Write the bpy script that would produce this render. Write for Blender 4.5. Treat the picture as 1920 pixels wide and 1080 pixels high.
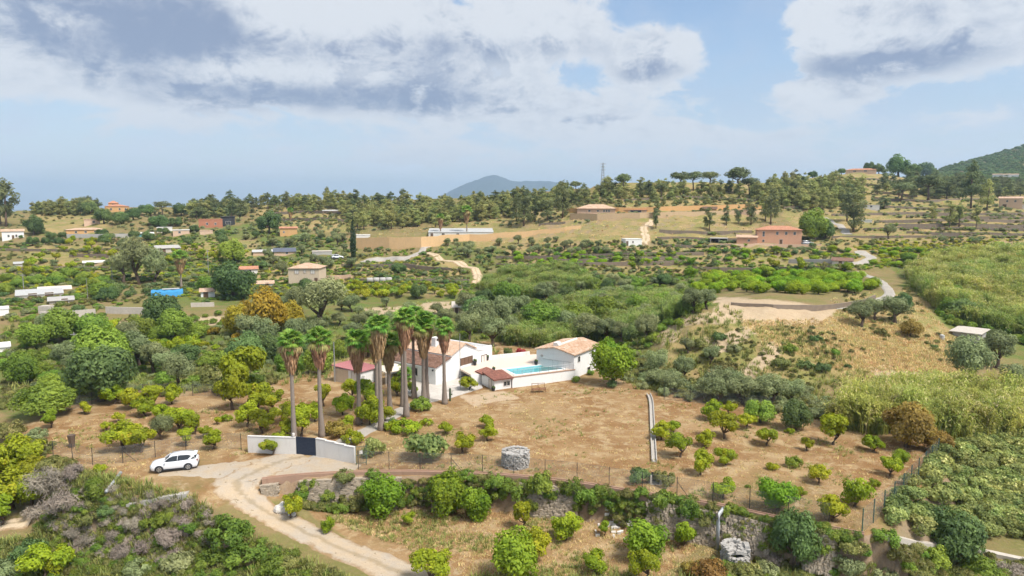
import bpy, math, random
import numpy as np
from mathutils import Vector, Matrix
random.seed(7); RNG = np.random.default_rng(11)
S = bpy.context.scene
for o in list(bpy.data.objects): bpy.data.objects.remove(o)
COL = S.collection
R = math.radians
# ------------------------------------------------------------------ camera
F = 1297.0; CAMZ = 26.0; TH = math.atan((540-385)/F); CT, ST = math.cos(TH), math.sin(TH)
cd = bpy.data.cameras.new('camera'); cam = bpy.data.objects.new('camera', cd); COL.objects.link(cam)
cam.location = (0, 0, CAMZ); cam.rotation_euler = (math.pi/2-TH, 0, 0)
cd.sensor_width = 36; cd.lens = F/1920*36; cd.clip_start = 0.5; cd.clip_end = 60000
S.camera = cam
# ------------------------------------------------------------------ render settings / exposure
S.render.engine = 'CYCLES'
S.cycles.use_denoising = True
S.cycles.max_bounces = 5; S.cycles.diffuse_bounces = 3; S.cycles.glossy_bounces = 2; S.cycles.transmission_bounces = 3
S.cycles.volume_bounces = 0; S.cycles.transparent_max_bounces = 6
S.cycles.use_adaptive_sampling = True; S.cycles.adaptive_threshold = 0.03
S.view_settings.view_transform = 'Standard'; S.view_settings.look = 'None'
S.view_settings.exposure = 1.08; S.view_settings.gamma = 1
# ------------------------------------------------------------------ sun
SUN_EL, SUN_AZ = R(56), R(128)           # azimuth from +Y towards +X
sl = bpy.data.lights.new('sun', 'SUN'); sl.energy = 2.8; sl.angle = R(18); sl.color = (1, .955, .89)
sun = bpy.data.objects.new('sun', sl); COL.objects.link(sun)
sd = Vector((math.sin(SUN_AZ)*math.cos(SUN_EL), math.cos(SUN_AZ)*math.cos(SUN_EL), math.sin(SUN_EL)))
sun.rotation_euler = sd.to_track_quat('Z', 'Y').to_euler(); sun.location = (60, -60, 120)
# ------------------------------------------------------------------ sky
W = bpy.data.worlds.new('World'); S.world = W; W.use_nodes = True
W.cycles.sampling_method = 'MANUAL'; W.cycles.sample_map_resolution = 256
def azel(px, py): return math.degrees(math.atan((px-960)/F)), math.degrees(math.atan((540-py)/F)-TH)
class NB:                                 # small node-expression builder
    def __init__(s, nt): s.nt = nt; s.N = nt.nodes; s.L = nt.links
    def link(s, v, sock):
        if hasattr(v, 'is_output') or isinstance(v, bpy.types.NodeSocket): s.L.new(v, sock)
        else: sock.default_value = v
    def m(s, op, a, b=None, c=None, clamp=False):
        n = s.N.new('ShaderNodeMath'); n.operation = op; n.use_clamp = clamp
        s.link(a, n.inputs[0])
        if b is not None: s.link(b, n.inputs[1])
        if c is not None: s.link(c, n.inputs[2])
        return n.outputs[0]
    def v(s, op, a, b=None):
        n = s.N.new('ShaderNodeVectorMath'); n.operation = op; s.link(a, n.inputs[0])
        if b is not None: s.link(b, n.inputs[1])
        return n.outputs[0]
    def xyz(s, x, y, z):
        n = s.N.new('ShaderNodeCombineXYZ'); s.link(x, n.inputs[0]); s.link(y, n.inputs[1]); s.link(z, n.inputs[2]); return n.outputs[0]
    def sep(s, v):
        n = s.N.new('ShaderNodeSeparateXYZ'); s.link(v, n.inputs[0]); return n.outputs
    def noise(s, vec, scale, detail=4, rough=.55, lac=2.0, dist=0.0):
        n = s.N.new('ShaderNodeTexNoise'); n.inputs['Scale'].default_value = scale; n.inputs['Detail'].default_value = detail
        n.inputs['Roughness'].default_value = rough; n.inputs['Lacunarity'].default_value = lac; n.inputs['Distortion'].default_value = dist
        if vec is not None: s.L.new(vec, n.inputs['Vector'])
        return n.outputs[0]
    def step(s, v, a, b):                 # smoothstep
        n = s.N.new('ShaderNodeMapRange'); n.interpolation_type = 'SMOOTHSTEP'; s.link(v, n.inputs[0])
        n.inputs[1].default_value = a; n.inputs[2].default_value = b; return n.outputs[0]
    def mix(s, f, a, b, mode='MIX'):
        n = s.N.new('ShaderNodeMix'); n.data_type = 'RGBA'; n.blend_type = mode
        s.link(f, n.inputs[0])
        for v, k in ((a, 6), (b, 7)):
            if isinstance(v, (tuple, list)): n.inputs[k].default_value = (*v[:3], 1)
            else: s.L.new(v, n.inputs[k])
        return n.outputs[2]
def sky():
    b = NB(W.node_tree); b.N.clear()
    out = b.N.new('ShaderNodeOutputWorld'); bg = b.N.new('ShaderNodeBackground'); b.L.new(bg.outputs[0], out.inputs[0])
    st = b.N.new('ShaderNodeTexSky'); st.sky_type = 'NISHITA'; st.sun_disc = False
    st.sun_elevation = SUN_EL; st.sun_rotation = SUN_AZ; st.air_density = 1.0; st.dust_density = 1.6; st.ozone_density = 1.3
    tc = b.N.new('ShaderNodeTexCoord'); x, y, z = b.sep(tc.outputs['Generated'])
    az = b.m('MULTIPLY', b.m('ARCTAN2', x, y), 57.2958)
    el = b.m('MULTIPLY', b.m('ARCSINE', z), 57.2958)
    def noises(dy):
        e2 = b.m('ADD', el, dy) if dy else el
        # clouds flatten towards the horizon
        ez = b.m('MULTIPLY', b.m('LOGARITHM', b.m('ADD', b.m('MAXIMUM', e2, 0.0), 5.0), 2.718), 15.0)
        p = b.xyz(b.m('MULTIPLY', az, 0.62), ez, b.m('MULTIPLY', b.m('COSINE', b.m('MULTIPLY', az, .01745)), 6.0))
        n1 = b.noise(p, 0.115, 5 if not dy else 3, .56, 2.1, 0.35 if not dy else 0)
        return n1, p
    def blobs(L, e2):
        tot = 0.0; ae = b.xyz(az, e2, 0.0)
        for (px, py, sx, sy, wgt) in L:
            a0, e0 = azel(px, py); s1 = F/sx/57.3; s2 = F/sy/57.3
            n = b.N.new('ShaderNodeVectorMath'); n.operation = 'MULTIPLY_ADD'; b.L.new(ae, n.inputs[0]); n.inputs[1].default_value = (s1, s2, 0); n.inputs[2].default_value = (-a0*s1, -e0*s2, 0)
            d = b.N.new('ShaderNodeVectorMath'); d.operation = 'DOT_PRODUCT'; b.L.new(n.outputs[0], d.inputs[0]); b.L.new(n.outputs[0], d.inputs[1])
            tot = b.m('MULTIPLY_ADD', b.m('POWER', .36788, d.outputs['Value']), wgt, tot)
        return tot
    COVER = [(380,70,430,150,0.42),(90,60,150,110,0.25),(600,185,300,45,0.30),(720,60,200,80,0.30),(990,55,150,55,0.30),(880,195,130,30,0.20),(120,160,200,30,0.31),
             (1225,115,105,48,0.36),(1650,85,190,70,0.52),(1510,60,80,60,0.25),(1530,200,90,22,0.27),(1100,235,110,26,0.27),(1270,250,70,14,0.20),(1850,20,120,45,0.22),(1240,15,90,36,-0.40),(1110,150,60,40,-0.10),(1380,60,80,90,-0.35),(880,10,35,18,-0.30),(1180,300,330,26,0.22),(200,290,420,70,-0.20),(1750,300,150,70,-0.06),(1110,225,200,34,0.24),(1260,250,70,16,0.24),(1820,245,110,26,0.20),(1020,185,110,18,0.20),(1080,140,50,34,-0.22),(1165,45,36,50,-0.20),(1390,150,70,120,-0.20),(1760,215,160,30,-0.12),(1400,235,60,30,-0.10),(1370,265,50,12,0.27),(1530,195,60,24,0.24),(1470,262,40,10,0.20)]
    DARK = [(200,70,190,70,.9),(420,110,240,60,.75),(620,190,230,26,.95),(790,165,90,40,.5),(60,115,120,30,.4),(1610,150,140,24,1.3),(1650,60,90,30,.35),(1200,142,90,16,.6),(990,90,110,18,.45),(760,90,140,30,.45),(1850,5,110,26,.4),(520,30,70,40,-.5),(650,60,130,30,-.5),(470,150,110,24,-.7),(170,95,60,26,-.8),(40,80,50,60,-.6),(690,140,60,22,-.5)]
    n1, p = noises(0)
    n1u, pu = noises(1.3)
    fine0 = b.noise(p, 0.36, 6, .62, 2.15, 0.3); fine = b.m('SUBTRACT', 1.0, b.m('MULTIPLY', b.m('ABSOLUTE', b.m('SUBTRACT', fine0, .5)), 3.2)); fine = b.m('ADD', b.m('ADD', b.m('MULTIPLY', fine, .32), b.m('MULTIPLY', fine0, .40)), b.m('MULTIPLY', b.noise(p, 1.15, 4, .65, 2.1, .2), .28))
    cov = b.m('ADD', b.m('ADD', b.m('MULTIPLY', n1, 1.05), b.m('MULTIPLY', fine, .95)), blobs(COVER, el))
    cov = b.m('ADD', cov, b.m('MULTIPLY', b.step(el, 14.0, 32.0), .16)); dens = b.m('SUBTRACT', cov, 1.10)
    alpha = b.step(dens, -0.03, 0.17)
    # light from above: where there is more cloud above than here, it is shaded
    shade = b.m('MULTIPLY', b.m('SUBTRACT', n1u, n1), 2.2)
    dk = b.m('ADD', b.m('ADD', blobs(DARK, el), b.m('MULTIPLY', b.m('SUBTRACT', .58, fine), 3.1)), b.m('MULTIPLY', b.m('SUBTRACT', n1, .5), 1.0))
    dk = b.m('ADD', dk, shade)
    dk = b.step(dk, -0.25, 1.0)
    dk = b.m('MULTIPLY', dk, b.step(dens, 0.02, 0.32))
    ccol = b.mix(dk, (0.375, 0.387, 0.407), (0.130, 0.16, 0.23))
    # thin veil everywhere, thicker low down
    veil = b.m('ADD', b.m('MULTIPLY', b.m('SUBTRACT', 1.0, b.step(el, 1.0, 15.0)), .58), b.m('MULTIPLY', b.step(b.noise(p, .25, 4, .62), .38, .68), .34))
    skyc = b.v('SCALE', st.outputs[0]); skyc.node.inputs[3].default_value = 0.084
    vcol = b.mix(b.step(el, 0.5, 9.0), (0.42, 0.445, 0.49), (0.25, 0.295, 0.375)); base = b.mix(veil, skyc, vcol)
    col = b.mix(b.m('MULTIPLY', alpha, .96), base, ccol)
    b.L.new(col, bg.inputs[0]); bg.inputs[1].default_value = 1.0
sky()
# ------------------------------------------------------------------ mesh / object helpers
class MB:
    def __init__(s): s.v = []; s.f = []; s.mi = []; s.cur = 0
    def add(s, vs, fs):
        n = len(s.v); s.v += [tuple(v) for v in vs]; s.f += [tuple(i+n for i in f) for f in fs]; s.mi += [s.cur]*len(fs); return s
    def box(s, c, d, rz=0.0, top=1.0):
        hx, hy, hz = d[0]/2, d[1]/2, d[2]/2; cz, sz = math.cos(rz), math.sin(rz); V = []
        for k in (-1, 1):
            t = top if k > 0 else 1
            for (a, b_) in ((-1,-1),(1,-1),(1,1),(-1,1)):
                x, y = a*hx*t, b_*hy*t; V.append((c[0]+x*cz-y*sz, c[1]+x*sz+y*cz, c[2]+k*hz))
        return s.add(V, [(0,3,2,1),(4,5,6,7),(0,1,5,4),(1,2,6,5),(2,3,7,6),(3,0,4,7)])
    def prism(s, poly, z0, z1):
        n = len(poly); V = [(p[0],p[1],z0) for p in poly]+[(p[0],p[1],z1) for p in poly]
        return s.add(V, [tuple(range(n))[::-1], tuple(range(n,2*n))]+[(i,(i+1)%n,n+(i+1)%n,n+i) for i in range(n)])
    def tube(s, pts, rad, n=6, caps=True):
        pts = [Vector(p) for p in pts]; rad = rad if isinstance(rad, (list, tuple)) else [rad]*len(pts); V = []; fs = []
        for i, p in enumerate(pts):
            d = (pts[min(i+1,len(pts)-1)]-pts[max(i-1,0)]).normalized()
            a = d.cross(Vector((0,0,1)) if abs(d.z) < .9 else Vector((1,0,0))).normalized(); b_ = d.cross(a)
            for k in range(n):
                t = 2*math.pi*k/n; V.append(p+(a*math.cos(t)+b_*math.sin(t))*rad[i])
        for i in range(len(pts)-1):
            for k in range(n):
                k2 = (k+1)%n; fs.append((i*n+k, i*n+k2, (i+1)*n+k2, (i+1)*n+k))
        if caps: fs.append(tuple(range(n))[::-1]); fs.append(tuple(range((len(pts)-1)*n, len(pts)*n)))
        return s.add(V, fs)
    def mesh(s, name, mats, smooth=False):
        me = bpy.data.meshes.new(name); me.from_pydata(s.v, [], s.f)
        for m_ in (mats if isinstance(mats, (list, tuple)) else [mats]): me.materials.append(m_)
        if any(s.mi): me.polygons.foreach_set('material_index', s.mi)
        if smooth: me.polygons.foreach_set('use_smooth', [True]*len(me.polygons))
        me.update(); return me
    def build(s, name, mats, parent=None, smooth=False):
        return put(name, s.mesh(name, mats, smooth), parent)
def put(name, me, parent=None, loc=None, rz=0.0, sc=None):
    o = bpy.data.objects.new(name, me); COL.objects.link(o)
    if parent is not None: o.parent = parent
    if loc is not None: o.location = loc
    if rz: o.rotation_euler = (0, 0, rz)
    if sc is not None: o.scale = sc if isinstance(sc, (tuple, list)) else (sc,)*3
    return o
def tag(o, label=None, cat=None, group=None, kind=None):
    if label: o['label'] = label
    if cat: o['category'] = cat
    if group: o['group'] = group
    if kind: o['kind'] = kind
    return o
def thing(name, label, cat, loc=(0,0,0), rz=0.0, group=None):
    o = bpy.data.objects.new(name, None); COL.objects.link(o); o.location = loc; o.rotation_euler = (0, 0, rz); o.empty_display_size = .3; o['kind'] = 'thing'
    return tag(o, label, cat, group)
def npmesh(name, V, Fq, mats, smooth=False, cols=None):
    """V (n,3), Fq (m,4) numpy quads"""
    me = bpy.data.meshes.new(name); n, m_ = len(V), len(Fq); k = Fq.shape[1]
    me.vertices.add(n); me.vertices.foreach_set('co', np.asarray(V, np.float32).ravel())
    me.loops.add(m_*k); me.loops.foreach_set('vertex_index', np.asarray(Fq, np.int32).ravel())
    me.polygons.add(m_); me.polygons.foreach_set('loop_start', np.arange(0, m_*k, k, dtype=np.int32))
    try: me.polygons.foreach_set('loop_total', np.full(m_, k, np.int32))
    except Exception: pass
    if smooth: me.polygons.foreach_set('use_smooth', np.ones(m_, bool))
    for mt in (mats if isinstance(mats, (list, tuple)) else [mats]): me.materials.append(mt)
    me.update(calc_edges=True)
    if cols is not None:
        for nm, arr in cols.items():
            at_ = me.attributes.new(nm, 'FLOAT_COLOR' if arr.ndim == 2 else 'FLOAT', 'POINT')
            at_.data.foreach_set('color' if arr.ndim == 2 else 'value', np.asarray(arr, np.float32).ravel())
    return me
# ------------------------------------------------------------------ materials
MATS = {}
LEAFK = 2.0
def newmat(name):
    m_ = bpy.data.materials.new(name); m_.use_nodes = True; MATS[name] = m_
    b = NB(m_.node_tree); bs = b.N.get('Principled BSDF'); return m_, b, bs
def plain(name, col, rough=.8, var=.12, scale=1.5, metal=0.0, spec=.3, bump=0.0, obvar=0.0, stain=0.0):
    m_, b, bs = newmat(name)
    tc = b.N.new('ShaderNodeTexCoord'); n = b.noise(tc.outputs['Object'], scale, 6, .65)
    n2 = b.noise(tc.outputs['Object'], scale*.23, 3, .6)
    k = b.m('ADD', 1.0, b.m('MULTIPLY', b.m('SUBTRACT', b.m('ADD', b.m('MULTIPLY', n, .6), b.m('MULTIPLY', n2, .4)), .5), var*4))
    if obvar:
        oi = b.N.new('ShaderNodeObjectInfo'); k = b.m('MULTIPLY', k, b.m('ADD', 1-obvar, b.m('MULTIPLY', oi.outputs['Random'], 2*obvar)))
    c = b.v('SCALE', (col[0], col[1], col[2])); b.L.new(k, c.node.inputs[3])
    if stain:
        g = b.v('MULTIPLY', tc.outputs['Object'], (1.3, 1.3, .22)); s_ = b.step(b.noise(g, 2.2, 5, .7), .5, .78)
        c = b.mix(b.m('MULTIPLY', s_, stain), c, (col[0]*.45, col[1]*.42, col[2]*.38))
    b.L.new(c, bs.inputs['Base Color']); bs.inputs['Roughness'].default_value = rough; bs.inputs['Metallic'].default_value = metal
    bs.inputs['Specular IOR Level'].default_value = spec
    if bump:
        bp = b.N.new('ShaderNodeBump'); bp.inputs['Strength'].default_value = bump; bp.inputs['Distance'].default_value = .05
        b.L.new(n, bp.inputs['Height']); b.L.new(bp.outputs[0], bs.inputs['Normal'])
    return m_
def leafmat(name, c1, c2, c3=None, var=.22, trans=.35, rough=.6):
    """foliage: colour per leaf (attribute 'lf') and per plant (object random)"""
    m_, b, bs = newmat(name); b.N.remove(bs)
    at_ = b.N.new('ShaderNodeAttribute'); at_.attribute_name = 'lf'; at_.attribute_type = 'GEOMETRY'
    oi = b.N.new('ShaderNodeObjectInfo')
    c = b.mix(at_.outputs['Fac'], c1, c2)
    if c3: c = b.mix(b.step(at_.outputs['Fac'], .86, .93), c, c3)
    hs = b.N.new('ShaderNodeHueSaturation'); b.L.new(c, hs.inputs['Color'])
    b.L.new(b.m('ADD', .5-.022, b.m('MULTIPLY', oi.outputs['Random'], .044)), hs.inputs['Hue'])
    r2 = b.m('FRACT', b.m('MULTIPLY', oi.outputs['Random'], 17.3))
    b.L.new(b.m('MULTIPLY', LEAFK, b.m('ADD', 1-var, b.m('MULTIPLY', r2, 2*var))), hs.inputs['Value'])
    df = b.N.new('ShaderNodeBsdfPrincipled'); tr = b.N.new('ShaderNodeBsdfTranslucent'); mx = b.N.new('ShaderNodeMixShader')
    df.inputs['Roughness'].default_value = rough; df.inputs['Specular IOR Level'].default_value = .2
    b.L.new(hs.outputs[0], df.inputs['Base Color']); b.L.new(hs.outputs[0], tr.inputs[0]); mx.inputs[0].default_value = trans
    b.L.new(df.outputs[0], mx.inputs[1]); b.L.new(tr.outputs[0], mx.inputs[2])
    b.L.new(mx.outputs[0], b.N.get('Material Output').inputs[0]); return m_
# ------------------------------------------------------------------ projection and terrain
def P(px, py, D):
    xc, yc = (px-960)/F, -(py-540)/F
    return Vector((xc*D, D*(CT+yc*ST), CAMZ+D*(yc*CT-ST)))
def at(px, py, z=0.0):
    yc = -(py-540)/F; D = (z-CAMZ)/(yc*CT-ST); return P(px, py, D)
def proj(X, Y, Z):
    d = Y*CT-(Z-CAMZ)*ST; u = Y*ST+(Z-CAMZ)*CT
    return 960+F*X/d, 540-F*u/d, d
def vnoise(x, y, seed=0):
    xi, yi = np.floor(x), np.floor(y); fx, fy = x-xi, y-yi; fx = fx*fx*(3-2*fx); fy = fy*fy*(3-2*fy)
    def h(a, b_):
        v = np.sin(a*127.1+b_*311.7+seed*74.7)*43758.5453; return v-np.floor(v)
    return (h(xi,yi)*(1-fx)+h(xi+1,yi)*fx)*(1-fy)+(h(xi,yi+1)*(1-fx)+h(xi+1,yi+1)*fx)*fy
def fbm(x, y, o=4, seed=0):
    t = 0; a = .5
    for i in range(o): t = t+a*(vnoise(x, y, seed+i)-.5); x, y, a = x*2.03, y*2.03, a*.5
    return t
PROF = {
 -600: [(30,-9),(55,-7),(75,-3),(90,-1),(120,-2),(165,0),(220,3),(330,12),(450,20),(700,18),(1200,0),(15000,-60)],
 0:   [(30,-8),(45,-7),(55,-6),(65,-3.6),(75,-1.5),(85,-.3),(95,-.5),(105,-2),(120,-2.4),(140,-1),(165,.3),(190,1.2),(220,3),(260,7),(330,12.5),(400,18.5),(450,22),(600,18),(900,0),(15000,-60)],
 250: [(30,-7),(45,-6.5),(55,-5),(62,-2.8),(68,-.8),(72,0),(95,0),(102,-1.5),(115,-3),(130,-2),(150,-.4),(165,.6),(190,1.2),(220,3.2),(260,7),(330,12.5),(400,19.5),(460,24.5),(600,20),(900,0),(15000,-60)],
 480: [(30,-4),(45,-4),(55,-3.6),(66,-1.5),(74,0),(100,0),(112,-2),(130,-3),(150,-1.4),(170,.2),(200,.6),(230,1.2),(270,5),(330,12),(400,19),(480,27),(600,25),(900,0),(15000,-60)],
 720: [(30,-3.4),(60,-3.1),(66,-3),(74,-.5),(100,0),(110,0),(122,-3),(145,-4),(165,-2),(200,0),(240,2.5),(290,8),(310,12.5),(350,16),(420,24),(500,30),(650,28),(900,0),(15000,-60)],
 960: [(30,-3.4),(60,-3.1),(66,-3),(74,-.5),(100,0),(112,0),(122,-3.4),(140,-4),(160,-3),(200,0),(250,5),(300,11),(350,19),(420,28),(500,33),(700,25),(1000,0),(15000,-60)],
 1150:[(30,-3.4),(60,-3.2),(66,-3),(74,-.5),(100,0),(108,-.5),(117,-3),(140,-4),(160,-2),(190,1),(230,5),(270,11),(300,16),(325,23.5),(380,32),(430,39.5),(500,41),(700,35),(1100,0),(15000,-60)],
 1300:[(30,-3.6),(55,-3.4),(62,-3),(70,-1),(90,0),(97,-.6),(104,-2.6),(111,-2.4),(119,1.5),(127,6.2),(145,5.4),(165,2.5),(185,1.6),(210,2.5),(240,6),(275,11),(300,16),(330,23.5),(390,34),(440,40.5),(520,42),(1100,0),(15000,-60)],
 1450:[(30,-4),(55,-3.6),(62,-3),(70,-1),(90,0),(96,-1),(103,-3),(112,-1),(122,3),(133,6.3),(150,6.4),(165,5.2),(185,3.6),(205,3),(240,6.5),(272,10.6),(280,11),(310,17),(350,24),(420,35),(480,41.5),(560,44),(1100,10),(15000,-60)],
 1600:[(30,-5),(55,-4),(65,-2.5),(80,-.6),(90,-1.6),(99,-3),(108,-1.4),(118,1),(130,3),(145,4.8),(165,5),(190,5),(220,7),(260,11),(300,15.5),(350,24),(450,38),(560,54),(650,51),(1000,25),(15000,-60)],
 1750:[(30,-6),(60,-4.2),(75,-3.2),(85,-3),(100,-4),(115,-1),(130,2),(150,4.4),(175,4.8),(200,6),(240,9),(290,14),(340,22),(420,32),(520,42),(700,52),(1000,70),(1500,104),(2500,0),(15000,-60)],
 1840:[(30,-6),(55,-4.8),(75,-4),(100,-4.6),(118,-1.6),(140,1.4),(178,4.4),(210,6.6),(255,10),(310,16.5),(380,25.5),(470,33),(700,48),(1000,70),(1500,132),(2000,110),(3000,0),(15000,-60)],
 1920:[(30,-6),(55,-5),(75,-4.4),(100,-5),(120,-2),(150,1),(180,4),(220,7),(270,11),(330,19),(400,27.5),(500,34),(700,46),(1000,76),(1500,160),(2000,130),(3000,0),(15000,-60)],
 2400:[(30,-6),(75,-4.4),(100,-5),(150,1),(220,7),(330,19),(500,36),(700,60),(1000,110),(1500,230),(2000,180),(3500,0),(15000,-60)],
}
LN0, LN1, NS = math.log(28), math.log(15000), 900
_ls = np.linspace(LN0, LN1, NS)
_cols = sorted(PROF); _U = np.arange(-600, 2401, 25.0)
_tab = np.array([np.interp(_ls, [math.log(d) for d, z in PROF[c]], [z for d, z in PROF[c]]) for c in _cols])
_k = np.exp(-np.linspace(-2, 2, 9)**2); _k /= _k.sum()
_tab = np.array([np.convolve(np.pad(r_, 4, 'edge'), _k, 'valid') for r_ in _tab])
_T = np.array([[0.0]*NS]*len(_U))
for j in range(NS): _T[:, j] = np.interp(_U, _cols, _tab[:, j])
_k2 = np.exp(-np.linspace(-2, 2, 7)**2); _k2 /= _k2.sum()
_T = np.apply_along_axis(lambda c: np.convolve(np.pad(c, 3, 'edge'), _k2, 'valid'), 0, _T)
def bil(T, u, v):
    u = np.clip(u, 0, T.shape[0]-1.001); v = np.clip(v, 0, T.shape[1]-1.001); i = u.astype(int); j = v.astype(int); a, b_ = u-i, v-j
    return (T[i,j]*(1-a)+T[i+1,j]*a)*(1-b_)+(T[i,j+1]*(1-a)+T[i+1,j+1]*a)*b_
def poly_sd(X, Y, poly):
    """distance to polygon edges and inside test, vectorised"""
    d = np.full(X.shape, 1e9); ins = np.zeros(X.shape, bool); n = len(poly)
    for i in range(n):
        x0, y0 = poly[i]; x1, y1 = poly[(i+1) % n]; dx, dy = x1-x0, y1-y0
        t = np.clip(((X-x0)*dx+(Y-y0)*dy)/(dx*dx+dy*dy+1e-9), 0, 1); d = np.minimum(d, np.hypot(X-x0-t*dx, Y-y0-t*dy))
        c = ((y0 > Y) != (y1 > Y)) & (X < (x1-x0)*(Y-y0)/(y1-y0+1e-12)+x0); ins ^= c
    return d, ins
def line_d(X, Y, pts):
    """distance to polyline, and interpolated z of nearest point"""
    d = np.full(X.shape, 1e9); z = np.zeros(X.shape)
    for (x0, y0, z0), (x1, y1, z1) in zip(pts[:-1], pts[1:]):
        dx, dy = x1-x0, y1-y0; t = np.clip(((X-x0)*dx+(Y-y0)*dy)/(dx*dx+dy*dy+1e-9), 0, 1)
        e = np.hypot(X-x0-t*dx, Y-y0-t*dy); k = e < d; d = np.where(k, e, d); z = np.where(k, z0+t*(z1-z0), z)
    return d, z
def sstep(a, b_, x): t = np.clip((x-a)/(b_-a), 0, 1); return t*t*(3-2*t)
FRONT_PX = [(490,902),(560,894),(680,888),(820,888),(950,894),(1080,908),(1200,927),(1340,949),(1450,972),(1560,994),(1622,1006)]
REST_PX = [(1690,935),(1768,850),(1710,800),(1560,772),(1400,757),(1240,744),(1150,712),(1150,662),(1000,640),(860,640),(700,655),(600,690),(480,735),(250,735),(110,772),(62,802),(100,850),(190,897),(290,905),(400,917),(445,906)]
FRONT = [at(*p)[:] for p in FRONT_PX]; REST = [at(*p)[:] for p in REST_PX]
PLAT = [(p[0], p[1]) for p in FRONT+REST]
DRIVE = [at(850,1160,-3.3)[:], at(770,1085,-3.2)[:], at(640,1030,-3.0)[:], at(560,993,-2.5)[:], at(500,960,-1.7)[:], at(455,928,-.8)[:], at(445,903,-.15)[:], at(478,886,0)[:], at(560,862,0)[:]]
def H0(X, Y):
    X = np.asarray(X, float); Y = np.asarray(Y, float)
    u = 960+F*X/np.maximum(Y, 5); ln = np.log(np.maximum(Y, 28.5))
    z = bil(_T, (u+600)/25.0, (ln-LN0)/(LN1-LN0)*(NS-1))
    far = sstep(60, 400, Y)
    z = z+fbm(X*.035, Y*.035, 4, 3)*(1.1+2.6*far)+fbm(X*.3, Y*.3, 3, 9)*.35
    gl = sstep(1170, 1230, u)*(1-sstep(1540, 1640, u))*sstep(102, 110, Y)*(1-sstep(132, 142, Y))
    z = z+gl*(fbm(X*.10, Y*.05, 4, 77)*4.2+np.abs(fbm(X*.16, Y*.07, 3, 78))*-3.0+.5)
    # farming terraces on the slopes
    st = 1.7; q = (z+fbm(X*.012, Y*.012, 2, 21)*5)/st; fr = q-np.floor(q); zt = z+(sstep(.72, 1.0, fr)-fr)*st
    k = sstep(175, 215, Y)*(1-sstep(620, 760, Y)); k = k*np.clip(.35+1.6*(vnoise(X*.008, Y*.008, 5)), 0, 1)
    z = z+(zt-z)*k
    d, ins = poly_sd(X, Y, PLAT)
    df, _ = line_d(X, Y, FRONT)
    w = np.where(df < d+.6, 1.0, 5.0)
    m_ = np.where(ins, 1.0, 1-sstep(0.0, 1.0, d/w))
    z = z*(1-m_)+m_*(fbm(X*.11, Y*.11, 3, 31)*.35)
    # the lower terrace in front of the stone wall is flat too
    low = sstep(0, .6, (66-Y)/10)*sstep(560, 640, u)*(1-sstep(1330, 1480, u))*(1-m_)
    z = z*(1-low)+low*(-3.1+fbm(X*.15, Y*.15, 3, 41)*.45)
    dd, zd = line_d(X, Y, DRIVE); kd = 1-sstep(2.2, 5.0, dd);
    return z*(1-kd)+zd*kd
# terrain grid: columns fan out, rows grow with distance
GU = np.arange(-560, 2481, 8.0)
_r1 = np.exp(np.arange(math.log(36), math.log(760), .0052)); _r2 = np.exp(np.arange(math.log(760), math.log(14500), .035))
GY = np.concatenate([_r1, _r2]); GLN = np.log(GY)
_UU, _YY = np.meshgrid(GU, GY, indexing='ij'); _XX = (_UU-960)/F*_YY
GZ = H0(_XX, _YY)
def Hh(X, Y):
    X = np.asarray(X, float); Y = np.asarray(Y, float)
    u = (960+F*X/np.maximum(Y, 5)-GU[0])/8.0; v = np.interp(np.log(np.maximum(Y, 36.1)), GLN, np.arange(len(GLN)))
    return bil(GZ, u, v)
def Hz(x, y): return float(Hh(np.array([x]), np.array([y]))[0])
_D = np.exp(np.arange(math.log(42), math.log(2600), .003))
def hit(px, py, dmin=42.0):
    xc, yc = (px-960)/F, -(py-540)/F
    X, Y, Z = xc*_D, _D*(CT+yc*ST), CAMZ+_D*(yc*CT-ST)
    g = Z-Hh(X, Y); k = np.nonzero((g < 0) & (_D > dmin))[0]
    if len(k) == 0 or _D[k[0]] > 1900:
        i = int(np.argmin((g/_D)[_D < (1600 if px > 1760 else 640)])); return Vector((X[i], Y[i], Hz(X[i], Y[i])))
    i = k[0]
    if i == 0: return Vector((X[0], Y[0], Hz(X[0], Y[0])))
    t = g[i-1]/(g[i-1]-g[i]+1e-9); D = _D[i-1]+t*(_D[i]-_D[i-1]); p = P(px, py, D); p.z = Hz(p.x, p.y); return p
def ground(x, y, dz=0.0): return Vector((x, y, Hz(x, y)+dz))
# ------------------------------------------------------------------ the ground
def pix_zone(px, py, polys, soft=14):
    w = np.zeros(px.shape)
    for poly in polys:
        d, ins = poly_sd(px, py, poly); s = np.where(ins, 1.0, np.clip(1-d/soft, 0, 1)); w = np.maximum(w, s)
    return w
_px, _py, _ = proj(_XX, _YY, GZ)
_wx = fbm(_XX*.09, _YY*.09, 4, 55)*70*np.clip(90/_YY, .25, 1.2); _wy = fbm(_XX*.09+40, _YY*.09, 4, 66)*34*np.clip(90/_YY, .25, 1.2); _px, _py = _px+_wx, _py+_wy
_dp, _ip = poly_sd(_XX, _YY, PLAT)
Zf = np.where(_ip, 1.0, np.clip(1-_dp/2.5, 0, 1))
Zf = np.maximum(Zf, .85*pix_zone(_px, _py, [[(600,965),(1000,960),(1180,985),(1300,1020),(1200,1110),(780,1110),(700,1040)]], 25))
Zf = np.maximum(Zf, .7*pix_zone(_px, _py, [[(250,860),(420,850),(440,930),(380,960),(240,940)]], 20))
Zf = np.where(_YY < 220, Zf, 0)
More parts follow.
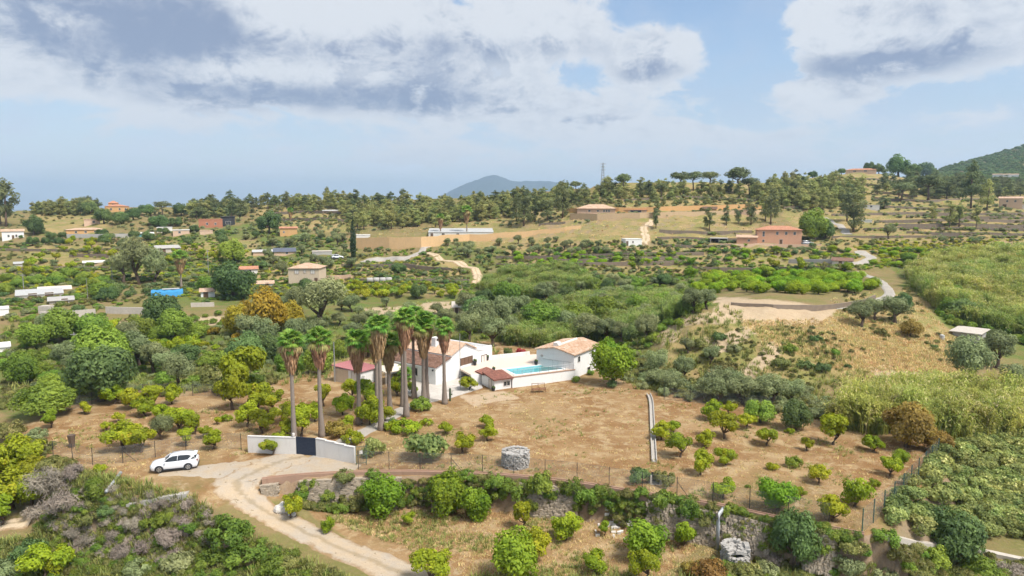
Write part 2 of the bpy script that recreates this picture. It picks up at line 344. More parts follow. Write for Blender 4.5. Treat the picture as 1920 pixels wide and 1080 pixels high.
Zg = pix_zone(_px, _py, [[(840,470),(1280,470),(1330,560),(1200,640),(1230,720),(1170,740),(1130,640),(860,640)],[(0,640),(480,600),(700,560),(860,600),(860,650),(480,720),(0,770)],
     [(640,570),(760,565),(850,575),(700,600),(620,600)],[(1680,480),(1920,460),(1920,660),(1780,640)],[(300,465),(480,430),(640,470),(640,560),(300,560)]], 30)
Zb = pix_zone(_px, _py, [[(1350,560),(1480,572),(1560,580),(1530,612),(1440,606),(1340,590)],[(1232,632),(1290,596),(1300,604),(1276,640),(1250,644)],[(880,742),(960,736),(985,752),(900,762)],
     [(340,598),(430,592),(440,606),(340,610)],[(690,582),(780,575),(850,566),(840,580),(700,600)],[(1330,640),(1420,612),(1440,618),(1345,662)],[(1400,690),(1460,640),(1480,650),(1420,705)],[(1270,600),(1350,588),(1420,600),(1300,612)],[(1640,690),(1780,700),(1780,710),(1640,706)]], 9)
Zs = pix_zone(_px, _py, [[(1480,340),(1700,330),(1920,380),(1920,470),(1560,470),(1480,400)],[(1160,350),(1460,340),(1470,380),(1160,388)],[(1370,590),(1640,600),(1780,640),(1780,700),(1640,710),(1480,700),(1300,690),(1240,660),(1290,610)],
     [(500,385),(660,385),(660,425),(500,420)],[(960,470),(1640,460),(1640,471),(960,483)],[(960,494),(1560,486),(1560,498),(960,507)],[(60,470),(480,461),(480,474),(60,483)],[(480,504),(860,498),(860,512),(480,521)],[(60,500),(300,494),(300,506),(60,512)],[(620,528),(860,524),(860,538),(620,543)],[(1600,560),(1720,560),(1800,640),(1800,720),(1600,700)],[(860,420),(1090,400),(1100,440),(900,455)],[(80,400),(190,400),(190,430),(80,430)],[(1540,455),(1900,440),(1900,480),(1560,490)],[(1000,410),(1400,400),(1420,450),(1010,470)]], 22)
def terrain_material():
    m_, b, bs = newmat('earth_and_grass')
    ge = b.N.new('ShaderNodeNewGeometry'); pos = ge.outputs['Position']
    at_ = b.N.new('ShaderNodeAttribute'); at_.attribute_name = 'zone'
    sx = b.N.new('ShaderNodeSeparateColor'); b.L.new(at_.outputs['Color'], sx.inputs[0]); fld, grn, bar = sx.outputs[0], sx.outputs[1], sx.outputs[2]; strw = at_.outputs['Alpha']
    n0 = b.noise(pos, .035, 5, .6); n1 = b.noise(pos, .16, 6, .62); n2 = b.noise(pos, .8, 6, .68); n3 = b.noise(pos, 5.0, 4, .7)
    # wild ground: dry stubble, low weeds and brown soil
    wild = b.mix(b.step(b.m('ADD', b.m('MULTIPLY', n1, .55), b.m('MULTIPLY', n2, .45)), .36, .62), (.24,.165,.085), (.15,.15,.045))
    wild = b.mix(b.step(n2, .50, .74), wild, (.27,.205,.10))
    lush = b.mix(b.step(b.m('ADD', b.m('MULTIPLY', n1, .5), b.m('MULTIPLY', n2, .5)), .36, .62), (.17,.14,.055), (.105,.15,.032))
    straw = b.mix(b.step(n1, .38, .62), (.30,.22,.10), (.20,.19,.06)); straw = b.mix(b.step(n2, .55, .75), straw, (.34,.265,.13))
    nb = b.noise(pos, .055, 5, .6, 2.0, .6); nm = b.noise(pos, .45, 7, .66, 2.1, .3)
    field = b.mix(b.step(b.m('ADD', b.m('MULTIPLY', n1, .5), b.m('MULTIPLY', nb, .5)), .42, .58), (.222,.125,.054), (.298,.194,.096))
    field = b.mix(b.step(nm, .47, .63), field, (.36,.258,.14)); field = b.mix(b.m('MULTIPLY', b.step(nb, .54, .66), .55), field, (.175,.12,.045))
    field = b.mix(b.m('MULTIPLY', b.step(b.noise(pos, .28, 6, .7, 2.2, .8), .56, .68), .8), field, (.41,.315,.195)); field = b.mix(b.m('MULTIPLY', b.step(b.m('ADD', b.m('MULTIPLY', n2, .5), b.m('MULTIPLY', nb, .5)), .56, .66), .55), field, (.15,.135,.045))
    field = b.mix(b.step(n3, .64, .80), field, (.47,.36,.21))
    bare = b.mix(n2, (.36,.25,.155), (.50,.40,.28))
    def w(z, lo=.35, hi=.65): return b.step(b.m('ADD', z, b.m('MULTIPLY', b.m('SUBTRACT', n2, .5), .8)), lo, hi)
    c = b.mix(w(grn), wild, lush); c = b.mix(w(strw), c, straw); c = b.mix(w(fld), c, field); c = b.mix(b.m('MULTIPLY', w(bar, .45, .95), .9), c, bare)
    # steep faces show soil and stone
    nz = b.sep(ge.outputs['True Normal'])[2]
    c = b.mix(b.m('MULTIPLY', b.m('SUBTRACT', 1.0, b.step(nz, .62, .86)), b.m('MULTIPLY', n2, 1.5)), c, (.26,.19,.13))
    k = b.m('ADD', .72, b.m('MULTIPLY', n3, .56)); cc = b.v('SCALE', c); b.L.new(k, cc.node.inputs[3])
    b.L.new(cc, bs.inputs['Base Color']); bs.inputs['Roughness'].default_value = .95; bs.inputs['Specular IOR Level'].default_value = .1
    bp = b.N.new('ShaderNodeBump'); bp.inputs['Strength'].default_value = .6; bp.inputs['Distance'].default_value = .25
    b.L.new(b.m('ADD', n2, b.m('MULTIPLY', n3, .4)), bp.inputs['Height']); b.L.new(bp.outputs[0], bs.inputs['Normal'])
    return m_
EARTH = terrain_material()
nu, ny = GZ.shape
_idx = np.arange(nu*ny).reshape(nu, ny)
_q = np.stack([_idx[:-1,:-1], _idx[1:,:-1], _idx[1:,1:], _idx[:-1,1:]], -1).reshape(-1, 4)
terr = put('terrain', npmesh('terrain', np.stack([_XX, _YY, GZ], -1).reshape(-1, 3), _q, EARTH, True,
           {'zone': np.stack([Zf, Zg, Zb, Zs], -1).reshape(-1, 4)}))
tag(terr, 'dry Mediterranean farmland of brown fields, green ravines and terraced slopes', None, kind='structure')
# roads: draped strips with uneven edges
def smoothline(pts, n=8):
    p = [Vector(q[:2]) for q in pts]; out = []
    for i in range(len(p)-1):
        a, b_, c, d = p[max(i-1,0)], p[i], p[i+1], p[min(i+2,len(p)-1)]
        for k in range(n):
            t = k/n; out.append(.5*((2*b_)+(c-a)*t+(2*a-5*b_+4*c-d)*t*t+(3*b_-a-3*c+d)*t**3))
    return out+[p[-1]]
def road(name, label, pts, width, mat_, lift=.05, n=8, jitter=.12, ncross=8):
    L = smoothline(pts, n); V = []; cr = []
    wd = width if isinstance(width, (list, tuple)) else [width]*len(pts)
    for i, p in enumerate(L):
        t = (L[min(i+1,len(L)-1)]-L[max(i-1,0)]).normalized(); nn = Vector((-t.y, t.x))
        w = float(np.interp(i/n, range(len(wd)), wd)); lo, hi = -w/2*(1+random.uniform(-jitter, jitter)), w/2*(1+random.uniform(-jitter, jitter))
        for k in range(ncross+1):
            s_ = lo+(hi-lo)*k/ncross; q = p+nn*s_; V.append((q.x, q.y))
    V = np.array(V); z = Hh(V[:,0], V[:,1]); z = np.maximum(z, 0*z-99)
    n1 = ncross+1; zz = z.reshape(-1, n1); edge = np.zeros(n1); edge[0] = edge[-1] = 1
    zz = zz+lift*(1-edge)-.06*edge
    idx = np.arange(len(V)).reshape(-1, n1); q = np.stack([idx[:-1,:-1], idx[:-1,1:], idx[1:,1:], idx[1:,:-1]], -1).reshape(-1, 4)[:, ::-1]
    acr = np.tile(np.linspace(-1, 1, n1), len(zz)).astype(np.float32)
    o = put(name, npmesh(name, np.c_[V, zz.ravel()], q, mat_, True, {'acr': acr})); return tag(o, label, None, kind='structure')
def road_mat(name, c1, c2, c3, grass=.25, ruts=True):
    m_, b, bs = newmat(name); ge = b.N.new('ShaderNodeNewGeometry'); pos = ge.outputs['Position']
    n1 = b.noise(pos, .35, 6, .65); n2 = b.noise(pos, 1.6, 6, .7); n3 = b.noise(pos, 9, 3, .7)
    c = b.mix(b.step(n1, .36, .62), c1, c2); c = b.mix(b.step(n2, .52, .7), c, c3); c = b.mix(b.m('MULTIPLY', b.step(n2, .60, .66), grass), c, (.17,.12,.055))
    if ruts:
        aa = b.N.new('ShaderNodeAttribute'); aa.attribute_name = 'acr'; a_ = b.m('ABSOLUTE', aa.outputs['Fac'])
        nr = b.noise(pos, .9, 6, .7)
        mid = b.m('SUBTRACT', 1.0, b.step(b.m('ADD', a_, b.m('MULTIPLY', b.m('SUBTRACT', nr, .5), .5)), .02, .22)); edge = b.step(b.m('ADD', a_, b.m('MULTIPLY', b.m('SUBTRACT', nr, .5), 1.0)), .62, .92)
        c = b.mix(b.m('MULTIPLY', mid, .45), c, (.19,.14,.065)); c = b.mix(edge, c, (.27,.18,.095))
    k = b.m('ADD', .72, b.m('MULTIPLY', n3, .56)); cc = b.v('SCALE', c); b.L.new(k, cc.node.inputs[3])
    b.L.new(cc, bs.inputs['Base Color']); bs.inputs['Roughness'].default_value = .9; bs.inputs['Specular IOR Level'].default_value = .15
    bp = b.N.new('ShaderNodeBump'); bp.inputs['Strength'].default_value = .5; bp.inputs['Distance'].default_value = .06; b.L.new(n2, bp.inputs['Height']); b.L.new(bp.outputs[0], bs.inputs['Normal'])
    return m_
M_DRIVE = road_mat('weathered_concrete_track', (.42,.325,.22), (.37,.315,.25), (.47,.39,.29), .85)
M_APRON = road_mat('worn_apron', (.37,.29,.20), (.36,.31,.25), (.45,.38,.29), .9, False)
M_ROAD = road_mat('pale_road', (.33,.30,.265), (.38,.345,.30), (.29,.265,.23), .2, False)
M_YARD = road_mat('yard_concrete', (.46,.42,.375), (.52,.48,.43), (.40,.36,.32), .15, False)
M_DIRT = road_mat('dirt_track', (.47,.36,.23), (.53,.42,.29), (.40,.30,.19), .25)
road('driveway', 'pale broken concrete track curving up to the gate', DRIVE[:-1]+[at(520,868,0), at(572,856,0)], [4.6,4.2,3.4,3.2,3.3,3.9,5.2,5.6,5.4,4.4], M_DRIVE, .06, 10)
road('parking_apron', 'pale worn concrete apron in front of the white wall', [at(300,888,0), at(372,884,0), at(440,880,0), at(520,876,0), at(600,874,0), at(668,880,0)], [1.5,3.2,5.0,6.2,5.4,3.0], M_APRON, .035, 8)
road('house_path', 'narrow pale path from the gate to the house', [at(594,862,0), at(640,830,0), at(720,790,0), at(760,765,0), at(820,745,0), at(862,728,0)], [2.6,2.4,2.2,2.2,3.4,3.5], M_ROAD, .03, 8)
def road_px(name, label, L, w, m_=M_ROAD, **k):
    pts = [hit(*p) for p in L]; return road(name, label, [p for p in pts if p is not None], w, m_, lift=.16, **k)
road_px('winding_road', 'pale road winding below the terracotta house', [(1560,577),(1612,570),(1650,562),(1668,552),(1660,536),(1640,522),(1612,510)], 2.6)
road_px('upper_road', 'pale road above the citrus grove beside the roadside hut', [(1560,496),(1600,495),(1632,486),(1625,478),(1604,476)], 3.6)
road_px('hillside_road', 'pale road climbing past the terracotta house', [(1592,440),(1580,428),(1566,420),(1545,408)], 3.6)
road_px('wall_road', 'pale road running up to the long ochre retaining wall', [(676,492),(720,488),(764,482),(790,472),(806,462)], 3.4)
road_px('dirt_track', 'sandy dirt track curving down the slope in the middle', [(800,474),(826,488),(860,492),(884,502),(896,516),(892,536)], 3.6, M_DIRT)
road_px('hill_track', 'stony track climbing to the hilltop bungalow', [(1206,456),(1212,444),(1207,432),(1215,424),(1224,414)], 4.0, M_DIRT)
road_px('garden_track', 'pale strip of track at the lower left corner', [(-30,990),(20,984),(60,976)], 1.6, M_DIRT)
# far mountain
def mountain():
    nx, nyy = 160, 60; X = np.linspace(-2600, 2600, nx); Y = np.linspace(-1500, 1500, nyy); XX, YY = np.meshgrid(X, Y, indexing='ij')
    h = np.interp(X, [-2600,-1500,-820,-640,-420,-180,-30,120,300,520,760,1000,1400,2600], [0,20,60,150,260,345,372,352,320,322,300,200,60,0])[:, None]*np.exp(-(YY/700)**2)
    h = h+fbm(XX*.004, YY*.004, 5, 8)*120*np.exp(-(YY/800)**2)*np.clip(h/200, 0, 1)
    idx = np.arange(nx*nyy).reshape(nx, nyy); q = np.stack([idx[:-1,:-1], idx[1:,:-1], idx[1:,1:], idx[:-1,1:]], -1).reshape(-1, 4)
    m_ = plain('mountain_scrub', (.035,.05,.045), .95, .3, .004)
    o = put('distant_mountain', npmesh('distant_mountain', np.stack([XX, YY, h], -1).reshape(-1, 3), q, m_, True), loc=((930-960)/F*8500, 8500, -5))
    tag(o, 'blue hazy mountain far away on the horizon', None, kind='structure')
mountain()
# the air
def haze():
    b = MB(); b.box((0, 5500, 140), (24000, 19000, 700)); o = b.build('haze', None); o.data.materials.clear()
    m_ = bpy.data.materials.new('haze_air'); m_.use_nodes = True; n = m_.node_tree; n.nodes.remove(n.nodes['Principled BSDF'])
    v = n.nodes.new('ShaderNodeVolumePrincipled'); v.inputs['Color'].default_value = (.56,.77,1.0,1); v.inputs['Density'].default_value = 1.2e-4; v.inputs['Anisotropy'].default_value = .1
    n.links.new(v.outputs[0], n.nodes['Material Output'].inputs['Volume']); o.data.materials.append(m_)
    try: m_.cycles.homogeneous_volume = True
    except Exception: pass
    o.display_type = 'WIRE'; tag(o, 'thin blue haze hanging in the distance', None, kind='stuff')
haze()
# ------------------------------------------------------------------ plants: materials
L_CIT = leafmat('citrus_leaf', (.098,.128,.008), (.225,.25,.013), (.26,.22,.02), .2)
L_CITD = leafmat('orange_tree_leaf', (.058,.110,.008), (.155,.215,.016), None, .15)
L_LOW = leafmat('grove_leaf', (.080,.135,.008), (.20,.28,.014), None, .15)
L_OLV = leafmat('olive_leaf', (.080,.094,.040), (.185,.205,.092), None, .22)
L_DRK = leafmat('carob_leaf', (.036,.062,.022), (.105,.148,.044), None, .22)
L_GRN = leafmat('broad_leaf', (.060,.098,.014), (.160,.215,.030), None, .22)
L_PIN = leafmat('pine_needle', (.095,.108,.036), (.230,.232,.078), None, .22)
L_PIND = leafmat('dark_pine_needle', (.052,.066,.028), (.130,.146,.058), None, .22)
L_CYP = leafmat('cypress_leaf', (0.013,0.026,0.013), (0.039,0.062,0.026), None, .1)
L_GLD = leafmat('golden_leaf', (.10,.085,.012), (.27,.19,.018), None, .2)
L_SCR = leafmat('scrub_leaf', (0.062,0.069,0.020), (0.156,0.150,0.045), (0.200,0.163,0.075), .3)
L_DED = leafmat('dead_twig', (.105,.088,.070), (.215,.180,.142), None, .2, .1)
L_RUS = leafmat('rusty_leaf', (.10,.062,.016), (.21,.145,.034), None, .15)
L_RED = leafmat('bougainvillea', (.16,.02,.03), (.30,.05,.06), None, .1)
L_CAN = leafmat('cane_leaf', (.12,.14,.030), (.285,.29,.07), (.33,.29,.14), .25, .45)
L_CANG = leafmat('green_cane_leaf', (.09,.13,.028), (.21,.245,.06), (.24,.23,.10), .2, .45)
L_FIG = leafmat('fig_leaf', (.075,.10,.030), (.235,.25,.075), (.34,.33,.13), .2)
L_IVY = leafmat('ivy_leaf', (.042,.072,.012), (.125,.165,.024), None, .25)
L_YLW = leafmat('yellow_green_leaf', (.13,.15,.010), (.27,.27,.018), None, .2)
L_GRS = leafmat('dry_grass', (.28,.20,.09), (.46,.36,.19), (.20,.20,.06), .2, .3)
L_GGR = leafmat('green_grass', (.09,.11,.025), (.20,.20,.06), None, .25, .3)
L_PLM = leafmat('palm_frond', (.045,.105,.012), (.135,.215,.035), None, .12, .3)
L_PLY = leafmat('old_palm_frond', (.13,.12,.04), (.25,.21,.085), None, .15, .3)
L_SKT = leafmat('dead_palm_skirt', (.105,.055,.030), (.23,.135,.075), None, .15, .15)
M_BARK = plain('bark', (.12,.085,.06), .95, .25, 6, bump=.4)
M_PBRK = plain('pine_bark', (.15,.105,.08), .95, .25, 5)
M_PALM = plain('palm_trunk', (.235,.19,.155), .95, .2, 7, bump=.5)
M_TWIG = plain('grey_twig', (.22,.19,.17), .95, .2, 6)
# ------------------------------------------------------------------ leaf crowns
def leaf_quads(pos, nrm, su, sv, rng, lf, droop=0.0):
    n = len(pos); nrm = nrm/np.linalg.norm(nrm, axis=1, keepdims=True)
    r_ = rng.normal(size=(n, 3)); r_[:, 2] -= droop
    a = r_-np.sum(r_*nrm, 1, keepdims=True)*nrm; a /= np.linalg.norm(a, axis=1, keepdims=True)+1e-9; b_ = np.cross(nrm, a)
    su, sv = su[:, None], sv[:, None]
    # a pointed, slightly cupped leaf clump: four corners of a kite
    V = np.stack([pos-a*su, pos-b_*sv*.9+nrm*sv*.12, pos+a*su*1.1, pos+b_*sv*.9+nrm*sv*.12], 1).reshape(-1, 3)
    return V, np.arange(4*n).reshape(-1, 4), np.repeat(lf, 4)
def crown_mesh(name, lobes, n, size, seed, mat_, aspect=.6, inner=.25, up=0.0, tilt=.7, zmin=None, droop=0.0):
    rng = np.random.default_rng(seed); lobes = [(np.array(c, float), np.array(r_, float)*np.ones(3)) for c, r_ in lobes]
    w = np.array([r_[0]*r_[2]+r_[0]*r_[1] for c, r_ in lobes]); w /= w.sum(); k = rng.choice(len(lobes), n, p=w)
    C = np.array([c for c, r_ in lobes])[k]; RR = np.array([r_ for c, r_ in lobes])[k]
    d = rng.normal(size=(n, 3)); d[:, 2] += up; d /= np.linalg.norm(d, axis=1, keepdims=True)
    rad = np.where(rng.random(n) < inner, rng.uniform(.2, .8, n), rng.uniform(.78, 1.08, n))[:, None]
    pos = C+d*rad*RR
    if zmin is not None: pos[:, 2] = np.maximum(pos[:, 2], zmin+rng.random(n)*.15)
    cen = np.mean([c for c, r_ in lobes], 0)
    out = pos-cen; out /= np.linalg.norm(out, axis=1, keepdims=True)+1e-6
    nrm = d*.55+out*.45+rng.normal(size=(n, 3))*tilt*.6; nrm[:, 2] += .25
    s_ = size*rng.uniform(.6, 1.35, n); lob = rng.random(len(lobes))[k]
    lf = np.clip(lob*.55+rng.random(n)*.45, 0, 1)
    V, Q, A = leaf_quads(pos, nrm, s_, s_*aspect, rng, lf, droop)
    return npmesh(name, V, Q, mat_, False, {'lf': A})
def remat(me, mat_, name):
    m2 = me.copy(); m2.name = name; m2.materials.clear(); m2.materials.append(mat_); return m2
def limbs_mesh(name, mat_, h, r0, targets, seed, lean=.1, n=7):
    """tapered trunk with limbs that reach into the crown lobes"""
    rng = random.Random(seed); b = MB(); lx, ly = rng.uniform(-lean, lean), rng.uniform(-lean, lean)
    pts = [(lx*h*t*t+rng.uniform(-.03,.03)*(t > 0), ly*h*t*t, h*t-.15*(t == 0)) for t in (0, .3, .65, 1)]
    b.tube(pts, [r0*1.35, r0, r0*.85, r0*.7], n)
    e = Vector(pts[-1])
    for c in targets:
        c = Vector(c); mid = e.lerp(c, .5)+Vector((rng.uniform(-.15,.15), rng.uniform(-.15,.15), -.05*c.length)); b.tube([e-Vector((0,0,r0*.6)), mid, c], [r0*.6, r0*.4, r0*.15], 5)
    return b.mesh(name, mat_, True)
def ell_lobes(rng, n, cx, cz, rx, rz, lr, flat=1.0, low=-1.0):
    out = []
    while len(out) < n:
        d = np.array([rng.gauss(0,1) for _ in range(3)]); d /= np.linalg.norm(d); t = rng.uniform(.35, 1)**.6
        if d[2] < low: continue
        p = (d[0]*rx*t, d[1]*rx*t, cz+d[2]*rz*t); r_ = lr*rng.uniform(.7, 1.3); out.append((p, (r_, r_, r_*flat)))
    return out
BUSHL = {}
PROTO = {}    # kind -> list of (crown mesh, trunk mesh or None); nominal width, height
NOM = {}
def make_citrus(v, seed):
    rng = random.Random(seed); tk = rng.uniform(.35, .7)
    L = ell_lobes(rng, rng.randint(9, 13), 0, tk+.92, 1.08, .72, .44, .85, -.85); L += [((rng.uniform(-.2,.2),rng.uniform(-.2,.2),tk+.8), (.62,.62,.45))]
    return (crown_mesh('citrus_crown_%d' % v, L, 3000, .10, seed, L_CIT, .62, .22, .2), limbs_mesh('citrus_trunk_%d' % v, M_BARK, tk, .11, [l[0] for l in L[:7]], seed, .4))
PROTO['citrus'] = [make_citrus(i, 100+i) for i in range(9)]; NOM['citrus'] = 2.7
PROTO['orange'] = []
for i in range(4):
    rng = random.Random(200+i); L = ell_lobes(rng, 20, 0, 1.55, 1.05, 1.1, .55, 1.0); L += [((0,0,1.4), (.9,.9,1.0))]
    PROTO['orange'].append((crown_mesh('orange_crown_%d' % i, L, 6000, .105, 200+i, L_CITD, .6, .3, .25, zmin=.12), limbs_mesh('orange_trunk_%d' % i, M_BARK, .7, .12, [l[0] for l in L[:5]], i)))
NOM['orange'] = 2.75
PROTO['lowcitrus'] = [(remat(c, L_LOW, 'low_citrus_crown_%d' % i), t) for i, (c, t) in enumerate(PROTO['orange'])]; NOM['lowcitrus'] = 2.75
PROTO['olive'] = []
for i in range(5):
    rng = random.Random(300+i); L = ell_lobes(rng, 17, 0, 2.2, 1.35, 1.05, .62, .9, -.6)
    PROTO['olive'].append((crown_mesh('olive_crown_%d' % i, L, 4800, .125, 300+i, L_OLV, .38, .3, .1, .9, zmin=.35), limbs_mesh('olive_trunk_%d' % i, M_BARK, 1.0, .2, [l[0] for l in L[:6]], i, .3)))
NOM['olive'] = 3.6
PROTO['carob'] = []
for i in range(4):
    rng = random.Random(400+i); L = ell_lobes(rng, 26, 0, 2.1, 2.0, 1.5, .85, .9, -.7)
    PROTO['carob'].append((crown_mesh('carob_crown_%d' % i, L, 8000, .155, 400+i, L_DRK, .6, .25, .2, zmin=.15), limbs_mesh('carob_trunk_%d' % i, M_BARK, 1.2, .24, [l[0] for l in L[:6]], i)))
NOM['carob'] = 5.3
PROTO['broad'] = [(remat(c, L_GRN, 'broadleaf_crown_%d' % i), t) for i, (c, t) in enumerate(PROTO['carob'])]; NOM['broad'] = 5.3
PROTO['golden'] = [(remat(c, L_GLD, 'golden_crown_%d' % i), t) for i, (c, t) in enumerate(PROTO['carob'])]; NOM['golden'] = 5.3
PROTO['rusty'] = [(remat(c, L_RUS, 'rusty_crown_%d' % i), t) for i, (c, t) in enumerate(PROTO['carob'])]; NOM['rusty'] = 5.3
PROTO['pine'] = []; PROTO['darkpine'] = []; PROTO['umbrella'] = []
for i in range(6):
    rng = random.Random(500+i); L = []; h = 9.0
    for j in range(24):
        t = rng.random(); z = 1.9+t*6.4; wd = (1.0-.5*t**2.2)*2.1; a = rng.uniform(0, 6.28); rr = rng.uniform(.15, 1)*wd; s_ = rng.uniform(.7, 1.2)*(1.1-.45*t)
        L.append(((rr*math.cos(a), rr*math.sin(a), z), (s_, s_, s_*.7)))
    L.append(((0,0,h-.5), (.55,.55,.7)))
    tr = limbs_mesh('pine_trunk_%d' % i, M_PBRK, 6.5, .17, [], i, .05)
    PROTO['pine'].append((crown_mesh('pine_crown_%d' % i, L, 2300, .25, 500+i, L_PIN, .42, .3, .35, .9), tr))
    PROTO['darkpine'].append((remat(PROTO['pine'][-1][0], L_PIND, 'dark_pine_crown_%d' % i), tr))
for i in range(4):
    rng = random.Random(560+i); L = ell_lobes(rng, 18, 0, 5.3, 2.1, 1.2, 1.0, .75, -.5)
    PROTO['umbrella'].append((crown_mesh('umbrella_pine_crown_%d' % i, L, 1900, .26, 560+i, L_PIND, .45, .3, .4, .8), limbs_mesh('umbrella_pine_trunk_%d' % i, M_PBRK, 3.9, .2, [l[0] for l in L[:5]], i, .08)))
NOM['pine'] = NOM['darkpine'] = 5.0; NOM['umbrella'] = 6.0
def cyp(seed):
    rng = random.Random(seed); L = []
    for j in range(16):
        t = j/15; r_ = .75*math.sin(math.pi*min(1, .12+t*.88))**.7*(1-.45*t)+.08; L.append(((rng.uniform(-.1,.1), rng.uniform(-.1,.1), .5+t*7.6), (r_, r_, .7)))
    return (crown_mesh('cypress_crown', L, 2600, .17, seed, L_CYP, .5, .2, .6), limbs_mesh('cypress_trunk', M_BARK, 1, .12, [], 1))
PROTO['cypress'] = [cyp(3)]; NOM['cypress'] = 1.6
# low bushes (no trunk in view)
BUSH = {}
for i in range(6):
    rng = random.Random(600+i); L = ell_lobes(rng, 12, 0, .45, .75, .42, .36, .85, -.25)
    BUSH.setdefault('green', []).append(crown_mesh('bush_%d' % i, L, 1500, .088, 600+i, L_GRN, .6, .3, .3, zmin=0.0))
for nm, mt in (('scrub', L_SCR), ('dark', L_DRK), ('ivy', L_IVY), ('citrus', L_CIT), ('olive', L_OLV), ('rusty', L_RUS), ('red', L_RED), ('yellow', L_YLW), ('golden', L_GLD)):
    BUSH[nm] = [remat(m_, mt, nm+'_bush_%d' % i) for i, m_ in enumerate(BUSH['green'])]
BUSH['fig'] = []; BUSH['dead'] = []; BUSH['cane'] = []; BUSH['greencane'] = []
for i in range(4):
    rng = random.Random(650+i); L = ell_lobes(rng, 12, 0, .5, .75, .45, .36, .85, -.2)
    BUSH['fig'].append(crown_mesh('fig_bush_%d' % i, L, 1500, .085, 650+i, L_FIG, .75, .3, .35, .9, zmin=0.0))
    L = ell_lobes(rng, 9, 0, .42, .62, .4, .4, .9, -.2)
    BUSH['dead'].append(crown_mesh('dead_bush_%d' % i, L, 900, .17, 660+i, L_DED, .13, .55, .2, 1.2, zmin=0.0))
for i in range(5):
    rng = random.Random(680+i); L = ell_lobes(rng, 24, 0, .42, .82, .45, .24, .85, -.25)
    BUSHL.setdefault('green', []).append(crown_mesh('large_bush_%d' % i, L, 2600, .066, 680+i, L_GRN, .6, .3, .3, zmin=0.0))
for nm, mt in (('scrub', L_SCR), ('dark', L_DRK), ('ivy', L_IVY), ('citrus', L_CIT), ('olive', L_OLV), ('rusty', L_RUS), ('yellow', L_YLW), ('golden', L_GLD)):
    BUSHL[nm] = [remat(m_, mt, nm+'_large_bush_%d' % i) for i, m_ in enumerate(BUSHL['green'])]
BUSHL['dead'] = []
for i in range(3):
    rng = random.Random(690+i); L = ell_lobes(rng, 18, 0, .42, .72, .42, .28, .9, -.2)
    BUSHL['dead'].append(crown_mesh('large_dead_bush_%d' % i, L, 2600, .10, 690+i, L_DED, .13, .55, .2, 1.2, zmin=0.0))
def cane_mesh(name, seed, mat_, n=150):
    rng = np.random.default_rng(seed); V = []; Q = []; A = []
    for k in range(n):
        x, y = rng.normal(0, .42, 2); hgt = rng.uniform(2.2, 4.4); a = rng.uniform(0, 6.28); ln = rng.uniform(.1, .32)*hgt; c, s_ = math.cos(a), math.sin(a); w = rng.uniform(.03, .06); lf = rng.random()
        n0 = len(V)
        for t in (0, .45, .8, 1.0):
            px_, py_, pz = x+c*ln*t*t, y+s_*ln*t*t, hgt*(t-.10*t**4); ww = w*(1-.7*t); V += [(px_-s_*ww, py_+c*ww, pz), (px_+s_*ww, py_-c*ww, pz)]; A += [lf, lf]
        for j in range(3): Q.append((n0+2*j, n0+2*j+1, n0+2*j+3, n0+2*j+2))
        for j in range(6):      # arching leaf blades along the stem
            t = rng.uniform(.3, 1); b0 = np.array((x+c*ln*t*t, y+s_*ln*t*t, hgt*(t-.10*t**4))); a2 = rng.uniform(0, 6.28); d = np.array((math.cos(a2), math.sin(a2), .0)); l = rng.uniform(.35, .75); pw = np.array((-d[1], d[0], 0))*rng.uniform(.03,.055)
            n0 = len(V); V += [b0-pw, b0+pw, b0+d*l*.6+np.array((0,0,.22*l))+pw, b0+d*l*.6+np.array((0,0,.22*l))-pw]; Q.append((n0, n0+1, n0+2, n0+3)); lf2 = min(1, max(0, lf+rng.normal(0,.2))); A += [lf2]*4
            n1 = len(V); V += [b0+d*l*1.1+np.array((0,0,-.12*l)), b0+d*l*1.1+np.array((0,0,-.13*l))]; Q.append((n0+3, n0+2, n1, n1+1)); A += [lf2]*2
    return npmesh(name, np.array(V), np.array(Q), mat_, False, {'lf': np.array(A)})
for i in range(4):
    m_ = cane_mesh('cane_clump_%d' % i, 700+i, L_CAN, 110); BUSH['cane'].append(m_); BUSH['greencane'].append(remat(m_, L_CANG, 'green_cane_clump_%d' % i))
def tuft_mesh(name, seed, mat_, n=16, h=.2):
    rng = np.random.default_rng(seed); V = []; Q = []; A = []
    for k in range(n):
        x, y = rng.normal(0, .13, 2); a = rng.uniform(0, 6.28); c, s_ = math.cos(a), math.sin(a); hh = h*rng.uniform(.5, 1.3); w = .035; l = hh*rng.uniform(.3, 1.0); n0 = len(V)
        V += [(x-s_*w, y+c*w, -.02), (x+s_*w, y-c*w, -.02), (x+c*l+s_*w*.3, y+s_*l-c*w*.3, hh), (x+c*l-s_*w*.3, y+s_*l+c*w*.3, hh)]; Q.append((n0, n0+1, n0+2, n0+3)); A += [rng.random()]*4
    return npmesh(name, np.array(V), np.array(Q), mat_, False, {'lf': np.array(A)})
BUSH['grass'] = [tuft_mesh('dry_tuft_%d' % i, 800+i, L_GRS) for i in range(4)]
BUSH['greengrass'] = [tuft_mesh('green_tuft_%d' % i, 820+i, L_GGR, 18, .4) for i in range(4)]
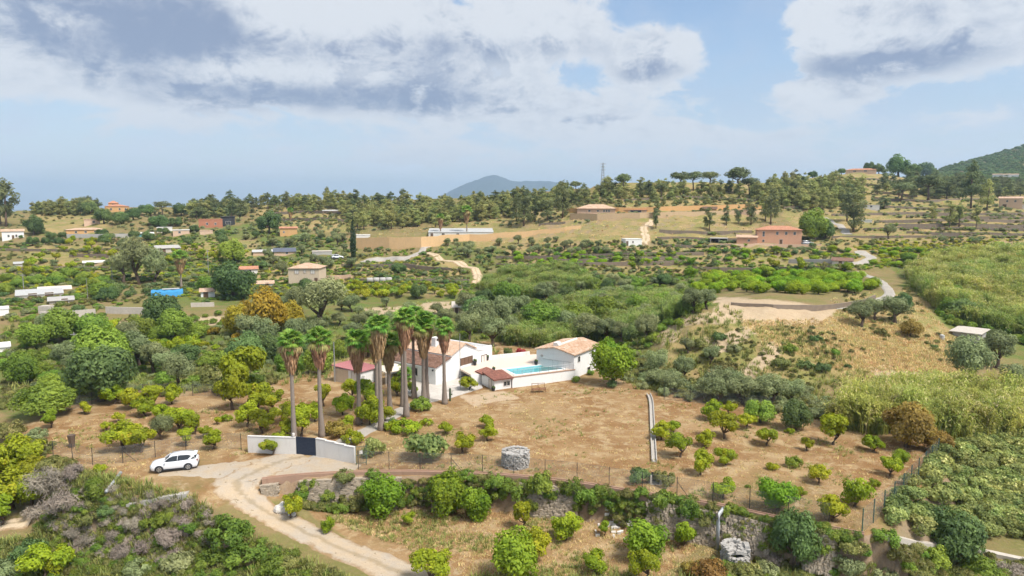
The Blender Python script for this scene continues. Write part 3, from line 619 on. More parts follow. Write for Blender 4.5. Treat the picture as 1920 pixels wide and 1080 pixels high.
# fan palms
def frond_mesh(name, mat_, seed, fold=.35, droop=.55, nb=15, L=1.0):
    rng = np.random.default_rng(seed); V = []; Q = []; A = []
    n0 = 0; V += [(0,-.02,0),(0,.02,0),(.85,.016,.05),(.85,-.016,.05)]; Q.append((0,1,2,3)); A += [.6]*4
    for k in range(nb):
        a = (k/(nb-1)-.5)*3.5; l = L*(1-.22*abs(a)/1.75)*rng.uniform(.85, 1.1); c, s_ = math.cos(a), math.sin(a); w = .085; z1 = .10*(1 if k % 2 else -1)*.6
        p0 = np.array((.82, 0, .05)); p1 = p0+np.array((c*l*.55, s_*l*.55, .05-fold*abs(s_)*l*.3+z1*.3)); p2 = p0+np.array((c*l*.92, s_*l*.92, -droop*l*.45-fold*abs(s_)*l*.4))
        q = np.array((-s_, c, 0)); n0 = len(V); lf = float(np.clip(rng.random(), 0, 1))
        V += [p0-q*.01, p0+q*.01, p1+q*w, p1-q*w, p2+q*.02, p2-q*.02]; Q += [(n0, n0+1, n0+2, n0+3), (n0+3, n0+2, n0+4, n0+5)]; A += [lf]*6
    return npmesh(name, np.array(V), np.array(Q), mat_, False, {'lf': np.array(A)})
FROND = [frond_mesh('palm_frond_%d' % i, L_PLM, 900+i) for i in range(3)]
FRONDY = [frond_mesh('palm_frond_old_%d' % i, L_PLY, 920+i, .6, .9) for i in range(3)]
def skirt_mesh(name, seed, length=2.6, r0=.66):
    rng = np.random.default_rng(seed); V = []; Q = []; A = []
    for k in range(620):
        t = rng.random()**.9; a = rng.uniform(0, 6.28); c, s_ = math.cos(a), math.sin(a); z = -t*length; r_ = (r0*(1-t**1.6*.72)+.16)*rng.uniform(.55, 1.15)*(1.15 if t < .35 else 1)
        l = rng.uniform(.45, .95); w = rng.uniform(.05, .10); n0 = len(V); lean = rng.uniform(-.25, .25)
        p0 = np.array((c*r_*.75, s_*r_*.75, z+.25)); p1 = np.array((c*r_*1.12, s_*r_*1.12, z-l*.45)); p2 = np.array((c*r_*(.98+lean*.3), s_*r_*(.98+lean*.3), z-l)); q = np.array((-s_, c, 0))
        V += [p0-q*w*.4, p0+q*w*.4, p1+q*w, p1-q*w, p2+q*w*.3, p2-q*w*.3]; Q += [(n0, n0+1, n0+2, n0+3), (n0+3, n0+2, n0+4, n0+5)]; A += [float(rng.random())]*6
    return npmesh(name, np.array(V), np.array(Q), L_SKT, False, {'lf': np.array(A)})
SKIRT = [skirt_mesh('palm_skirt_%d' % i, 940+i, 2.4+.4*i) for i in range(3)]
def palm_trunk_mesh(name, seed):        # unit height 10
    rng = random.Random(seed); b = MB(); n = 26; pts = []; rad = []
    bx, by = rng.uniform(-.14, .14), rng.uniform(-.1, .1)
    for i in range(n):
        t = i/(n-1); pts.append((bx*math.sin(t*3.1), by*math.sin(t*2.6), 10*t-.2*(i == 0))); rad.append((.22*(1-t)**6+.235-.06*t)*(1+.05*(i % 2)))
    b.tube(pts, rad, 10); return b.mesh(name, M_PALM, True)
PTRUNK = [palm_trunk_mesh('palm_trunk_%d' % i, 960+i) for i in range(4)]
def palm(p, h, label, group=None, crown=1.0, fr=38, skirt=True, name='fan_palm', tr=1.0):
    """h = trunk height to the crown"""
    k = random.randrange(4); root = thing(name, label, 'palm tree', p, random.uniform(0, 6.28), group)
    put('trunk', PTRUNK[k], root, sc=(tr, tr, h/10))
    for i in range(fr):
        e = -68+146*((i+.5)/fr)**.72                         # from below the horizontal to upright
        old = e < -14 and random.random() < .8
        o = put('frond', random.choice(FRONDY if old else FROND), root, (0, 0, h+.1+.25*(i/fr)))
        o.rotation_euler = (random.uniform(-.25, .25), -R(e), i*2.39996+random.uniform(-.2, .2)); s_ = crown*random.uniform(.88, 1.08)*(1.0 if e < 55 else .8); o.scale = (s_, s_, s_)
    if skirt:
        put('dead_frond_skirt', random.choice(SKIRT), root, (0, 0, h-.05), random.uniform(0, 6), crown)
    return root
# ------------------------------------------------------------------ placing plants
SIZEJ = 1.0
KNAME = {'lowcitrus': ('citrus_tree', 'tree'), 'citrus': ('citrus_tree', 'tree'), 'orange': ('orange_tree', 'tree'), 'olive': ('olive_tree', 'tree'), 'carob': ('carob_tree', 'tree'), 'broad': ('broadleaf_tree', 'tree'),
         'golden': ('golden_tree', 'tree'), 'rusty': ('rusty_tree', 'tree'), 'pine': ('pine_tree', 'pine tree'), 'darkpine': ('pine_tree', 'pine tree'), 'umbrella': ('umbrella_pine', 'pine tree'), 'cypress': ('cypress_tree', 'cypress')}
BNAME = {'green': 'green_bush', 'scrub': 'scrub_bush', 'dark': 'dark_bush', 'ivy': 'ivy_bush', 'citrus': 'citrus_bush', 'olive': 'grey_bush', 'rusty': 'brown_bush', 'red': 'flowering_bush', 'yellow': 'yellow_bush', 'fig': 'fig_bush', 'dead': 'dead_bush', 'cane': 'cane_clump', 'greencane': 'cane_clump', 'golden': 'golden_bush'}
KEEP = []
PLACED = []     # (x, y, radius) of single plants, to keep the fill apart
def tree(kind, p, width, label=None, group=None, hs=1.0):
    c, t = random.choice(PROTO[kind]); nm, cat = KNAME[kind]; s_ = width/NOM[kind]
    root = thing(nm, label, cat, p-Vector((0, 0, .05)), random.uniform(0, 6.28), group)
    root.scale = (s_, s_, s_*hs*random.uniform(.93, 1.08))
    if t is not None: put('trunk', t, root)
    put('crown', c, root); PLACED.append((p.x, p.y, width*.45)); return root
def bush(kind, p, width, label=None, group=None, hs=1.0):
    me = random.choice(BUSHL[kind] if width > 2.2 and kind in BUSHL else BUSH[kind]); s_ = width/2.2
    o = put(BNAME[kind], me, None, p-Vector((0, 0, .06)), random.uniform(0, 6.28), (s_, s_, s_*hs)); PLACED.append((p.x, p.y, width*.45))
    return tag(o, label, 'cane' if 'cane' in kind else 'bush', group)
ORD = ['first','second','third','fourth','fifth','sixth','seventh','eighth','ninth','tenth','eleventh','twelfth','thirteenth','fourteenth','fifteenth','sixteenth','seventeenth','eighteenth','nineteenth','twentieth']
def ordw(i):
    if i >= 99: return 'hundredth' if i == 99 else 'hundred-and-'+ordw(i-100)
    if i < 20: return ORD[i]
    t, u = divmod(i+1, 10); T = {2:'twent',3:'thirt',4:'fort',5:'fift',6:'sixt',7:'sevent',8:'eight',9:'ninet'}[t]
    return T+'ieth' if u == 0 else T+'y-'+ORD[u-1]
def relabel(objs, label):
    objs = sorted(objs, key=lambda o: o.location.x/o.location.y)
    for i, o in enumerate(objs): o['label'] = '%s, %s from left' % (label, ordw(i)) if len(objs) > 1 else label
def dep(p): return p.y*CT-(p.z-CAMZ)*ST
def plot(where, group, items, desc):
    """items: (kind, px, py_base, width_px[, height factor]); b: prefix = bush. Labels count from the left inside the plot and kind."""
    by = {}
    for it in items: by.setdefault(it[0], []).append(it)
    for kind, L in by.items():
        L.sort(key=lambda t: t[1])
        for i, it in enumerate(L):
            p = hit(it[1], it[2])
            if p is None: continue
            w = it[3]*dep(p)/F; hs = it[4] if len(it) > 4 else 1.0
            d = desc.get(kind, desc.get('*', kind))
            if len(it) > 5: lab = it[5]
            elif len(L) == 1: lab = d+' '+where
            else: lab = '%s %s, %s from left' % (d, where, ordw(i))
            if kind.startswith('b:'): bush(kind[2:], p, w, lab, group, hs)
            else: tree(kind, p, w, lab, group, hs)
# ------------------------------------------------------------------ palms in front of the villa
PALMS = [(552,838,630,'leftmost tall fan palm, beside the left end of the dark gate'),
 (604,818,625,'second tall fan palm from the left, behind the dark gate'),
 (673,795,628,'slim tall fan palm standing in front of the red roofed shed'),
 (707,782,612,'tall fan palm behind the thickest pair of trunks, left of centre'),
 (715,806,600,'nearest of the palm pair left of the villa, pale grey trunk'),
 (731,770,632,'shorter fan palm with brown skirt right of the palm pair'),
 (756,762,600,'dim fan palm trunk directly behind the nearest centre palm'),
 (762,781,588,'tall fan palm in the middle of the row before the brown roof'),
 (777,747,582,'rearmost slim fan palm before the villa roof'),
 (795,752,604,'fan palm with double looking trunk before the villa wall'),
 (800,748,592,'fan palm just behind the double trunk palm at the villa'),
 (834,757,604,'rightmost tall fan palm at the villa corner')]
for px, py, ptop, lab in PALMS:
    p = hit(px, py); D = dep(p); h = (py-ptop)*D/F*1.02
    palm(p, h-.9, lab, 'row of tall fan palms', crown=random.uniform(1.0,1.15) if px < 700 else random.uniform(.92,1.05)); PLACED.append((p.x, p.y, .8))
for px, py, ptop, lab in [(760,722,690,'small bushy fan palm against the villa front wall'),(748,716,688,'little fan palm left of the villa front wall')]:
    p = at(px, py, 0); palm(p, 1.3, lab, None, .85, 26, False)
for px, py, ptop, lab in [(340,538,482,'lone fan palm beside the grey olive trees on the left'),(875,440,395,'far fan palm standing before the white warehouse'),(826,438,408,'smaller far fan palm left of the white warehouse'),(545,418,395,'far fan palm above the small orange house')]:
    p = hit(px, py); h = (py-ptop)*dep(p)/F; palm(p, h, lab, None, min(1.7, max(1.1, h/5.5)), 26, h > 6)
# ------------------------------------------------------------------ single plants near the house
CD = {'lowcitrus': 'low bright green citrus tree', 'citrus': 'small bright green citrus tree', 'orange': 'dense round orange tree', 'olive': 'grey green olive tree', 'carob': 'dark green carob tree', 'broad': 'leafy mid green tree', 'rusty': 'rust brown leafy tree',
      'golden': 'golden yellow leafy tree', 'darkpine': 'dark green pine', 'pine': 'olive green pine', 'umbrella': 'flat topped umbrella pine',
      'b:citrus': 'low bright green citrus bush', 'b:green': 'round green bush', 'b:dark': 'dark green bush', 'b:scrub': 'olive brown scrub bush', 'b:olive': 'grey green bush', 'b:dead': 'grey lilac dead bush', 'b:ivy': 'dark ivy mass', 'b:rusty': 'brown bush', 'b:fig': 'broad leaved fig bush', 'b:yellow': 'yellow green bush','b:golden':'golden yellow bush', 'b:red':'red flowering bush'}
plot('on lower terrace below the stone wall', 'trees on the lower terrace', [('orange',722,968,80,1.0,'round orange tree on lower terrace, left of the other round ones'),('citrus',765,984,28),('orange',838,966,72),('orange',897,974,60),('citrus',614,1000,30,1.4),('citrus',545,972,48,1.2),('citrus',980,992,46,1.3),
   ('citrus',1060,1012,66),('citrus',1134,1004,28,1.3),('orange',1213,1046,88,.9,'largest dark orange tree on lower terrace beside white stones'),('citrus',1283,1024,50,1.2),('orange',968,1092,100,.95,'big bright orange tree cut by bottom edge, centre'),('citrus',1003,1048,62,1.15),('citrus',1116,1074,58,.95),('citrus',1210,1092,66,1.1),('citrus',812,1096,84,.9)], CD)
plot('on dry field before the villa', 'trees on the dry field', [('citrus',835,814,30),('citrus',867,848,50),('citrus',912,802,30),('citrus',914,826,38),('b:fig',790,866,108,.9,'wide pale leaved shrub behind the front fence'),('b:fig',700,852,54,1.2,'pale leaved shrub behind the right gate wall'),('b:citrus',660,832,52,1.1),('b:citrus',760,812,72,.9),('b:citrus',735,806,40,1.1),('b:citrus',800,798,30),
   ('b:dark',1196,905,60,1.1,'dark oleander shrub at lower end of the concrete channel'),('b:scrub',1245,908,58,1.0,'pale dry side of the shrub beside the channel end'),('b:green',790,768,58,.95,'round green shrub at the palm row right end'),('b:dark',737,800,28,1.3),('citrus',512,853,46,.85,'small citrus tree in front of the white gate wall')], CD)
plot('beside the pool house', 'greenery around the pool house', [('orange',1150,722,82,.95,'large bright green tree right of the pool house'),('orange',1140,690,52,1.1,'green tree behind the pool house corner'),('b:green',1080,717,22,1.2),('b:dark',1148,727,26,1.2),('citrus',1091,698,22,1.2),('b:green',1106,703,18,1.2),('citrus',880,731,40,.95,'round citrus tree between pole and pump house'),('b:red',975,664,24,1.0),('b:dark',952,666,24,1.4)], CD)
plot('in orchard just right of channel', 'orchard right of the channel', [('citrus',1240,824,44),('citrus',1262,812,32),('citrus',1275,857,54),('citrus',1313,890,50),('citrus',1322,838,40),('citrus',1335,788,46),('citrus',1358,822,60),('citrus',1361,872,42),('citrus',1356,936,48),('citrus',1400,804,38)], CD)
plot('in orchard near right fence', 'orchard near the right fence', [('citrus',1437,835,46),('b:citrus',1450,880,30),('b:green',1488,875,42,1.2),('citrus',1535,906,44),('citrus',1513,845,26),('citrus',1562,834,66),('citrus',1638,846,42),('citrus',1560,977,64),('citrus',1603,949,66),('citrus',1637,918,26),('citrus',1668,893,46),('orange',1688,868,32,.8),('orange',1458,957,72,.8,'vivid green leafy tree near front of right orchard'),('citrus',1500,934,26,1.0),('b:green',1402,914,13),('citrus',1366,776,30),('carob',1492,806,58,1.3,'dark tall tree at back edge of right orchard'),('broad',1425,792,60,.9,'light green leafy tree at back of right orchard'),('b:citrus',1480,812,22)], CD)
plot('in left orchard front', 'left orchard, front part', [('citrus',200,808,22),('citrus',222,792,24),('citrus',232,842,72,.9),('citrus',265,848,60,1.0),('olive',303,824,46),('citrus',336,808,62,1.0),('citrus',367,814,36,1.2),('citrus',349,836,38),('citrus',400,842,44),('citrus',408,796,18),('citrus',96,802,36,1.2),('citrus',385,822,30)], CD)
plot('along back of left orchard', 'left orchard, back rows', [('citrus',160,777,28),('citrus',215,757,52),('citrus',248,766,54),('citrus',272,780,48),('citrus',288,764,48),('citrus',322,758,40),('citrus',308,788,42),('broad',88,778,112,.72,'spreading fig tree at left end of the orchard')], CD)
plot('between left orchard and palms', 'orchard left of the palms', [('citrus',436,768,66,1.2),('citrus',452,742,88,1.15),('citrus',484,762,60),('citrus',512,772,56),('citrus',535,792,48),('citrus',492,812,52),('citrus',463,800,50),('citrus',566,818,64,1.1),('citrus',540,816,36),('citrus',527,835,36),('b:citrus',425,790,28)], CD)
plot('among the palm trunks', 'orchard among the palms', [('citrus',607,762,40,1.3),('citrus',643,778,46,1.2),('citrus',690,768,54,1.2),('citrus',694,796,60,1.1),('citrus',722,790,40),('b:rusty',634,816,70,1.0,'bare reddish shrub behind the gate'),('citrus',745,742,36,1.2),('citrus',772,738,28),('citrus',662,748,40),('citrus',590,790,38),('citrus',655,812,38),('b:yellow',705,745,36)], CD)
# ------------------------------------------------------------------ foreground left: scrub, dead bushes, bright trees
plot('at far left edge below the fence', 'bright trees at the far left', [('citrus',40,880,80,1.0),('citrus',15,900,70,1.1),('citrus',62,895,52,1.0),('citrus',25,955,95,1.0),('citrus',60,948,70,1.0),('citrus',5,985,70),('citrus',85,1085,85,1.0),('citrus',110,1075,60)], CD)
plot('on lower left scrub slope', 'bushes on the lower left slope', [('b:dead',90,930,110,1.2),('b:dead',120,965,90,1.3),('b:dead',60,975,60),('b:dead',165,1022,50,1.1),('b:dead',210,1012,38,1.2),('b:dead',250,990,52,1.0),('b:dead',225,1048,58,1.1),('b:dead',270,1040,46,1.2),('b:dead',320,1020,66,1.2),('b:dead',352,985,44,1.1),('b:dead',300,955,50,.9),('b:dead',355,955,40,1.1),('b:dead',140,1008,50),
   ('b:dark',60,1050,80,1.1),('b:dark',200,965,50),('b:ivy',285,992,52),('b:green',310,978,50),('b:ivy',430,1020,110,1.0),('b:ivy',470,1060,110,.9),('b:ivy',400,1065,80),('b:green',350,1000,60),('b:ivy',520,1075,80),('b:scrub',540,1062,60),('b:olive',15,1080,70,1.2),('b:olive',335,1065,80),('b:olive',260,1078,70),('b:scrub',180,985,60),('b:green',175,920,40,1.4),('b:ivy',180,935,40,1.6),('b:dead',140,900,60,1.2),('b:yellow',190,885,28,1.4),('b:scrub',100,880,60),('b:scrub',75,850,60),('b:olive',70,825,50),('b:scrub',20,820,70)], CD)
# ------------------------------------------------------------------ on the stone wall
plot('growing over the stone wall', 'ivy and shrubs on the stone wall', [('b:ivy',582,922,52,1.2),('b:ivy',612,938,46,1.2),('b:green',560,940,46,1.3),('b:ivy',695,898,46),('b:scrub',640,905,60),('b:scrub',660,950,70),('b:green',640,962,40),('b:ivy',875,900,44),('b:dark',870,938,46),('b:ivy',930,912,60),('b:ivy',960,935,70,1.3),('b:ivy',1015,925,66,1.4),('b:ivy',1000,955,60,1.2),('b:ivy',1075,930,60,1.3),('b:ivy',1100,948,66,1.3),('b:ivy',1125,928,44),('b:ivy',1250,955,66,1.2),('b:ivy',1290,968,62,1.3),('b:scrub',1320,985,60),('b:green',1370,970,46,1.2)], CD)
# ------------------------------------------------------------------ bottom right scrub
plot('at bottom right corner', 'bushes at the bottom right', [('carob',1490,1062,90,1.5,'tall dark shrub at bottom edge right of the pipe'),('carob',1785,1050,110,1.25,'tall dark olive tree below the fig bushes'),('b:scrub',1600,1035,70),('b:green',1660,1022,66),('b:scrub',1690,1050,70),('b:olive',1580,1075,90,1.1),('b:olive',1650,1085,80),('b:dead',1450,1062,60),('b:rusty',1330,1085,90,.9),('b:rusty',1300,1078,60),('b:scrub',1400,1085,70),('b:olive',1440,1080,60),('b:green',1540,1035,60),('b:green',1750,1060,70,1.2),('b:green',1840,1080,80),('b:dead',1900,1080,80,.8),('b:green',1430,1030,46),('b:yellow',1375,1045,30)], CD)
plot('among the canes at right', 'shrubs by the canes', [('rusty',1700,838,100,1.1,'large rust brown shrub before the canes'),('rusty',1755,845,56,1.0,'smaller rust brown shrub at fence corner'),('b:dark',1600,805,50),('b:rusty',1640,800,50)], CD)
# ------------------------------------------------------------------ mound and ravine on the right
plot('on the green mound slope', 'olive trees on the mound', [('olive',1230,708,52),('olive',1282,708,40),('olive',1290,662,32),('olive',1332,682,36),('olive',1345,756,60,.85),('olive',1392,757,72,.8),('olive',1448,756,72,.8),('olive',1320,748,46,.85),('olive',1260,738,50,.85),('olive',1212,640,52),('b:scrub',1310,652,40),('b:dark',1350,640,40),('b:green',1568,668,26,1.3),('b:dark',1590,690,16),('b:dark',1508,690,40,.8),('b:dark',1545,695,44,.8),('b:scrub',1460,690,50),('b:scrub',1290,690,36),('b:scrub',1200,690,40),('b:green',1480,660,36),('b:scrub',1360,700,60),('b:olive',1375,660,36),('b:dark',1530,640,30)], CD)
plot('beside the ruined hut', 'olives near the ruined hut', [('olive',1818,728,92,1.1,'big grey olive tree below the ruined hut'),('olive',1870,690,70,1.0,'olive tree right of the ruined hut'),('olive',1615,612,52,.9),('olive',1678,605,54),('olive',1640,600,40),('rusty',1706,630,42,1.0,'brownish round shrub between the olives'),('olive',1895,735,60),('carob',1800,600,56),('b:scrub',1650,628,30),('carob',1690,585,40,1.2),('b:dark',1750,652,20,.7)], CD)
# ------------------------------------------------------------------ left ravine
plot('in the left ravine', 'trees in the left ravine', [('carob',190,752,130,1.05,'biggest dark carob tree filling the left ravine'),('broad',195,700,110,1.0),('olive',262,690,60,1.2),('olive',337,728,66,1.0),('broad',38,722,72,1.2),('broad',62,655,62,1.0),('olive',128,705,56,1.3),('carob',460,692,80,1.2),('carob',510,680,60,1.2),('olive',288,700,60),('carob',345,682,60,.8),('olive',310,705,50),('broad',120,640,80,1.0),('broad',175,640,66),('olive',95,635,46),('broad',330,635,70,1.0),('broad',262,636,60),('olive',240,660,50,1.2),('broad',420,700,60),('olive',470,650,60),('carob',575,690,60,1.3),('broad',600,700,60,1.1),('broad',545,705,56,1.2),('olive',560,655,60),('olive',500,655,56),('broad',640,672,40,1.1),('broad',690,668,60,1.0),('b:citrus',295,660,60),('b:citrus',330,655,50),('b:citrus',360,650,50),('b:yellow',275,655,40),('b:citrus',205,620,50),('b:dark',100,735,40),('b:citrus',160,740,36),('b:citrus',382,650,26),('b:citrus',405,655,22),('b:scrub',400,720,80),('b:scrub',430,735,70),('b:ivy',470,730,70)], CD)
plot('left of the palm crowns', 'golden trees', [('golden',450,632,64,1.2),('golden',492,628,92,1.2),('golden',542,622,62,1.3),('b:golden',455,648,50,1.2),('b:golden',400,628,30,1.3)], CD)
plot('on the valley floor at left', 'trees on the left valley floor', [('carob',305,612,72,1.2,'round dark carob tree beside the long stone wall'),('carob',438,560,84,1.0,'dark tree right of the blue tarpaulin'),('olive',232,530,46,1.3),('olive',260,532,60,1.4),('olive',290,532,52,1.3),('olive',600,612,110,.9,'wide grey green olive behind the palm crowns'),('broad',190,560,50,.9),('carob',205,565,36),('broad',436,492,50,1.2),('carob',505,436,44,1.1,'round dark tree left of the small orange house'),('olive',560,588,50),('broad',388,548,40),('b:yellow',680,560,44),('b:yellow',715,558,40),('b:green',740,552,34),('carob',785,560,34,1.2),('olive',660,585,36),('broad',180,545,30),('carob',146,590,26)], CD)
plot('in the ravine behind the villa', 'trees in the ravine behind the villa', [('broad',1016,622,78,1.0,'vivid green round tree in the ravine centre'),('olive',905,625,60,1.1),('olive',940,615,60),('olive',880,640,50,1.1),('olive',925,650,60),('carob',895,600,60),('olive',975,602,50),('olive',1060,625,46),('olive',1100,640,56),('olive',1135,640,48),('olive',1165,642,40,1.0),('carob',1185,640,44,1.0),('olive',1212,642,50,1.1),('broad',1080,612,56),('broad',950,575,60),('olive',1020,565,40),('carob',1065,565,36,1.0),('carob',1020,558,26),('broad',1130,600,60),('broad',1195,590,50),('carob',910,570,40),('olive',875,590,46),('broad',1245,575,40),('olive',1300,585,50,1.0),('carob',1140,545,30,1.1),('broad',1195,540,30),('carob',1245,535,30),('olive',1325,580,40)], CD)
plot('on the terraces below the terracotta house', 'terrace trees below the terracotta house', [('darkpine',1197,505,20,.8),('darkpine',1255,488,18,.7),('darkpine',1338,500,16,.6),('broad',1140,545,26),('broad',1290,560,40,.7),('lowcitrus',1295,520,26,.7),('lowcitrus',1340,550,34,.7),('lowcitrus',1312,552,34,.7),('citrus',1585,510,26),('citrus',1500,508,26),('citrus',1450,505,24),('citrus',1400,500,20),('olive',1666,448,26,1.1,'lone grey olive on the dry slope right of the terracotta house'),('broad',1526,452,64,1.15,'dense dark green tree beside the terracotta house'),('carob',1548,448,36,1.3),('darkpine',1600,435,48,.9),('darkpine',1588,415,36,.9)], CD)
# cypress
p = hit(663,488); tree('cypress', p, 13*dep(p)/F, 'tall narrow dark cypress beside the ochre retaining wall', None, 1.25)
# big pines in the middle distance
plot('in front of the hilltop wall', 'pines before the hilltop wall', [('darkpine',982,424,46,.9),('darkpine',1003,415,30,1.0),('darkpine',1026,414,30,1.0),('darkpine',1055,408,38,.95),('darkpine',968,414,26,.9),('darkpine',1230,428,20),('darkpine',1232,410,20),('darkpine',1330,432,24),('darkpine',1362,422,20,1.0),('darkpine',1384,420,18),('darkpine',1408,422,30,.9),('darkpine',1445,420,34,1.1),('pine',1435,415,26)], CD)
plot('on the hill crest against the sky', 'umbrella pines on the crest', [('umbrella',1275,359,46,0.72),('umbrella',1300,357,41,0.72),('umbrella',1330,355,39,0.76),('umbrella',1385,365,57,0.72),('umbrella',1170,362,39,0.72),('umbrella',1080,362,29,0.65),('umbrella',305,405,34,0.65),('umbrella',968,372,23,0.65),('umbrella',1405,367,41,0.72),('umbrella',1240,369,30,.72)], CD)
plot('around the hilltop house at right', 'trees around the far hilltop house', [('carob',1630,318,20,1.3),('carob',1648,320,20,1.3),('carob',1578,320,16,1.0),('carob',1684,330,44,1.2),('carob',1710,335,34,1.1),('carob',1735,335,40,1.1),('carob',1524,332,18,.9),('umbrella',1740,378,60,.75),('umbrella',1690,378,50,.65),('darkpine',1820,390,46,1.0),('pine',1850,395,32,1.0),('pine',1780,425,26,1.0),('pine',1798,425,26,.9),('pine',1830,430,22,1.1),('pine',1748,415,18)], CD)
plot('on the left skyline', 'trees on the left skyline', [('darkpine',12,425,50,1.0),('darkpine',0,420,50,1.0),('carob',64,440,36,1.3,'dark conical tree right of the small white house'),('carob',195,420,34,1.1),('carob',226,420,36,.9),('carob',250,412,30),('carob',275,404,30),('carob',170,402,30),('carob',300,425,40,.7),('carob',330,425,26),('carob',340,405,30)], CD)
# ------------------------------------------------------------------ fill planting
def inpoly(x, y, poly):
    c = False; n = len(poly)
    for i in range(n):
        x0, y0 = poly[i]; x1, y1 = poly[(i+1) % n]
        if (y0 > y) != (y1 > y) and x < (x1-x0)*(y-y0)/(y1-y0)+x0: c = not c
    return c
_vpx, _vpy, _ = proj(_XX, _YY, GZ)
_run = np.minimum.accumulate(_vpy, axis=1); _dpy = np.zeros_like(_vpy); _dpy[:, 1:] = np.concatenate([np.full((len(GU), 1), 1200.0), _run[:, :-1]], 1)[:, 1:]-_vpy[:, 1:]
_dpy = np.clip(_dpy, 0, 12); _vis = np.argwhere((_dpy > 0) & (_YY < 2300)); _vx = _vpx[_vis[:,0], _vis[:,1]]; _vy = _vpy[_vis[:,0], _vis[:,1]]; _vw = _dpy[_vis[:,0], _vis[:,1]]
def fillpts(poly, n, mind, avoid=.8, seed=0, tries=6, keepout=True, clump=None):
    """scatter over the visible ground inside a picture polygon, keeping a minimum spacing on the ground"""
    rg = np.random.default_rng(seed+1); xs = [p[0] for p in poly]; ys = [p[1] for p in poly]
    k = np.nonzero((_vx > min(xs)) & (_vx < max(xs)) & (_vy > min(ys)) & (_vy < max(ys)))[0]
    _, ins = poly_sd(_vx[k], _vy[k], poly); k = k[ins]
    if len(k) == 0: return []
    w = _vw[k]/_vw[k].sum(); c = _vis[rg.choice(k, n*tries, p=w)]
    uu = GU[c[:,0]]+rg.uniform(-4, 4, len(c)); yy = GY[c[:,1]]; yy = yy*(1+rg.uniform(-1, 1, len(c))*np.where(yy > 750, .0175, .0026)); xx = (uu-960)/F*yy; zz = Hh(xx, yy)
    ok = np.ones(len(c), bool)
    if clump: ok &= vnoise(xx/clump[0], yy/clump[0], seed)+.35*rg.random(len(c)) >= clump[1]
    PL = np.array(PLACED+[(a, b_, r_/max(avoid, .01)) for a, b_, r_ in KEEP]) if keepout else np.zeros((0, 3))
    out = []; cell = {}
    dm = mind*rg.uniform(.5, 1.5, len(c))
    for i in np.nonzero(ok)[0]:
        if len(out) >= n: break
        x, y = xx[i], yy[i]; kx, ky = int(x//mind), int(y//mind); good = True
        for a in (-1, 0, 1):
            for b_ in (-1, 0, 1):
                for q in cell.get((kx+a, ky+b_), ()):
                    if (q[0]-x)**2+(q[1]-y)**2 < dm[i]**2: good = False
        if not good: continue
        if keepout:
            if len(PL) and ((PL[:,0]-x)**2+(PL[:,1]-y)**2 < (PL[:,2]*avoid)**2).any(): continue
            if ((ROADA[:,0]-x)**2+(ROADA[:,1]-y)**2 < 1.7).any(): continue
        cell.setdefault((kx, ky), []).append((x, y)); out.append(Vector((x, y, zz[i])))
    return out
ROADL = []
for o in bpy.data.objects:
    if o.get('kind') == 'structure' and o.name.split('.')[0] in ('driveway','parking_apron','house_path','winding_road','upper_road','hillside_road','wall_road','dirt_track','hill_track','garden_track'):
        a = np.empty(len(o.data.vertices)*3, np.float32); o.data.vertices.foreach_get('co', a); a = a.reshape(-1, 3); ROADL.append(a[:, :2])
ROADA = np.concatenate(ROADL)
GNT = {}
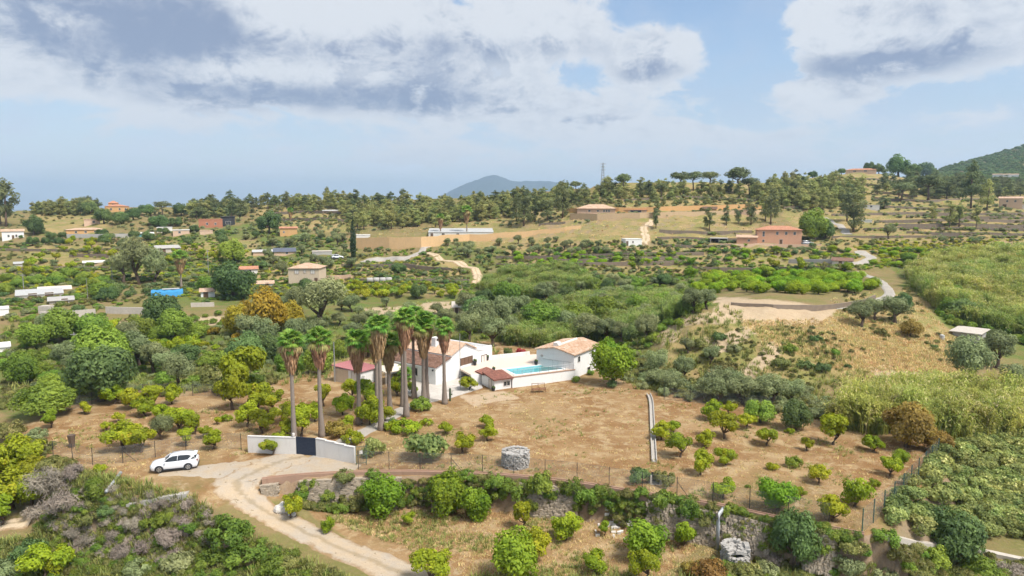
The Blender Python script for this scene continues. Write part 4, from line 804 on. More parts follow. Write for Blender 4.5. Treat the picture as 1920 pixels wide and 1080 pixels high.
def stuff(name, label, protos, pts, sizes, cat_kind='stuff', hs=(1, 1), flat=None):
    """one object; plant clumps instanced on its points"""
    if not pts: return None
    n = len(pts); me = bpy.data.meshes.new(name); V = np.array([p[:] for p in pts], np.float32); V[:, 2] -= .05
    me.vertices.add(n); me.vertices.foreach_set('co', V.ravel())
    def att(nm, ty, arr, key):
        a = me.attributes.new(nm, ty, 'POINT'); a.data.foreach_set(key, np.asarray(arr).ravel())
    sz = np.array(sizes, np.float32); rot = np.zeros((n, 3), np.float32); rot[:, 2] = RNG.uniform(0, 6.28, n); rot[:, :2] = RNG.normal(0, .06, (n, 2))
    sc = np.stack([sz, sz*RNG.uniform(.85, 1.15, n), sz*RNG.uniform(hs[0], hs[1], n)], -1).astype(np.float32)
    att('rot', 'FLOAT_VECTOR', rot, 'vector'); att('scl', 'FLOAT_VECTOR', sc, 'vector'); att('pick', 'INT', RNG.integers(0, len(protos), n).astype(np.int32), 'value')
    for m_ in protos[0].materials: me.materials.append(m_)
    o = put(name, me); key = protos[0].name
    if key not in GNT:
        cl = bpy.data.collections.new(key+'_set')
        for k, pm in enumerate(protos): cl.objects.link(bpy.data.objects.new('%s_%02d' % (key, k), pm))
        nt = bpy.data.node_groups.new(key+'_scatter', 'GeometryNodeTree'); nt.interface.new_socket('Geometry', in_out='INPUT', socket_type='NodeSocketGeometry'); nt.interface.new_socket('Geometry', in_out='OUTPUT', socket_type='NodeSocketGeometry')
        gi, go = nt.nodes.new('NodeGroupInput'), nt.nodes.new('NodeGroupOutput'); ip = nt.nodes.new('GeometryNodeInstanceOnPoints'); ci = nt.nodes.new('GeometryNodeCollectionInfo')
        ci.inputs['Collection'].default_value = cl; ci.inputs['Separate Children'].default_value = True; ci.inputs['Reset Children'].default_value = True
        def na(nm, ty):
            x = nt.nodes.new('GeometryNodeInputNamedAttribute'); x.data_type = ty; x.inputs[0].default_value = nm; return [s_ for s_ in x.outputs if s_.enabled and s_.name == 'Attribute'][0]
        nt.links.new(gi.outputs[0], ip.inputs['Points']); nt.links.new(ci.outputs[0], ip.inputs['Instance']); ip.inputs['Pick Instance'].default_value = True
        nt.links.new(na('pick', 'INT'), ip.inputs['Instance Index']); nt.links.new(na('rot', 'FLOAT_VECTOR'), ip.inputs['Rotation']); nt.links.new(na('scl', 'FLOAT_VECTOR'), ip.inputs['Scale'])
        nt.links.new(ip.outputs[0], go.inputs[0]); GNT[key] = nt
    md = o.modifiers.new('scatter', 'NODES'); md.node_group = GNT[key]
    tag(o, label, None, kind='stuff'); return o
def fill_trees(kind, poly, n, mind, w, label, group, hs=1.0, seed=0, avoid=.7):
    relabel([tree(kind, p, random.uniform(*w), label, group, hs*random.uniform(.85, 1.15)) for p in fillpts(poly, n, mind, avoid, seed)], label)
def fill_bush(kind, poly, n, mind, w, label, group, hs=1.0, seed=0, avoid=.7):
    relabel([bush(kind, p, random.uniform(*w), label, group, hs*random.uniform(.85, 1.2)) for p in fillpts(poly, n, mind, avoid, seed)], label)
def fill_stuff(name, label, kind, poly, n, mind, w, seed=0, hs=(.8, 1.2), avoid=.5, keepout=True, clump=None):
    pts = fillpts(poly, n, mind, avoid, seed, 6, keepout, clump); stuff(name, label, BUSH[kind] if isinstance(kind, str) else kind, pts, [random.uniform(*w)/2.2 for _ in pts], hs=hs)
# ------------------------------------------------------------------ building materials
M_WHITE = plain('white_render', (.74,.73,.71), .85, .035, .8, stain=.16)
M_WHITE2 = plain('old_white_render', (.66,.64,.60), .9, .07, .7, stain=.4)
M_GATEW = plain('pale_block_wall', (.60,.575,.54), .9, .05, .9, stain=.22)
M_BEIGE = plain('beige_render', (.56,.45,.33), .9, .06, .4, stain=.2)
M_PINK = plain('terracotta_render', (.62,.345,.225), .9, .06, .35, stain=.2)
M_PEACH = plain('peach_render', (.60,.42,.30), .9, .06, .4, stain=.2)
M_OCHRE = plain('ochre_render', (.56,.33,.145), .9, .08, .3, stain=.25)
M_WALLO = plain('ochre_wall', (.62,.41,.215), .92, .10, .25, stain=.4)
M_WALLB = plain('sandy_wall', (.50,.36,.22), .92, .10, .25, stain=.35)
M_GREYW = plain('grey_concrete', (.40,.38,.355), .92, .10, .5, stain=.4)
M_STONEW = plain('pale_stone_wall', (.48,.43,.37), .95, .16, 1.3, bump=.5, stain=.4)
M_BRICK = plain('red_brick', (.40,.17,.10), .9, .12, .8)
M_DARK = plain('dark_cladding', (.045,.045,.05), .6, .1, .8)
M_SLATE = plain('slate_roof', (.10,.11,.14), .7, .12, .8)
M_CREAM = plain('cream_canopy', (.66,.58,.46), .8, .05, .8)
M_METAL = plain('pale_metal_sheet', (.46,.455,.44), .5, .05, .5, .1)
M_RROOF = plain('red_sheet_roof', (.38,.155,.155), .6, .06, .7)
M_BLUET = plain('blue_tarpaulin', (.04,.24,.48), .5, .15, .6)
M_GLASS = plain('window_glass', (.035,.04,.045), .12, .1, .5, spec=.6)
M_SHUT = plain('brown_shutter', (.17,.10,.065), .7, .1, 3)
M_FRAME = plain('pale_frame', (.62,.58,.53), .8, .05, 2)
M_BROWN = plain('brown_wood', (.13,.08,.05), .8, .15, 3)
M_TERRACE = plain('terrace_tiles', (.60,.50,.41), .75, .05, 1.2)
M_BASIN = plain('pool_tiles', (.32,.66,.72), .5, .05, 1.0)
M_NAVY = plain('navy_gate', (.018,.028,.052), .5, .08, 1.0, spec=.4)
M_IRON = plain('dark_iron', (.06,.06,.06), .6, .1, 3, .5)
M_GALV = plain('galvanised_steel', (.36,.37,.38), .5, .08, 3, .6)
M_GREENP = plain('green_fence_post', (.045,.10,.075), .6, .1, 3)
M_POLE = plain('weathered_pole', (.30,.285,.27), .9, .1, 2)
M_RUST = plain('rusty_frame', (.20,.095,.05), .9, .15, 4)
M_CHAN = plain('terracotta_channel', (.34,.215,.15), .95, .12, 1.0, stain=.3)
M_CHANW = plain('concrete_channel', (.40,.37,.33), .92, .1, 1.2, stain=.35)
M_WIRE = plain('fence_wire', (.23,.24,.24), .6, .05, 1, .4)
M_PIPE = plain('grey_pipe', (.38,.39,.40), .5, .08, 1.5, .2)
M_STONE = plain('limestone', (.30,.25,.19), .95, .2, 2.5, bump=.4, obvar=.2)
def tile_mat(name, c1, c2, c3):
    m_, b, bs = newmat(name); tc = b.N.new('ShaderNodeTexCoord'); P_ = tc.outputs['Object']
    vo = b.N.new('ShaderNodeTexVoronoi'); vo.inputs['Scale'].default_value = 3.6; b.L.new(P_, vo.inputs['Vector'])
    r_ = b.N.new('ShaderNodeSeparateColor'); b.L.new(vo.outputs['Color'], r_.inputs[0]); n = b.noise(P_, .5, 5, .65)
    c = b.mix(r_.outputs[0], c1, c2); c = b.mix(b.step(b.m('ADD', b.m('MULTIPLY', n, .7), b.m('MULTIPLY', r_.outputs[1], .3)), .45, .7), c, c3)
    b.L.new(c, bs.inputs['Base Color']); bs.inputs['Roughness'].default_value = .9; bs.inputs['Specular IOR Level'].default_value = .15; return m_
T_ORANGE = tile_mat('orange_roof_tiles', (.52,.345,.235), (.58,.43,.32), (.46,.31,.21))
T_BROWN = tile_mat('brown_roof_tiles', (.17,.095,.065), (.25,.15,.11), (.13,.075,.055))
T_PALE = tile_mat('pale_roof_tiles', (.46,.31,.21), (.54,.40,.29), (.38,.24,.16))
T_OLD = tile_mat('weathered_roof_tiles', (.50,.36,.25), (.40,.23,.14), (.56,.44,.34))
T_RED = tile_mat('terracotta_roof_tiles', (.42,.18,.10), (.48,.26,.17), (.35,.16,.10))
T_PUMP = tile_mat('maroon_roof_tiles', (.24,.10,.075), (.32,.15,.11), (.19,.09,.07))
def water_mat():
    m_, b, bs = newmat('pool_water'); b.N.remove(bs); tr = b.N.new('ShaderNodeBsdfTransparent'); tr.inputs[0].default_value = (.70,.93,.95,1); gl = b.N.new('ShaderNodeBsdfGlossy'); gl.inputs['Roughness'].default_value = .03
    fr = b.N.new('ShaderNodeFresnel'); fr.inputs[0].default_value = 1.33; mx = b.N.new('ShaderNodeMixShader'); tc = b.N.new('ShaderNodeTexCoord'); bp = b.N.new('ShaderNodeBump'); bp.inputs['Strength'].default_value = .12; bp.inputs['Distance'].default_value = .1
    b.L.new(b.noise(tc.outputs['Object'], 3.0, 3, .6), bp.inputs['Height']); b.L.new(bp.outputs[0], gl.inputs['Normal']); b.L.new(bp.outputs[0], fr.inputs['Normal'])
    b.L.new(fr.outputs[0], mx.inputs[0]); b.L.new(tr.outputs[0], mx.inputs[1]); b.L.new(gl.outputs[0], mx.inputs[2]); b.L.new(mx.outputs[0], b.N.get('Material Output').inputs[0]); return m_
M_WATER = water_mat()
# ------------------------------------------------------------------ generic building pieces
def corr(name, mat_, p00, p10, p01, p11, parent, pitch=.24, amp=.045, rows=8, thick=.10):
    """corrugated tile slope: p00-p10 = eave, p01-p11 = ridge; ridges run from eave to ridge, courses overlap"""
    p00, p10, p01, p11 = map(Vector, (p00, p10, p01, p11)); wd = (p10-p00).length; n = max(8, int(wd/pitch)*4); up = (p10-p00).cross(p01-p00).normalized()
    if up.z < 0: up = -up
    V = []; cols = n+1
    for r_ in range(rows):
        for e in (0, 1):
            t = (r_+e)/rows
            for i in range(cols):
                s_ = i/n; w = abs(math.sin(math.pi*(i/4)))*amp; q = p00.lerp(p10, s_).lerp(p01.lerp(p11, s_), t); V.append(q+up*(w+(.035 if e == 0 else 0.0)+.03))
    F_ = []
    for r_ in range(rows*2-1):
        for i in range(n): a = r_*cols+i; F_.append((a, a+1, a+1+cols, a+cols))
    b = MB(); b.add(V, F_)
    # underside board and edges
    c = [p00-up*thick, p10-up*thick, p11-up*thick, p01-up*thick]; d = [p+up*.02 for p in (p00, p10, p11, p01)]; b.add(c+d, [(0,3,2,1),(4,5,6,7),(0,1,5,4),(1,2,6,5),(2,3,7,6),(3,0,4,7)])
    return b.build(name, mat_, parent)
def window(parent, c, wdir, w, h, pane=M_GLASS, frame=M_FRAME, mull=1, bars=False, name='window', fw=.08):
    """window on a wall: c = centre on the wall face, wdir = direction along the wall (unit xy), wall normal to the right of wdir"""
    u = Vector((wdir[0], wdir[1], 0)); nn = Vector((u.y, -u.x, 0)); c = Vector(c); rz = math.atan2(u.y, u.x)
    b = MB(); b.box(c+nn*.008, (w, .03, h), rz); o = b.build(name, pane, parent)
    f = MB()
    for sx in (-1, 1): f.box(c+u*sx*(w/2+fw/2)+nn*.02, (fw, .09, h+2*fw), rz)
    for sz in (-1, 1): f.box(c+Vector((0,0,sz*(h/2+fw/2)))+nn*.02, (w, .085, fw), rz)
    for k in range(1, mull+1): f.box(c+u*(w*(k/(mull+1)-.5))+nn*.02, (.05, .07, h), rz)
    if bars:
        for k in range(1, 3): f.box(c+Vector((0,0,h*(k/3-.5)))+nn*.024, (w, .045, .04), rz)
    f.build('frame', frame, o); return o
def hip_roof(name, mat_, w, d, h, rise, parent, over=.4, kind='hip'):
    W_, D_ = w/2+over, d/2+over; rid = max(0.0, W_-D_) if w >= d else 0
    b = MB()
    if kind == 'hip':
        if w >= d: ra, rb = (-rid,0,h+rise), (rid,0,h+rise)
        else: r2 = D_-W_; ra, rb = (0,-r2,h+rise), (0,r2,h+rise)
        e = [(-W_,-D_,h),(W_,-D_,h),(W_,D_,h),(-W_,D_,h)]
        if w >= d: fs = [(0,1,5,4),(1,2,5),(2,3,4,5),(3,0,4)]
        else: fs = [(0,1,4),(1,2,5,4),(2,3,5),(3,0,4,5)]
        b.add(e+[ra, rb], fs+[(3,2,1,0)])
    elif kind == 'gable':      # ridge along x
        b.add([(-W_,-D_,h),(W_,-D_,h),(W_,0,h+rise),(-W_,0,h+rise),(W_,D_,h),(-W_,D_,h)], [(0,1,2,3),(3,2,4,5),(0,3,5),(1,4,2),(0,5,4,1)])
    elif kind == 'shed':
        b.add([(-W_,-D_,h),(W_,-D_,h),(W_,D_,h+rise),(-W_,D_,h+rise),(-W_,-D_,h-.15),(W_,-D_,h-.15),(W_,D_,h+rise-.15),(-W_,D_,h+rise-.15)], [(0,1,2,3),(7,6,5,4),(0,4,5,1),(1,5,6,2),(2,6,7,3),(3,7,4,0)])
    else: b.box((0,0,h+.12), (2*W_, 2*D_, .24))
    return b.build(name, mat_, parent)
def house(name, label, p, w, d, h, rz=0.0, roof='hip', rise=1.2, wall=M_BEIGE, rmat=T_PALE, wins=(), doors=(), cat='house', over=.4, pane=M_GLASS, frame=M_FRAME, group=None, base=1.5, chimney=None, keep=True):
    root = thing(name, label, cat, p, rz, group)
    b = MB(); b.box((0,0,(h-base)/2), (w, d, h+base)); wo = b.build('wall', wall, root)
    ro = hip_roof('roof', rmat, w, d, h, rise, root, over, roof)
    if chimney: c = MB(); c.box((chimney[0], chimney[1], h+rise*.6), (.6,.6,1.4)); c.build('chimney', wall, ro)
    for f, s_, z, ww, hh in wins:
        if f == 'F': window(root, (s_*w/2, -d/2, z), (1,0), ww, hh, pane, frame)
        elif f == 'R': window(root, (w/2, s_*d/2, z), (0,1), ww, hh, pane, frame)
        elif f == 'L': window(root, (-w/2, s_*d/2, z), (0,-1), ww, hh, pane, frame)
    for f, s_, ww, hh in doors:
        c = (s_*w/2, -d/2, hh/2) if f == 'F' else ((w/2, s_*d/2, hh/2) if f == 'R' else (-w/2, s_*d/2, hh/2)); dr = (1,0) if f == 'F' else ((0,1) if f == 'R' else (0,-1))
        window(root, c, dr, ww, hh, M_BROWN, frame, 0, name='door')
    if keep: KEEP.append((p.x, p.y, math.hypot(w, d)/2+1.0))
    return root

def hpx(x0, x1, py, depth, hpix):
    """footprint from picture measures: returns centre on the ground, width, height"""
    q = hit((x0+x1)/2, py); D = dep(q); w = (x1-x0)*D/F; h = hpix*D/F; c = Vector((q.x*(q.y+depth/2)/q.y, q.y+depth/2, 0)); c.z = q.z; return c, w, h
def face_rz(p, extra=0.0): return -math.atan2(p.x, p.y)+extra
# ------------------------------------------------------------------ the villa
A = at(817,723,0); Bv = at(925,690,0); U = Vector((Bv.x-A.x, Bv.y-A.y, 0)).normalized(); Vv = Vector((-U.y, U.x, 0)); UL = 13.3; VL = 9.3
villa = thing('villa', 'long white villa with brown and orange tiled roof behind the palms', 'house', A, math.atan2(U.y, U.x))
prof = [(0,-.4),(UL,-.4),(UL,3.25),(10.6,3.45),(9.15,3.95),(6.6,5.05),(3.3,3.72),(0,2.75)]
b = MB(); n = len(prof); b.add([(s_,0,z) for s_, z in prof]+[(s_,VL,z) for s_, z in prof], [tuple(range(n)), tuple(range(n,2*n))[::-1]]+[(i,n+i,n+(i+1)%n,(i+1)%n) for i in range(n)]); b.build('wall', M_WHITE, villa)
corr('lower_roof', T_BROWN, (-.35,-.25,2.66), (-.35,VL+.3,2.66), (3.3,-.25,3.70), (3.3,VL+.3,3.70), villa, rows=12)['label'] = 'brown tiled lower roof slope'
corr('roof', T_ORANGE, (3.1,-.25,3.86), (3.1,VL+.3,3.86), (6.6,-.25,5.22), (6.6,VL+.3,5.22), villa, rows=12)['label'] = 'orange tiled roof slope'
corr('rear_roof', T_ORANGE, (9.3,-.25,4.03), (9.3,VL+.3,4.03), (6.6,-.25,5.22), (6.6,VL+.3,5.22), villa, rows=10)
b = MB(); b.box((3.16,VL/2,3.76), (.14,VL+.5,.16)); b.box((-.30,VL/2,2.56), (.12,VL+.5,.14)); b.build('fascia', M_WHITE, villa)
b = MB(); b.box((UL-.12,VL/2,3.45), (.24,VL,.5)); b.box((11.3,.12,3.55), (3.8,.24,.55)); b.build('parapet', M_WHITE, villa)
b = MB(); b.box((4.9,4.5,4.9), (.85,.85,1.7)); b.box((4.9,4.5,5.8), (1.0,1.0,.14)); ch = b.build('chimney', M_WHITE, villa)
b = MB(); b.box((4.9,4.06,5.5), (.35,.05,.3)); b.build('chimney_vent', M_IRON, ch)
window(villa, (6.95,0,2.45), (1,0), 2.7, .95, M_SHUT, M_BROWN, 2, True); window(villa, (11.2,0,2.0), (1,0), 1.25, 1.05, M_FRAME, M_BROWN, 1)
window(villa, (0,4.2,1.5), (0,-1), 1.2, 1.1, M_GLASS, M_FRAME, 1); window(villa, (0,7.2,1.05), (0,-1), 1.0, 2.1, M_BROWN, M_FRAME, 0, name='door')
b = MB(); b.box((-.08,.5,2.2), (.14,.14,.22)); b.build('wall_lamp', M_IRON, villa)
for k in range(4): KEEP.append((*(A+U*(3.5*k+1)+Vv*3)[:2], 5.0)); KEEP.append((*(A+U*(3.5*k+1)+Vv*8)[:2], 4.0))
# yard
b = MB(); yp = [at(758,742,0), at(830,752,0), at(905,728,0), at(900,715,0), A+U*8+Vv*-.0, A, A+Vv*9.3, at(735,712,0)]; b.prism([(p.x, p.y) for p in yp], -.3, .11); tag(b.build('house_yard', M_YARD), 'pale concrete yard in front of the villa', None, kind='structure')
# ------------------------------------------------------------------ pool terrace
Q0 = at(963,708,1.5); Wd = Vector((.894,.448,0)); Nd = Vector((-.448,.894,0)); rzp = math.atan2(Wd.y, Wd.x)
terrace = thing('pool_terrace', 'raised pale tiled terrace with white retaining wall and turquoise pool', 'terrace', Vector((Q0.x, Q0.y, 0)), rzp)
T0 = Vector((Q0.x, Q0.y, 0))
def tl(p): d = Vector((p[0]-T0.x, p[1]-T0.y, 0)); return d.dot(Wd), d.dot(Nd)
ps0, pt0 = tl(at(968,703,1.5)); ps1, pt1 = ps0+8.0, pt0+3.9
TZ = 1.5; SX0, SX1, TY1 = -.2, 10.3, 12.5
b = MB()
b.box(((SX0+SX1)/2,.1,TZ/2-.2), (SX1-SX0,.2,TZ+.4)); b.box((SX1-.1,TY1/2,TZ/2-.2), (.2,TY1-.41,TZ+.4)); b.box((SX0+.1,2.2,TZ/2-.2), (.2,3.99,TZ+.4)); b.box((-2.5,4.1,TZ/2-.2), (4.8,.2,TZ+.4)); b.build('retaining_wall', M_WHITE, terrace)
b = MB()
z0, z1 = TZ-.25, TZ+.012
for x0, x1, y0, y1 in ((SX0+.2,SX1-.2,.2,pt0),(SX0+.2,ps0,pt0,pt1),(ps1,SX1-.2,pt0,pt1),(SX0+.2,SX1-.2,pt1,TY1),(-4.8,SX0+.2,4.2,TY1)): b.box(((x0+x1)/2,(y0+y1)/2,(z0+z1)/2), (x1-x0-.002,y1-y0-.002,z1-z0))
b.build('terrace_floor', M_TERRACE, terrace)
b = MB(); zb = TZ-1.5
b.add([(ps0,pt0,zb),(ps1,pt0,zb),(ps1,pt1,zb),(ps0,pt1,zb),(ps0,pt0,TZ-.02),(ps1,pt0,TZ-.02),(ps1,pt1,TZ-.02),(ps0,pt1,TZ-.02)], [(0,1,2,3),(0,4,5,1),(1,5,6,2),(2,6,7,3),(3,7,4,0)]); b.build('pool_basin', M_BASIN, terrace)
b = MB(); xs = ps0+.62*(ps1-ps0); b.add([(xs,pt0+.01,zb+.02),(ps1-.01,pt0+.01,zb+.02),(ps1-.01,pt1-.01,zb+.02),(xs,pt1-.01,zb+.02)], [(0,1,2,3)]); b.build('deep_end', plain('deep_pool_tiles', (.10,.46,.47), .5, .05, 1), terrace)
b = MB(); b.add([(ps0,pt0,TZ-.12),(ps1,pt0,TZ-.12),(ps1,pt1,TZ-.12),(ps0,pt1,TZ-.12)], [(0,1,2,3)]); b.build('pool_water', M_WATER, terrace)
b = MB()
for x0, x1, y0, y1 in ((ps0-.35,ps1+.35,pt0-.35,pt0),(ps0-.35,ps1+.35,pt1,pt1+.35),(ps0-.35,ps0,pt0,pt1),(ps1,ps1+.35,pt0,pt1)): b.box(((x0+x1)/2,(y0+y1)/2,TZ+.03), (x1-x0,y1-y0,.06))
b.build('pool_coping', M_WHITE, terrace)
b = MB(); b.box(((SX0+SX1)/2,.1,TZ+.05), (SX1-SX0+.1,.32,.09)); b.build('wall_coping', M_CHAN, terrace)
b = MB(); b.box((2.5,TY1,TZ+.25), (13.5,.25,.6)); b.build('rear_wall', M_WHITE2, terrace)
for k in range(8): b = MB(); x = SX0+.2+k*(SX1-SX0-.4)/7; b.tube([(x,.1,TZ+.05),(x,.1,TZ+1.0)], .022, 5); b.build('railing_post', M_GALV, terrace)
b = MB(); b.tube([(SX0+.2,.1,TZ+1.0),(SX1-.2,.1,TZ+1.0)], .018, 5); b.tube([(SX0+.2,.1,TZ+.55),(SX1-.2,.1,TZ+.55)], .008, 4); b.build('railing', M_GALV, terrace)
for s_, t_ in ((1,3),(5,3),(9,3),(1,9),(5,9),(9,9),(-3,8)): q = T0+Wd*s_+Nd*t_; KEEP.append((q.x, q.y, 4.0))
def pot(p, label, r_=.3, h=.5, plant='green'):
    root = thing('potted_plant', label, 'plant pot', p); b = MB(); b.tube([(0,0,0),(0,0,h*.85),(0,0,h)], [r_*.7, r_, r_*1.08], 10); b.build('pot', M_IRON, root); put('foliage', BUSH[plant][0], root, (0,0,h-.05), 0, r_*1.1)
pot(T0+Wd*-1.9+Nd*9.5+Vector((0,0,TZ)), 'dark potted plant at the villa corner by the pool', .32, .7, 'dark'); pot(T0+Wd*1.2+Nd*11.8+Vector((0,0,TZ)), 'dark pot beside the red flowers', .35, .6, 'dark')
pot(T0+Wd*-.8+Nd*5.0+Vector((0,0,TZ)), 'small dark pot at the pool corner above the pump house', .25, .4, 'dark')
pot(at(925,733,0), 'black pot beside the pump house door', .28, .45, 'dark')
# pool house
C1 = at(1076,693,1.5); C0 = at(1006,683,1.5); ud = Vector((C1.x-C0.x, C1.y-C0.y, 0)); GW = ud.length; ud.normalize(); nd2 = Vector((-ud.y, ud.x, 0)); GD = 9.0
ph = thing('pool_house', 'white pool house with weathered tiled roof right of the pool', 'house', Vector((C0.x, C0.y, 0)), math.atan2(ud.y, ud.x))
pf = [(0,-1.2),(GW,-1.2),(GW,3.72),(GW*.5,4.5),(0,3.95)]; n = 5
b = MB(); b.add([(s_,0,z) for s_, z in pf]+[(s_,GD,z) for s_, z in pf], [tuple(range(n)), tuple(range(n,2*n))[::-1]]+[(i,n+i,n+(i+1)%n,(i+1)%n) for i in range(n)]); b.build('wall', M_WHITE, ph)
corr('roof', T_OLD, (GW+.3,-.25,3.72), (GW+.3,GD+.3,3.72), (GW*.5,-.25,4.55), (GW*.5,GD+.3,4.55), ph, rows=9, amp=.06); corr('rear_roof', T_OLD, (-.3,-.25,3.93), (-.3,GD+.3,3.93), (GW*.5,-.25,4.55), (GW*.5,GD+.3,4.55), ph, rows=9)
b = MB(); b.box((GW*.5,GD*.45,4.72), (.22,GD*.7,.25)); b.box((GW*.42,GD*.18,4.75), (.7,1.2,.55)); b.build('ridge_cap', M_WHITE2, ph)
window(ph, (GW,1.6,2.8), (0,1), .7, .85, M_GLASS, M_FRAME, 0); window(ph, (GW,6.2,2.75), (0,1), .75, 1.0, M_GLASS, M_FRAME, 0); window(ph, (GW,5.0,.1), (0,1), 1.0, 1.6, M_IRON, M_FRAME, 0, name='door')
b = MB(); b.tube([(1.0,-.02,3.0),(1.0,-.14,3.0)], .22, 10); b.build('satellite_dish', M_GREYW, ph); b = MB(); b.box((GW/2+.3,-.03,2.55), (GW*.75,.05,.06)); b.build('cable', M_GREYW, ph)
pot(T0+Wd*6.6+Nd*5.4+Vector((0,0,TZ)), 'dark pot against the pool house wall', .3, .6, 'dark')
for t_ in (2, 6): q = C0+ud*3.2+nd2*t_; KEEP.append((q.x, q.y, 4.5))
b = MB()
for k in range(4): b.tube([(GW*.52+k*.95,-1.0-.0*k,TZ),(GW*.52+k*.95,-1.0,TZ+1.3)], .02, 4)
for z in (.1, .5, .9, 1.3): b.tube([(GW*.52,-1.0,TZ+z),(GW*.52+2.85,-1.0,TZ+z)], .008, 4)
o = b.build('wire_screen', M_GALV); o.location = ph.location; o.rotation_euler = ph.rotation_euler; tag(o, 'light wire screen standing before the pool house wall', 'fence')
# pump house
K0 = at(927,732,0); K1 = at(960,727,0); uk = Vector((K1.x-K0.x, K1.y-K0.y, 0)).normalized(); pk = thing('pump_house', 'low white pump house with maroon tiled roof beside the pool wall', 'shed', K0, math.atan2(uk.y, uk.x))
b = MB(); b.box((1.35,1.5,.6), (2.7,3.0,1.9)); b.box((.75,4.2,.55), (1.5,2.4,1.8)); b.build('wall', M_WHITE, pk)
corr('roof', T_PUMP, (-.25,-.35,1.52), (3.0,-.35,1.52), (-.25,3.2,1.98), (3.0,3.2,1.98), pk, rows=9); corr('side_roof', T_PUMP, (-.25,5.6,1.62), (-.25,3.22,1.62), (1.75,5.6,2.02), (1.75,3.22,2.02), pk, rows=6)
window(pk, (2.0,0,.75), (1,0), 1.0, .62, M_GLASS, M_FRAME, 1); window(pk, (0,1.2,.65), (0,-1), .75, 1.3, M_FRAME, M_GREYW, 0, name='door'); window(pk, (0,4.3,.65), (0,-1), .7, 1.2, M_GLASS, M_GREYW, 0, name='door')
KEEP.append((K0.x, K0.y+2, 3.5))
# ------------------------------------------------------------------ red roofed shed and canopy
S0 = at(677,723,0); S1 = at(705,714,0); us = Vector((S1.x-S0.x, S1.y-S0.y, 0)); us.normalize(); vs = Vector((-us.y, us.x, 0)); shed = thing('tool_shed', 'small white shed with red sheet roof left of the villa', 'shed', S0, math.atan2(us.y, us.x))
b = MB(); b.box((1.9,2.7,.8), (3.8,5.4,2.4)); b.build('wall', M_WHITE, shed)
b = MB(); b.box((-.012,3.9,.8), (.03,2.9,2.36)); b.build('side_panel', M_BEIGE, shed)
b = MB(); zr = 2.02; b.add([(-.25,-.25,zr),(4.05,-.25,zr-.05),(4.05,5.65,zr+.28),(-.25,5.65,zr+.33),(-.25,-.25,zr+.09),(4.05,-.25,zr+.04),(4.05,5.65,zr+.37),(-.25,5.65,zr+.42)], [(3,2,1,0),(4,5,6,7),(0,1,5,4),(1,2,6,5),(2,3,7,6),(3,0,4,7)])
for k in range(14): b.box((1.9,-.1+k*.43,zr+.10+.33*(k*.43)/5.9), (4.3,.05,.05))
b.build('roof', M_RROOF, shed)
window(shed, (0,1.3,.95), (0,-1), .95, 1.85, M_FRAME, M_GREYW, 0, name='door'); KEEP.append((*(S0+us*2+vs*3)[:2], 4.0))
b = MB(); b.add([(0,0,0),(.75,0,0),(1.15,.55,1.55),(.75,.6,1.6),(0,0,.03),(.75,0,.03),(1.15,.55,1.58),(.75,.6,1.63)], [(0,1,2,3),(7,6,5,4),(0,4,5,1),(1,5,6,2),(2,6,7,3),(3,7,4,0)]); o = b.build('leaning_sheet', M_GREYW); o.location = at(668,727,0); tag(o, 'grey sheet leaning against the red roofed shed', 'panel')
g0 = at(735,716,0); can = thing('canopy', 'cream canopy roof between the shed and the villa', 'canopy', g0, .65)
b = MB(); b.add([(-2.0,-1.9,2.1),(2.0,-1.9,2.1),(2.0,1.9,2.1),(-2.0,1.9,2.1),(0,0,2.85),(-2.0,-1.9,1.98),(2.0,-1.9,1.98),(2.0,1.9,1.98),(-2.0,1.9,1.98)], [(0,1,4),(1,2,4),(2,3,4),(3,0,4),(5,6,1,0),(6,7,2,1),(7,8,3,2),(8,5,0,3)]); b.build('canopy_roof', M_CREAM, can)
for sx in (-1,1):
    for sy in (-1,1): b = MB(); b.tube([(sx*1.85,sy*1.75,-.1),(sx*1.85,sy*1.75,2.0)], .05, 6); b.build('post', M_FRAME, can)
KEEP.append((g0.x, g0.y, 2.5))
# ------------------------------------------------------------------ gate and gate walls
def seg_wall(name, label, p, q, h0, h1, th, mat_, steps=1, cat='wall', cap=None):
    d = Vector((q.x-p.x, q.y-p.y, 0)); L = d.length; root = thing(name, label, cat, p, math.atan2(d.y, d.x)); b = MB(); c = MB()
    for k in range(steps):
        x0, x1 = L*k/steps, L*(k+1)/steps; h = h0+(h1-h0)*((k+.5)/steps if steps > 1 else .5); b.box(((x0+x1)/2,0,h/2-.25), (x1-x0,th,h+.5)); c.box(((x0+x1)/2,0,h+.03), (x1-x0+.02,th+.08,.06))
    b.build('wall_body', mat_, root); c.build('wall_cap', cap or mat_, root); return root
G = [at(466,849,0), at(556,852,0), at(594,855,0), at(666,868,0)]
seg_wall('gate_wall', 'white block wall left of the dark gate', G[0], G[1], 1.75, 1.9, .22, M_GATEW); seg_wall('gate_wall', 'white stepped wall right of the dark gate', G[2], G[3], 1.95, 1.6, .22, M_GATEW, 4)
d = Vector((G[2].x-G[1].x, G[2].y-G[1].y, 0)); gt = thing('sliding_gate', 'dark navy metal gate between two white walls', 'gate', G[1]+Vector((0,0,.06)), math.atan2(d.y, d.x))
b = MB(); L = d.length
b.box((L/2,.03,.93), (L-.08,.03,1.74)); b.build('gate_panel', M_NAVY, gt)
b = MB()
for z in (.05, 1.83): b.box((L/2,0,z), (L-.02,.09,.08))
for x in (.05, L-.05): b.box((x,0,.94), (.08,.085,1.7))
b.build('gate_frame', M_NAVY, gt)
for k in range(11): b = MB(); b.box((L/2,-.005,.15+k*.16), (L-.2,.02,.13)); b.build('slat', M_NAVY, gt)
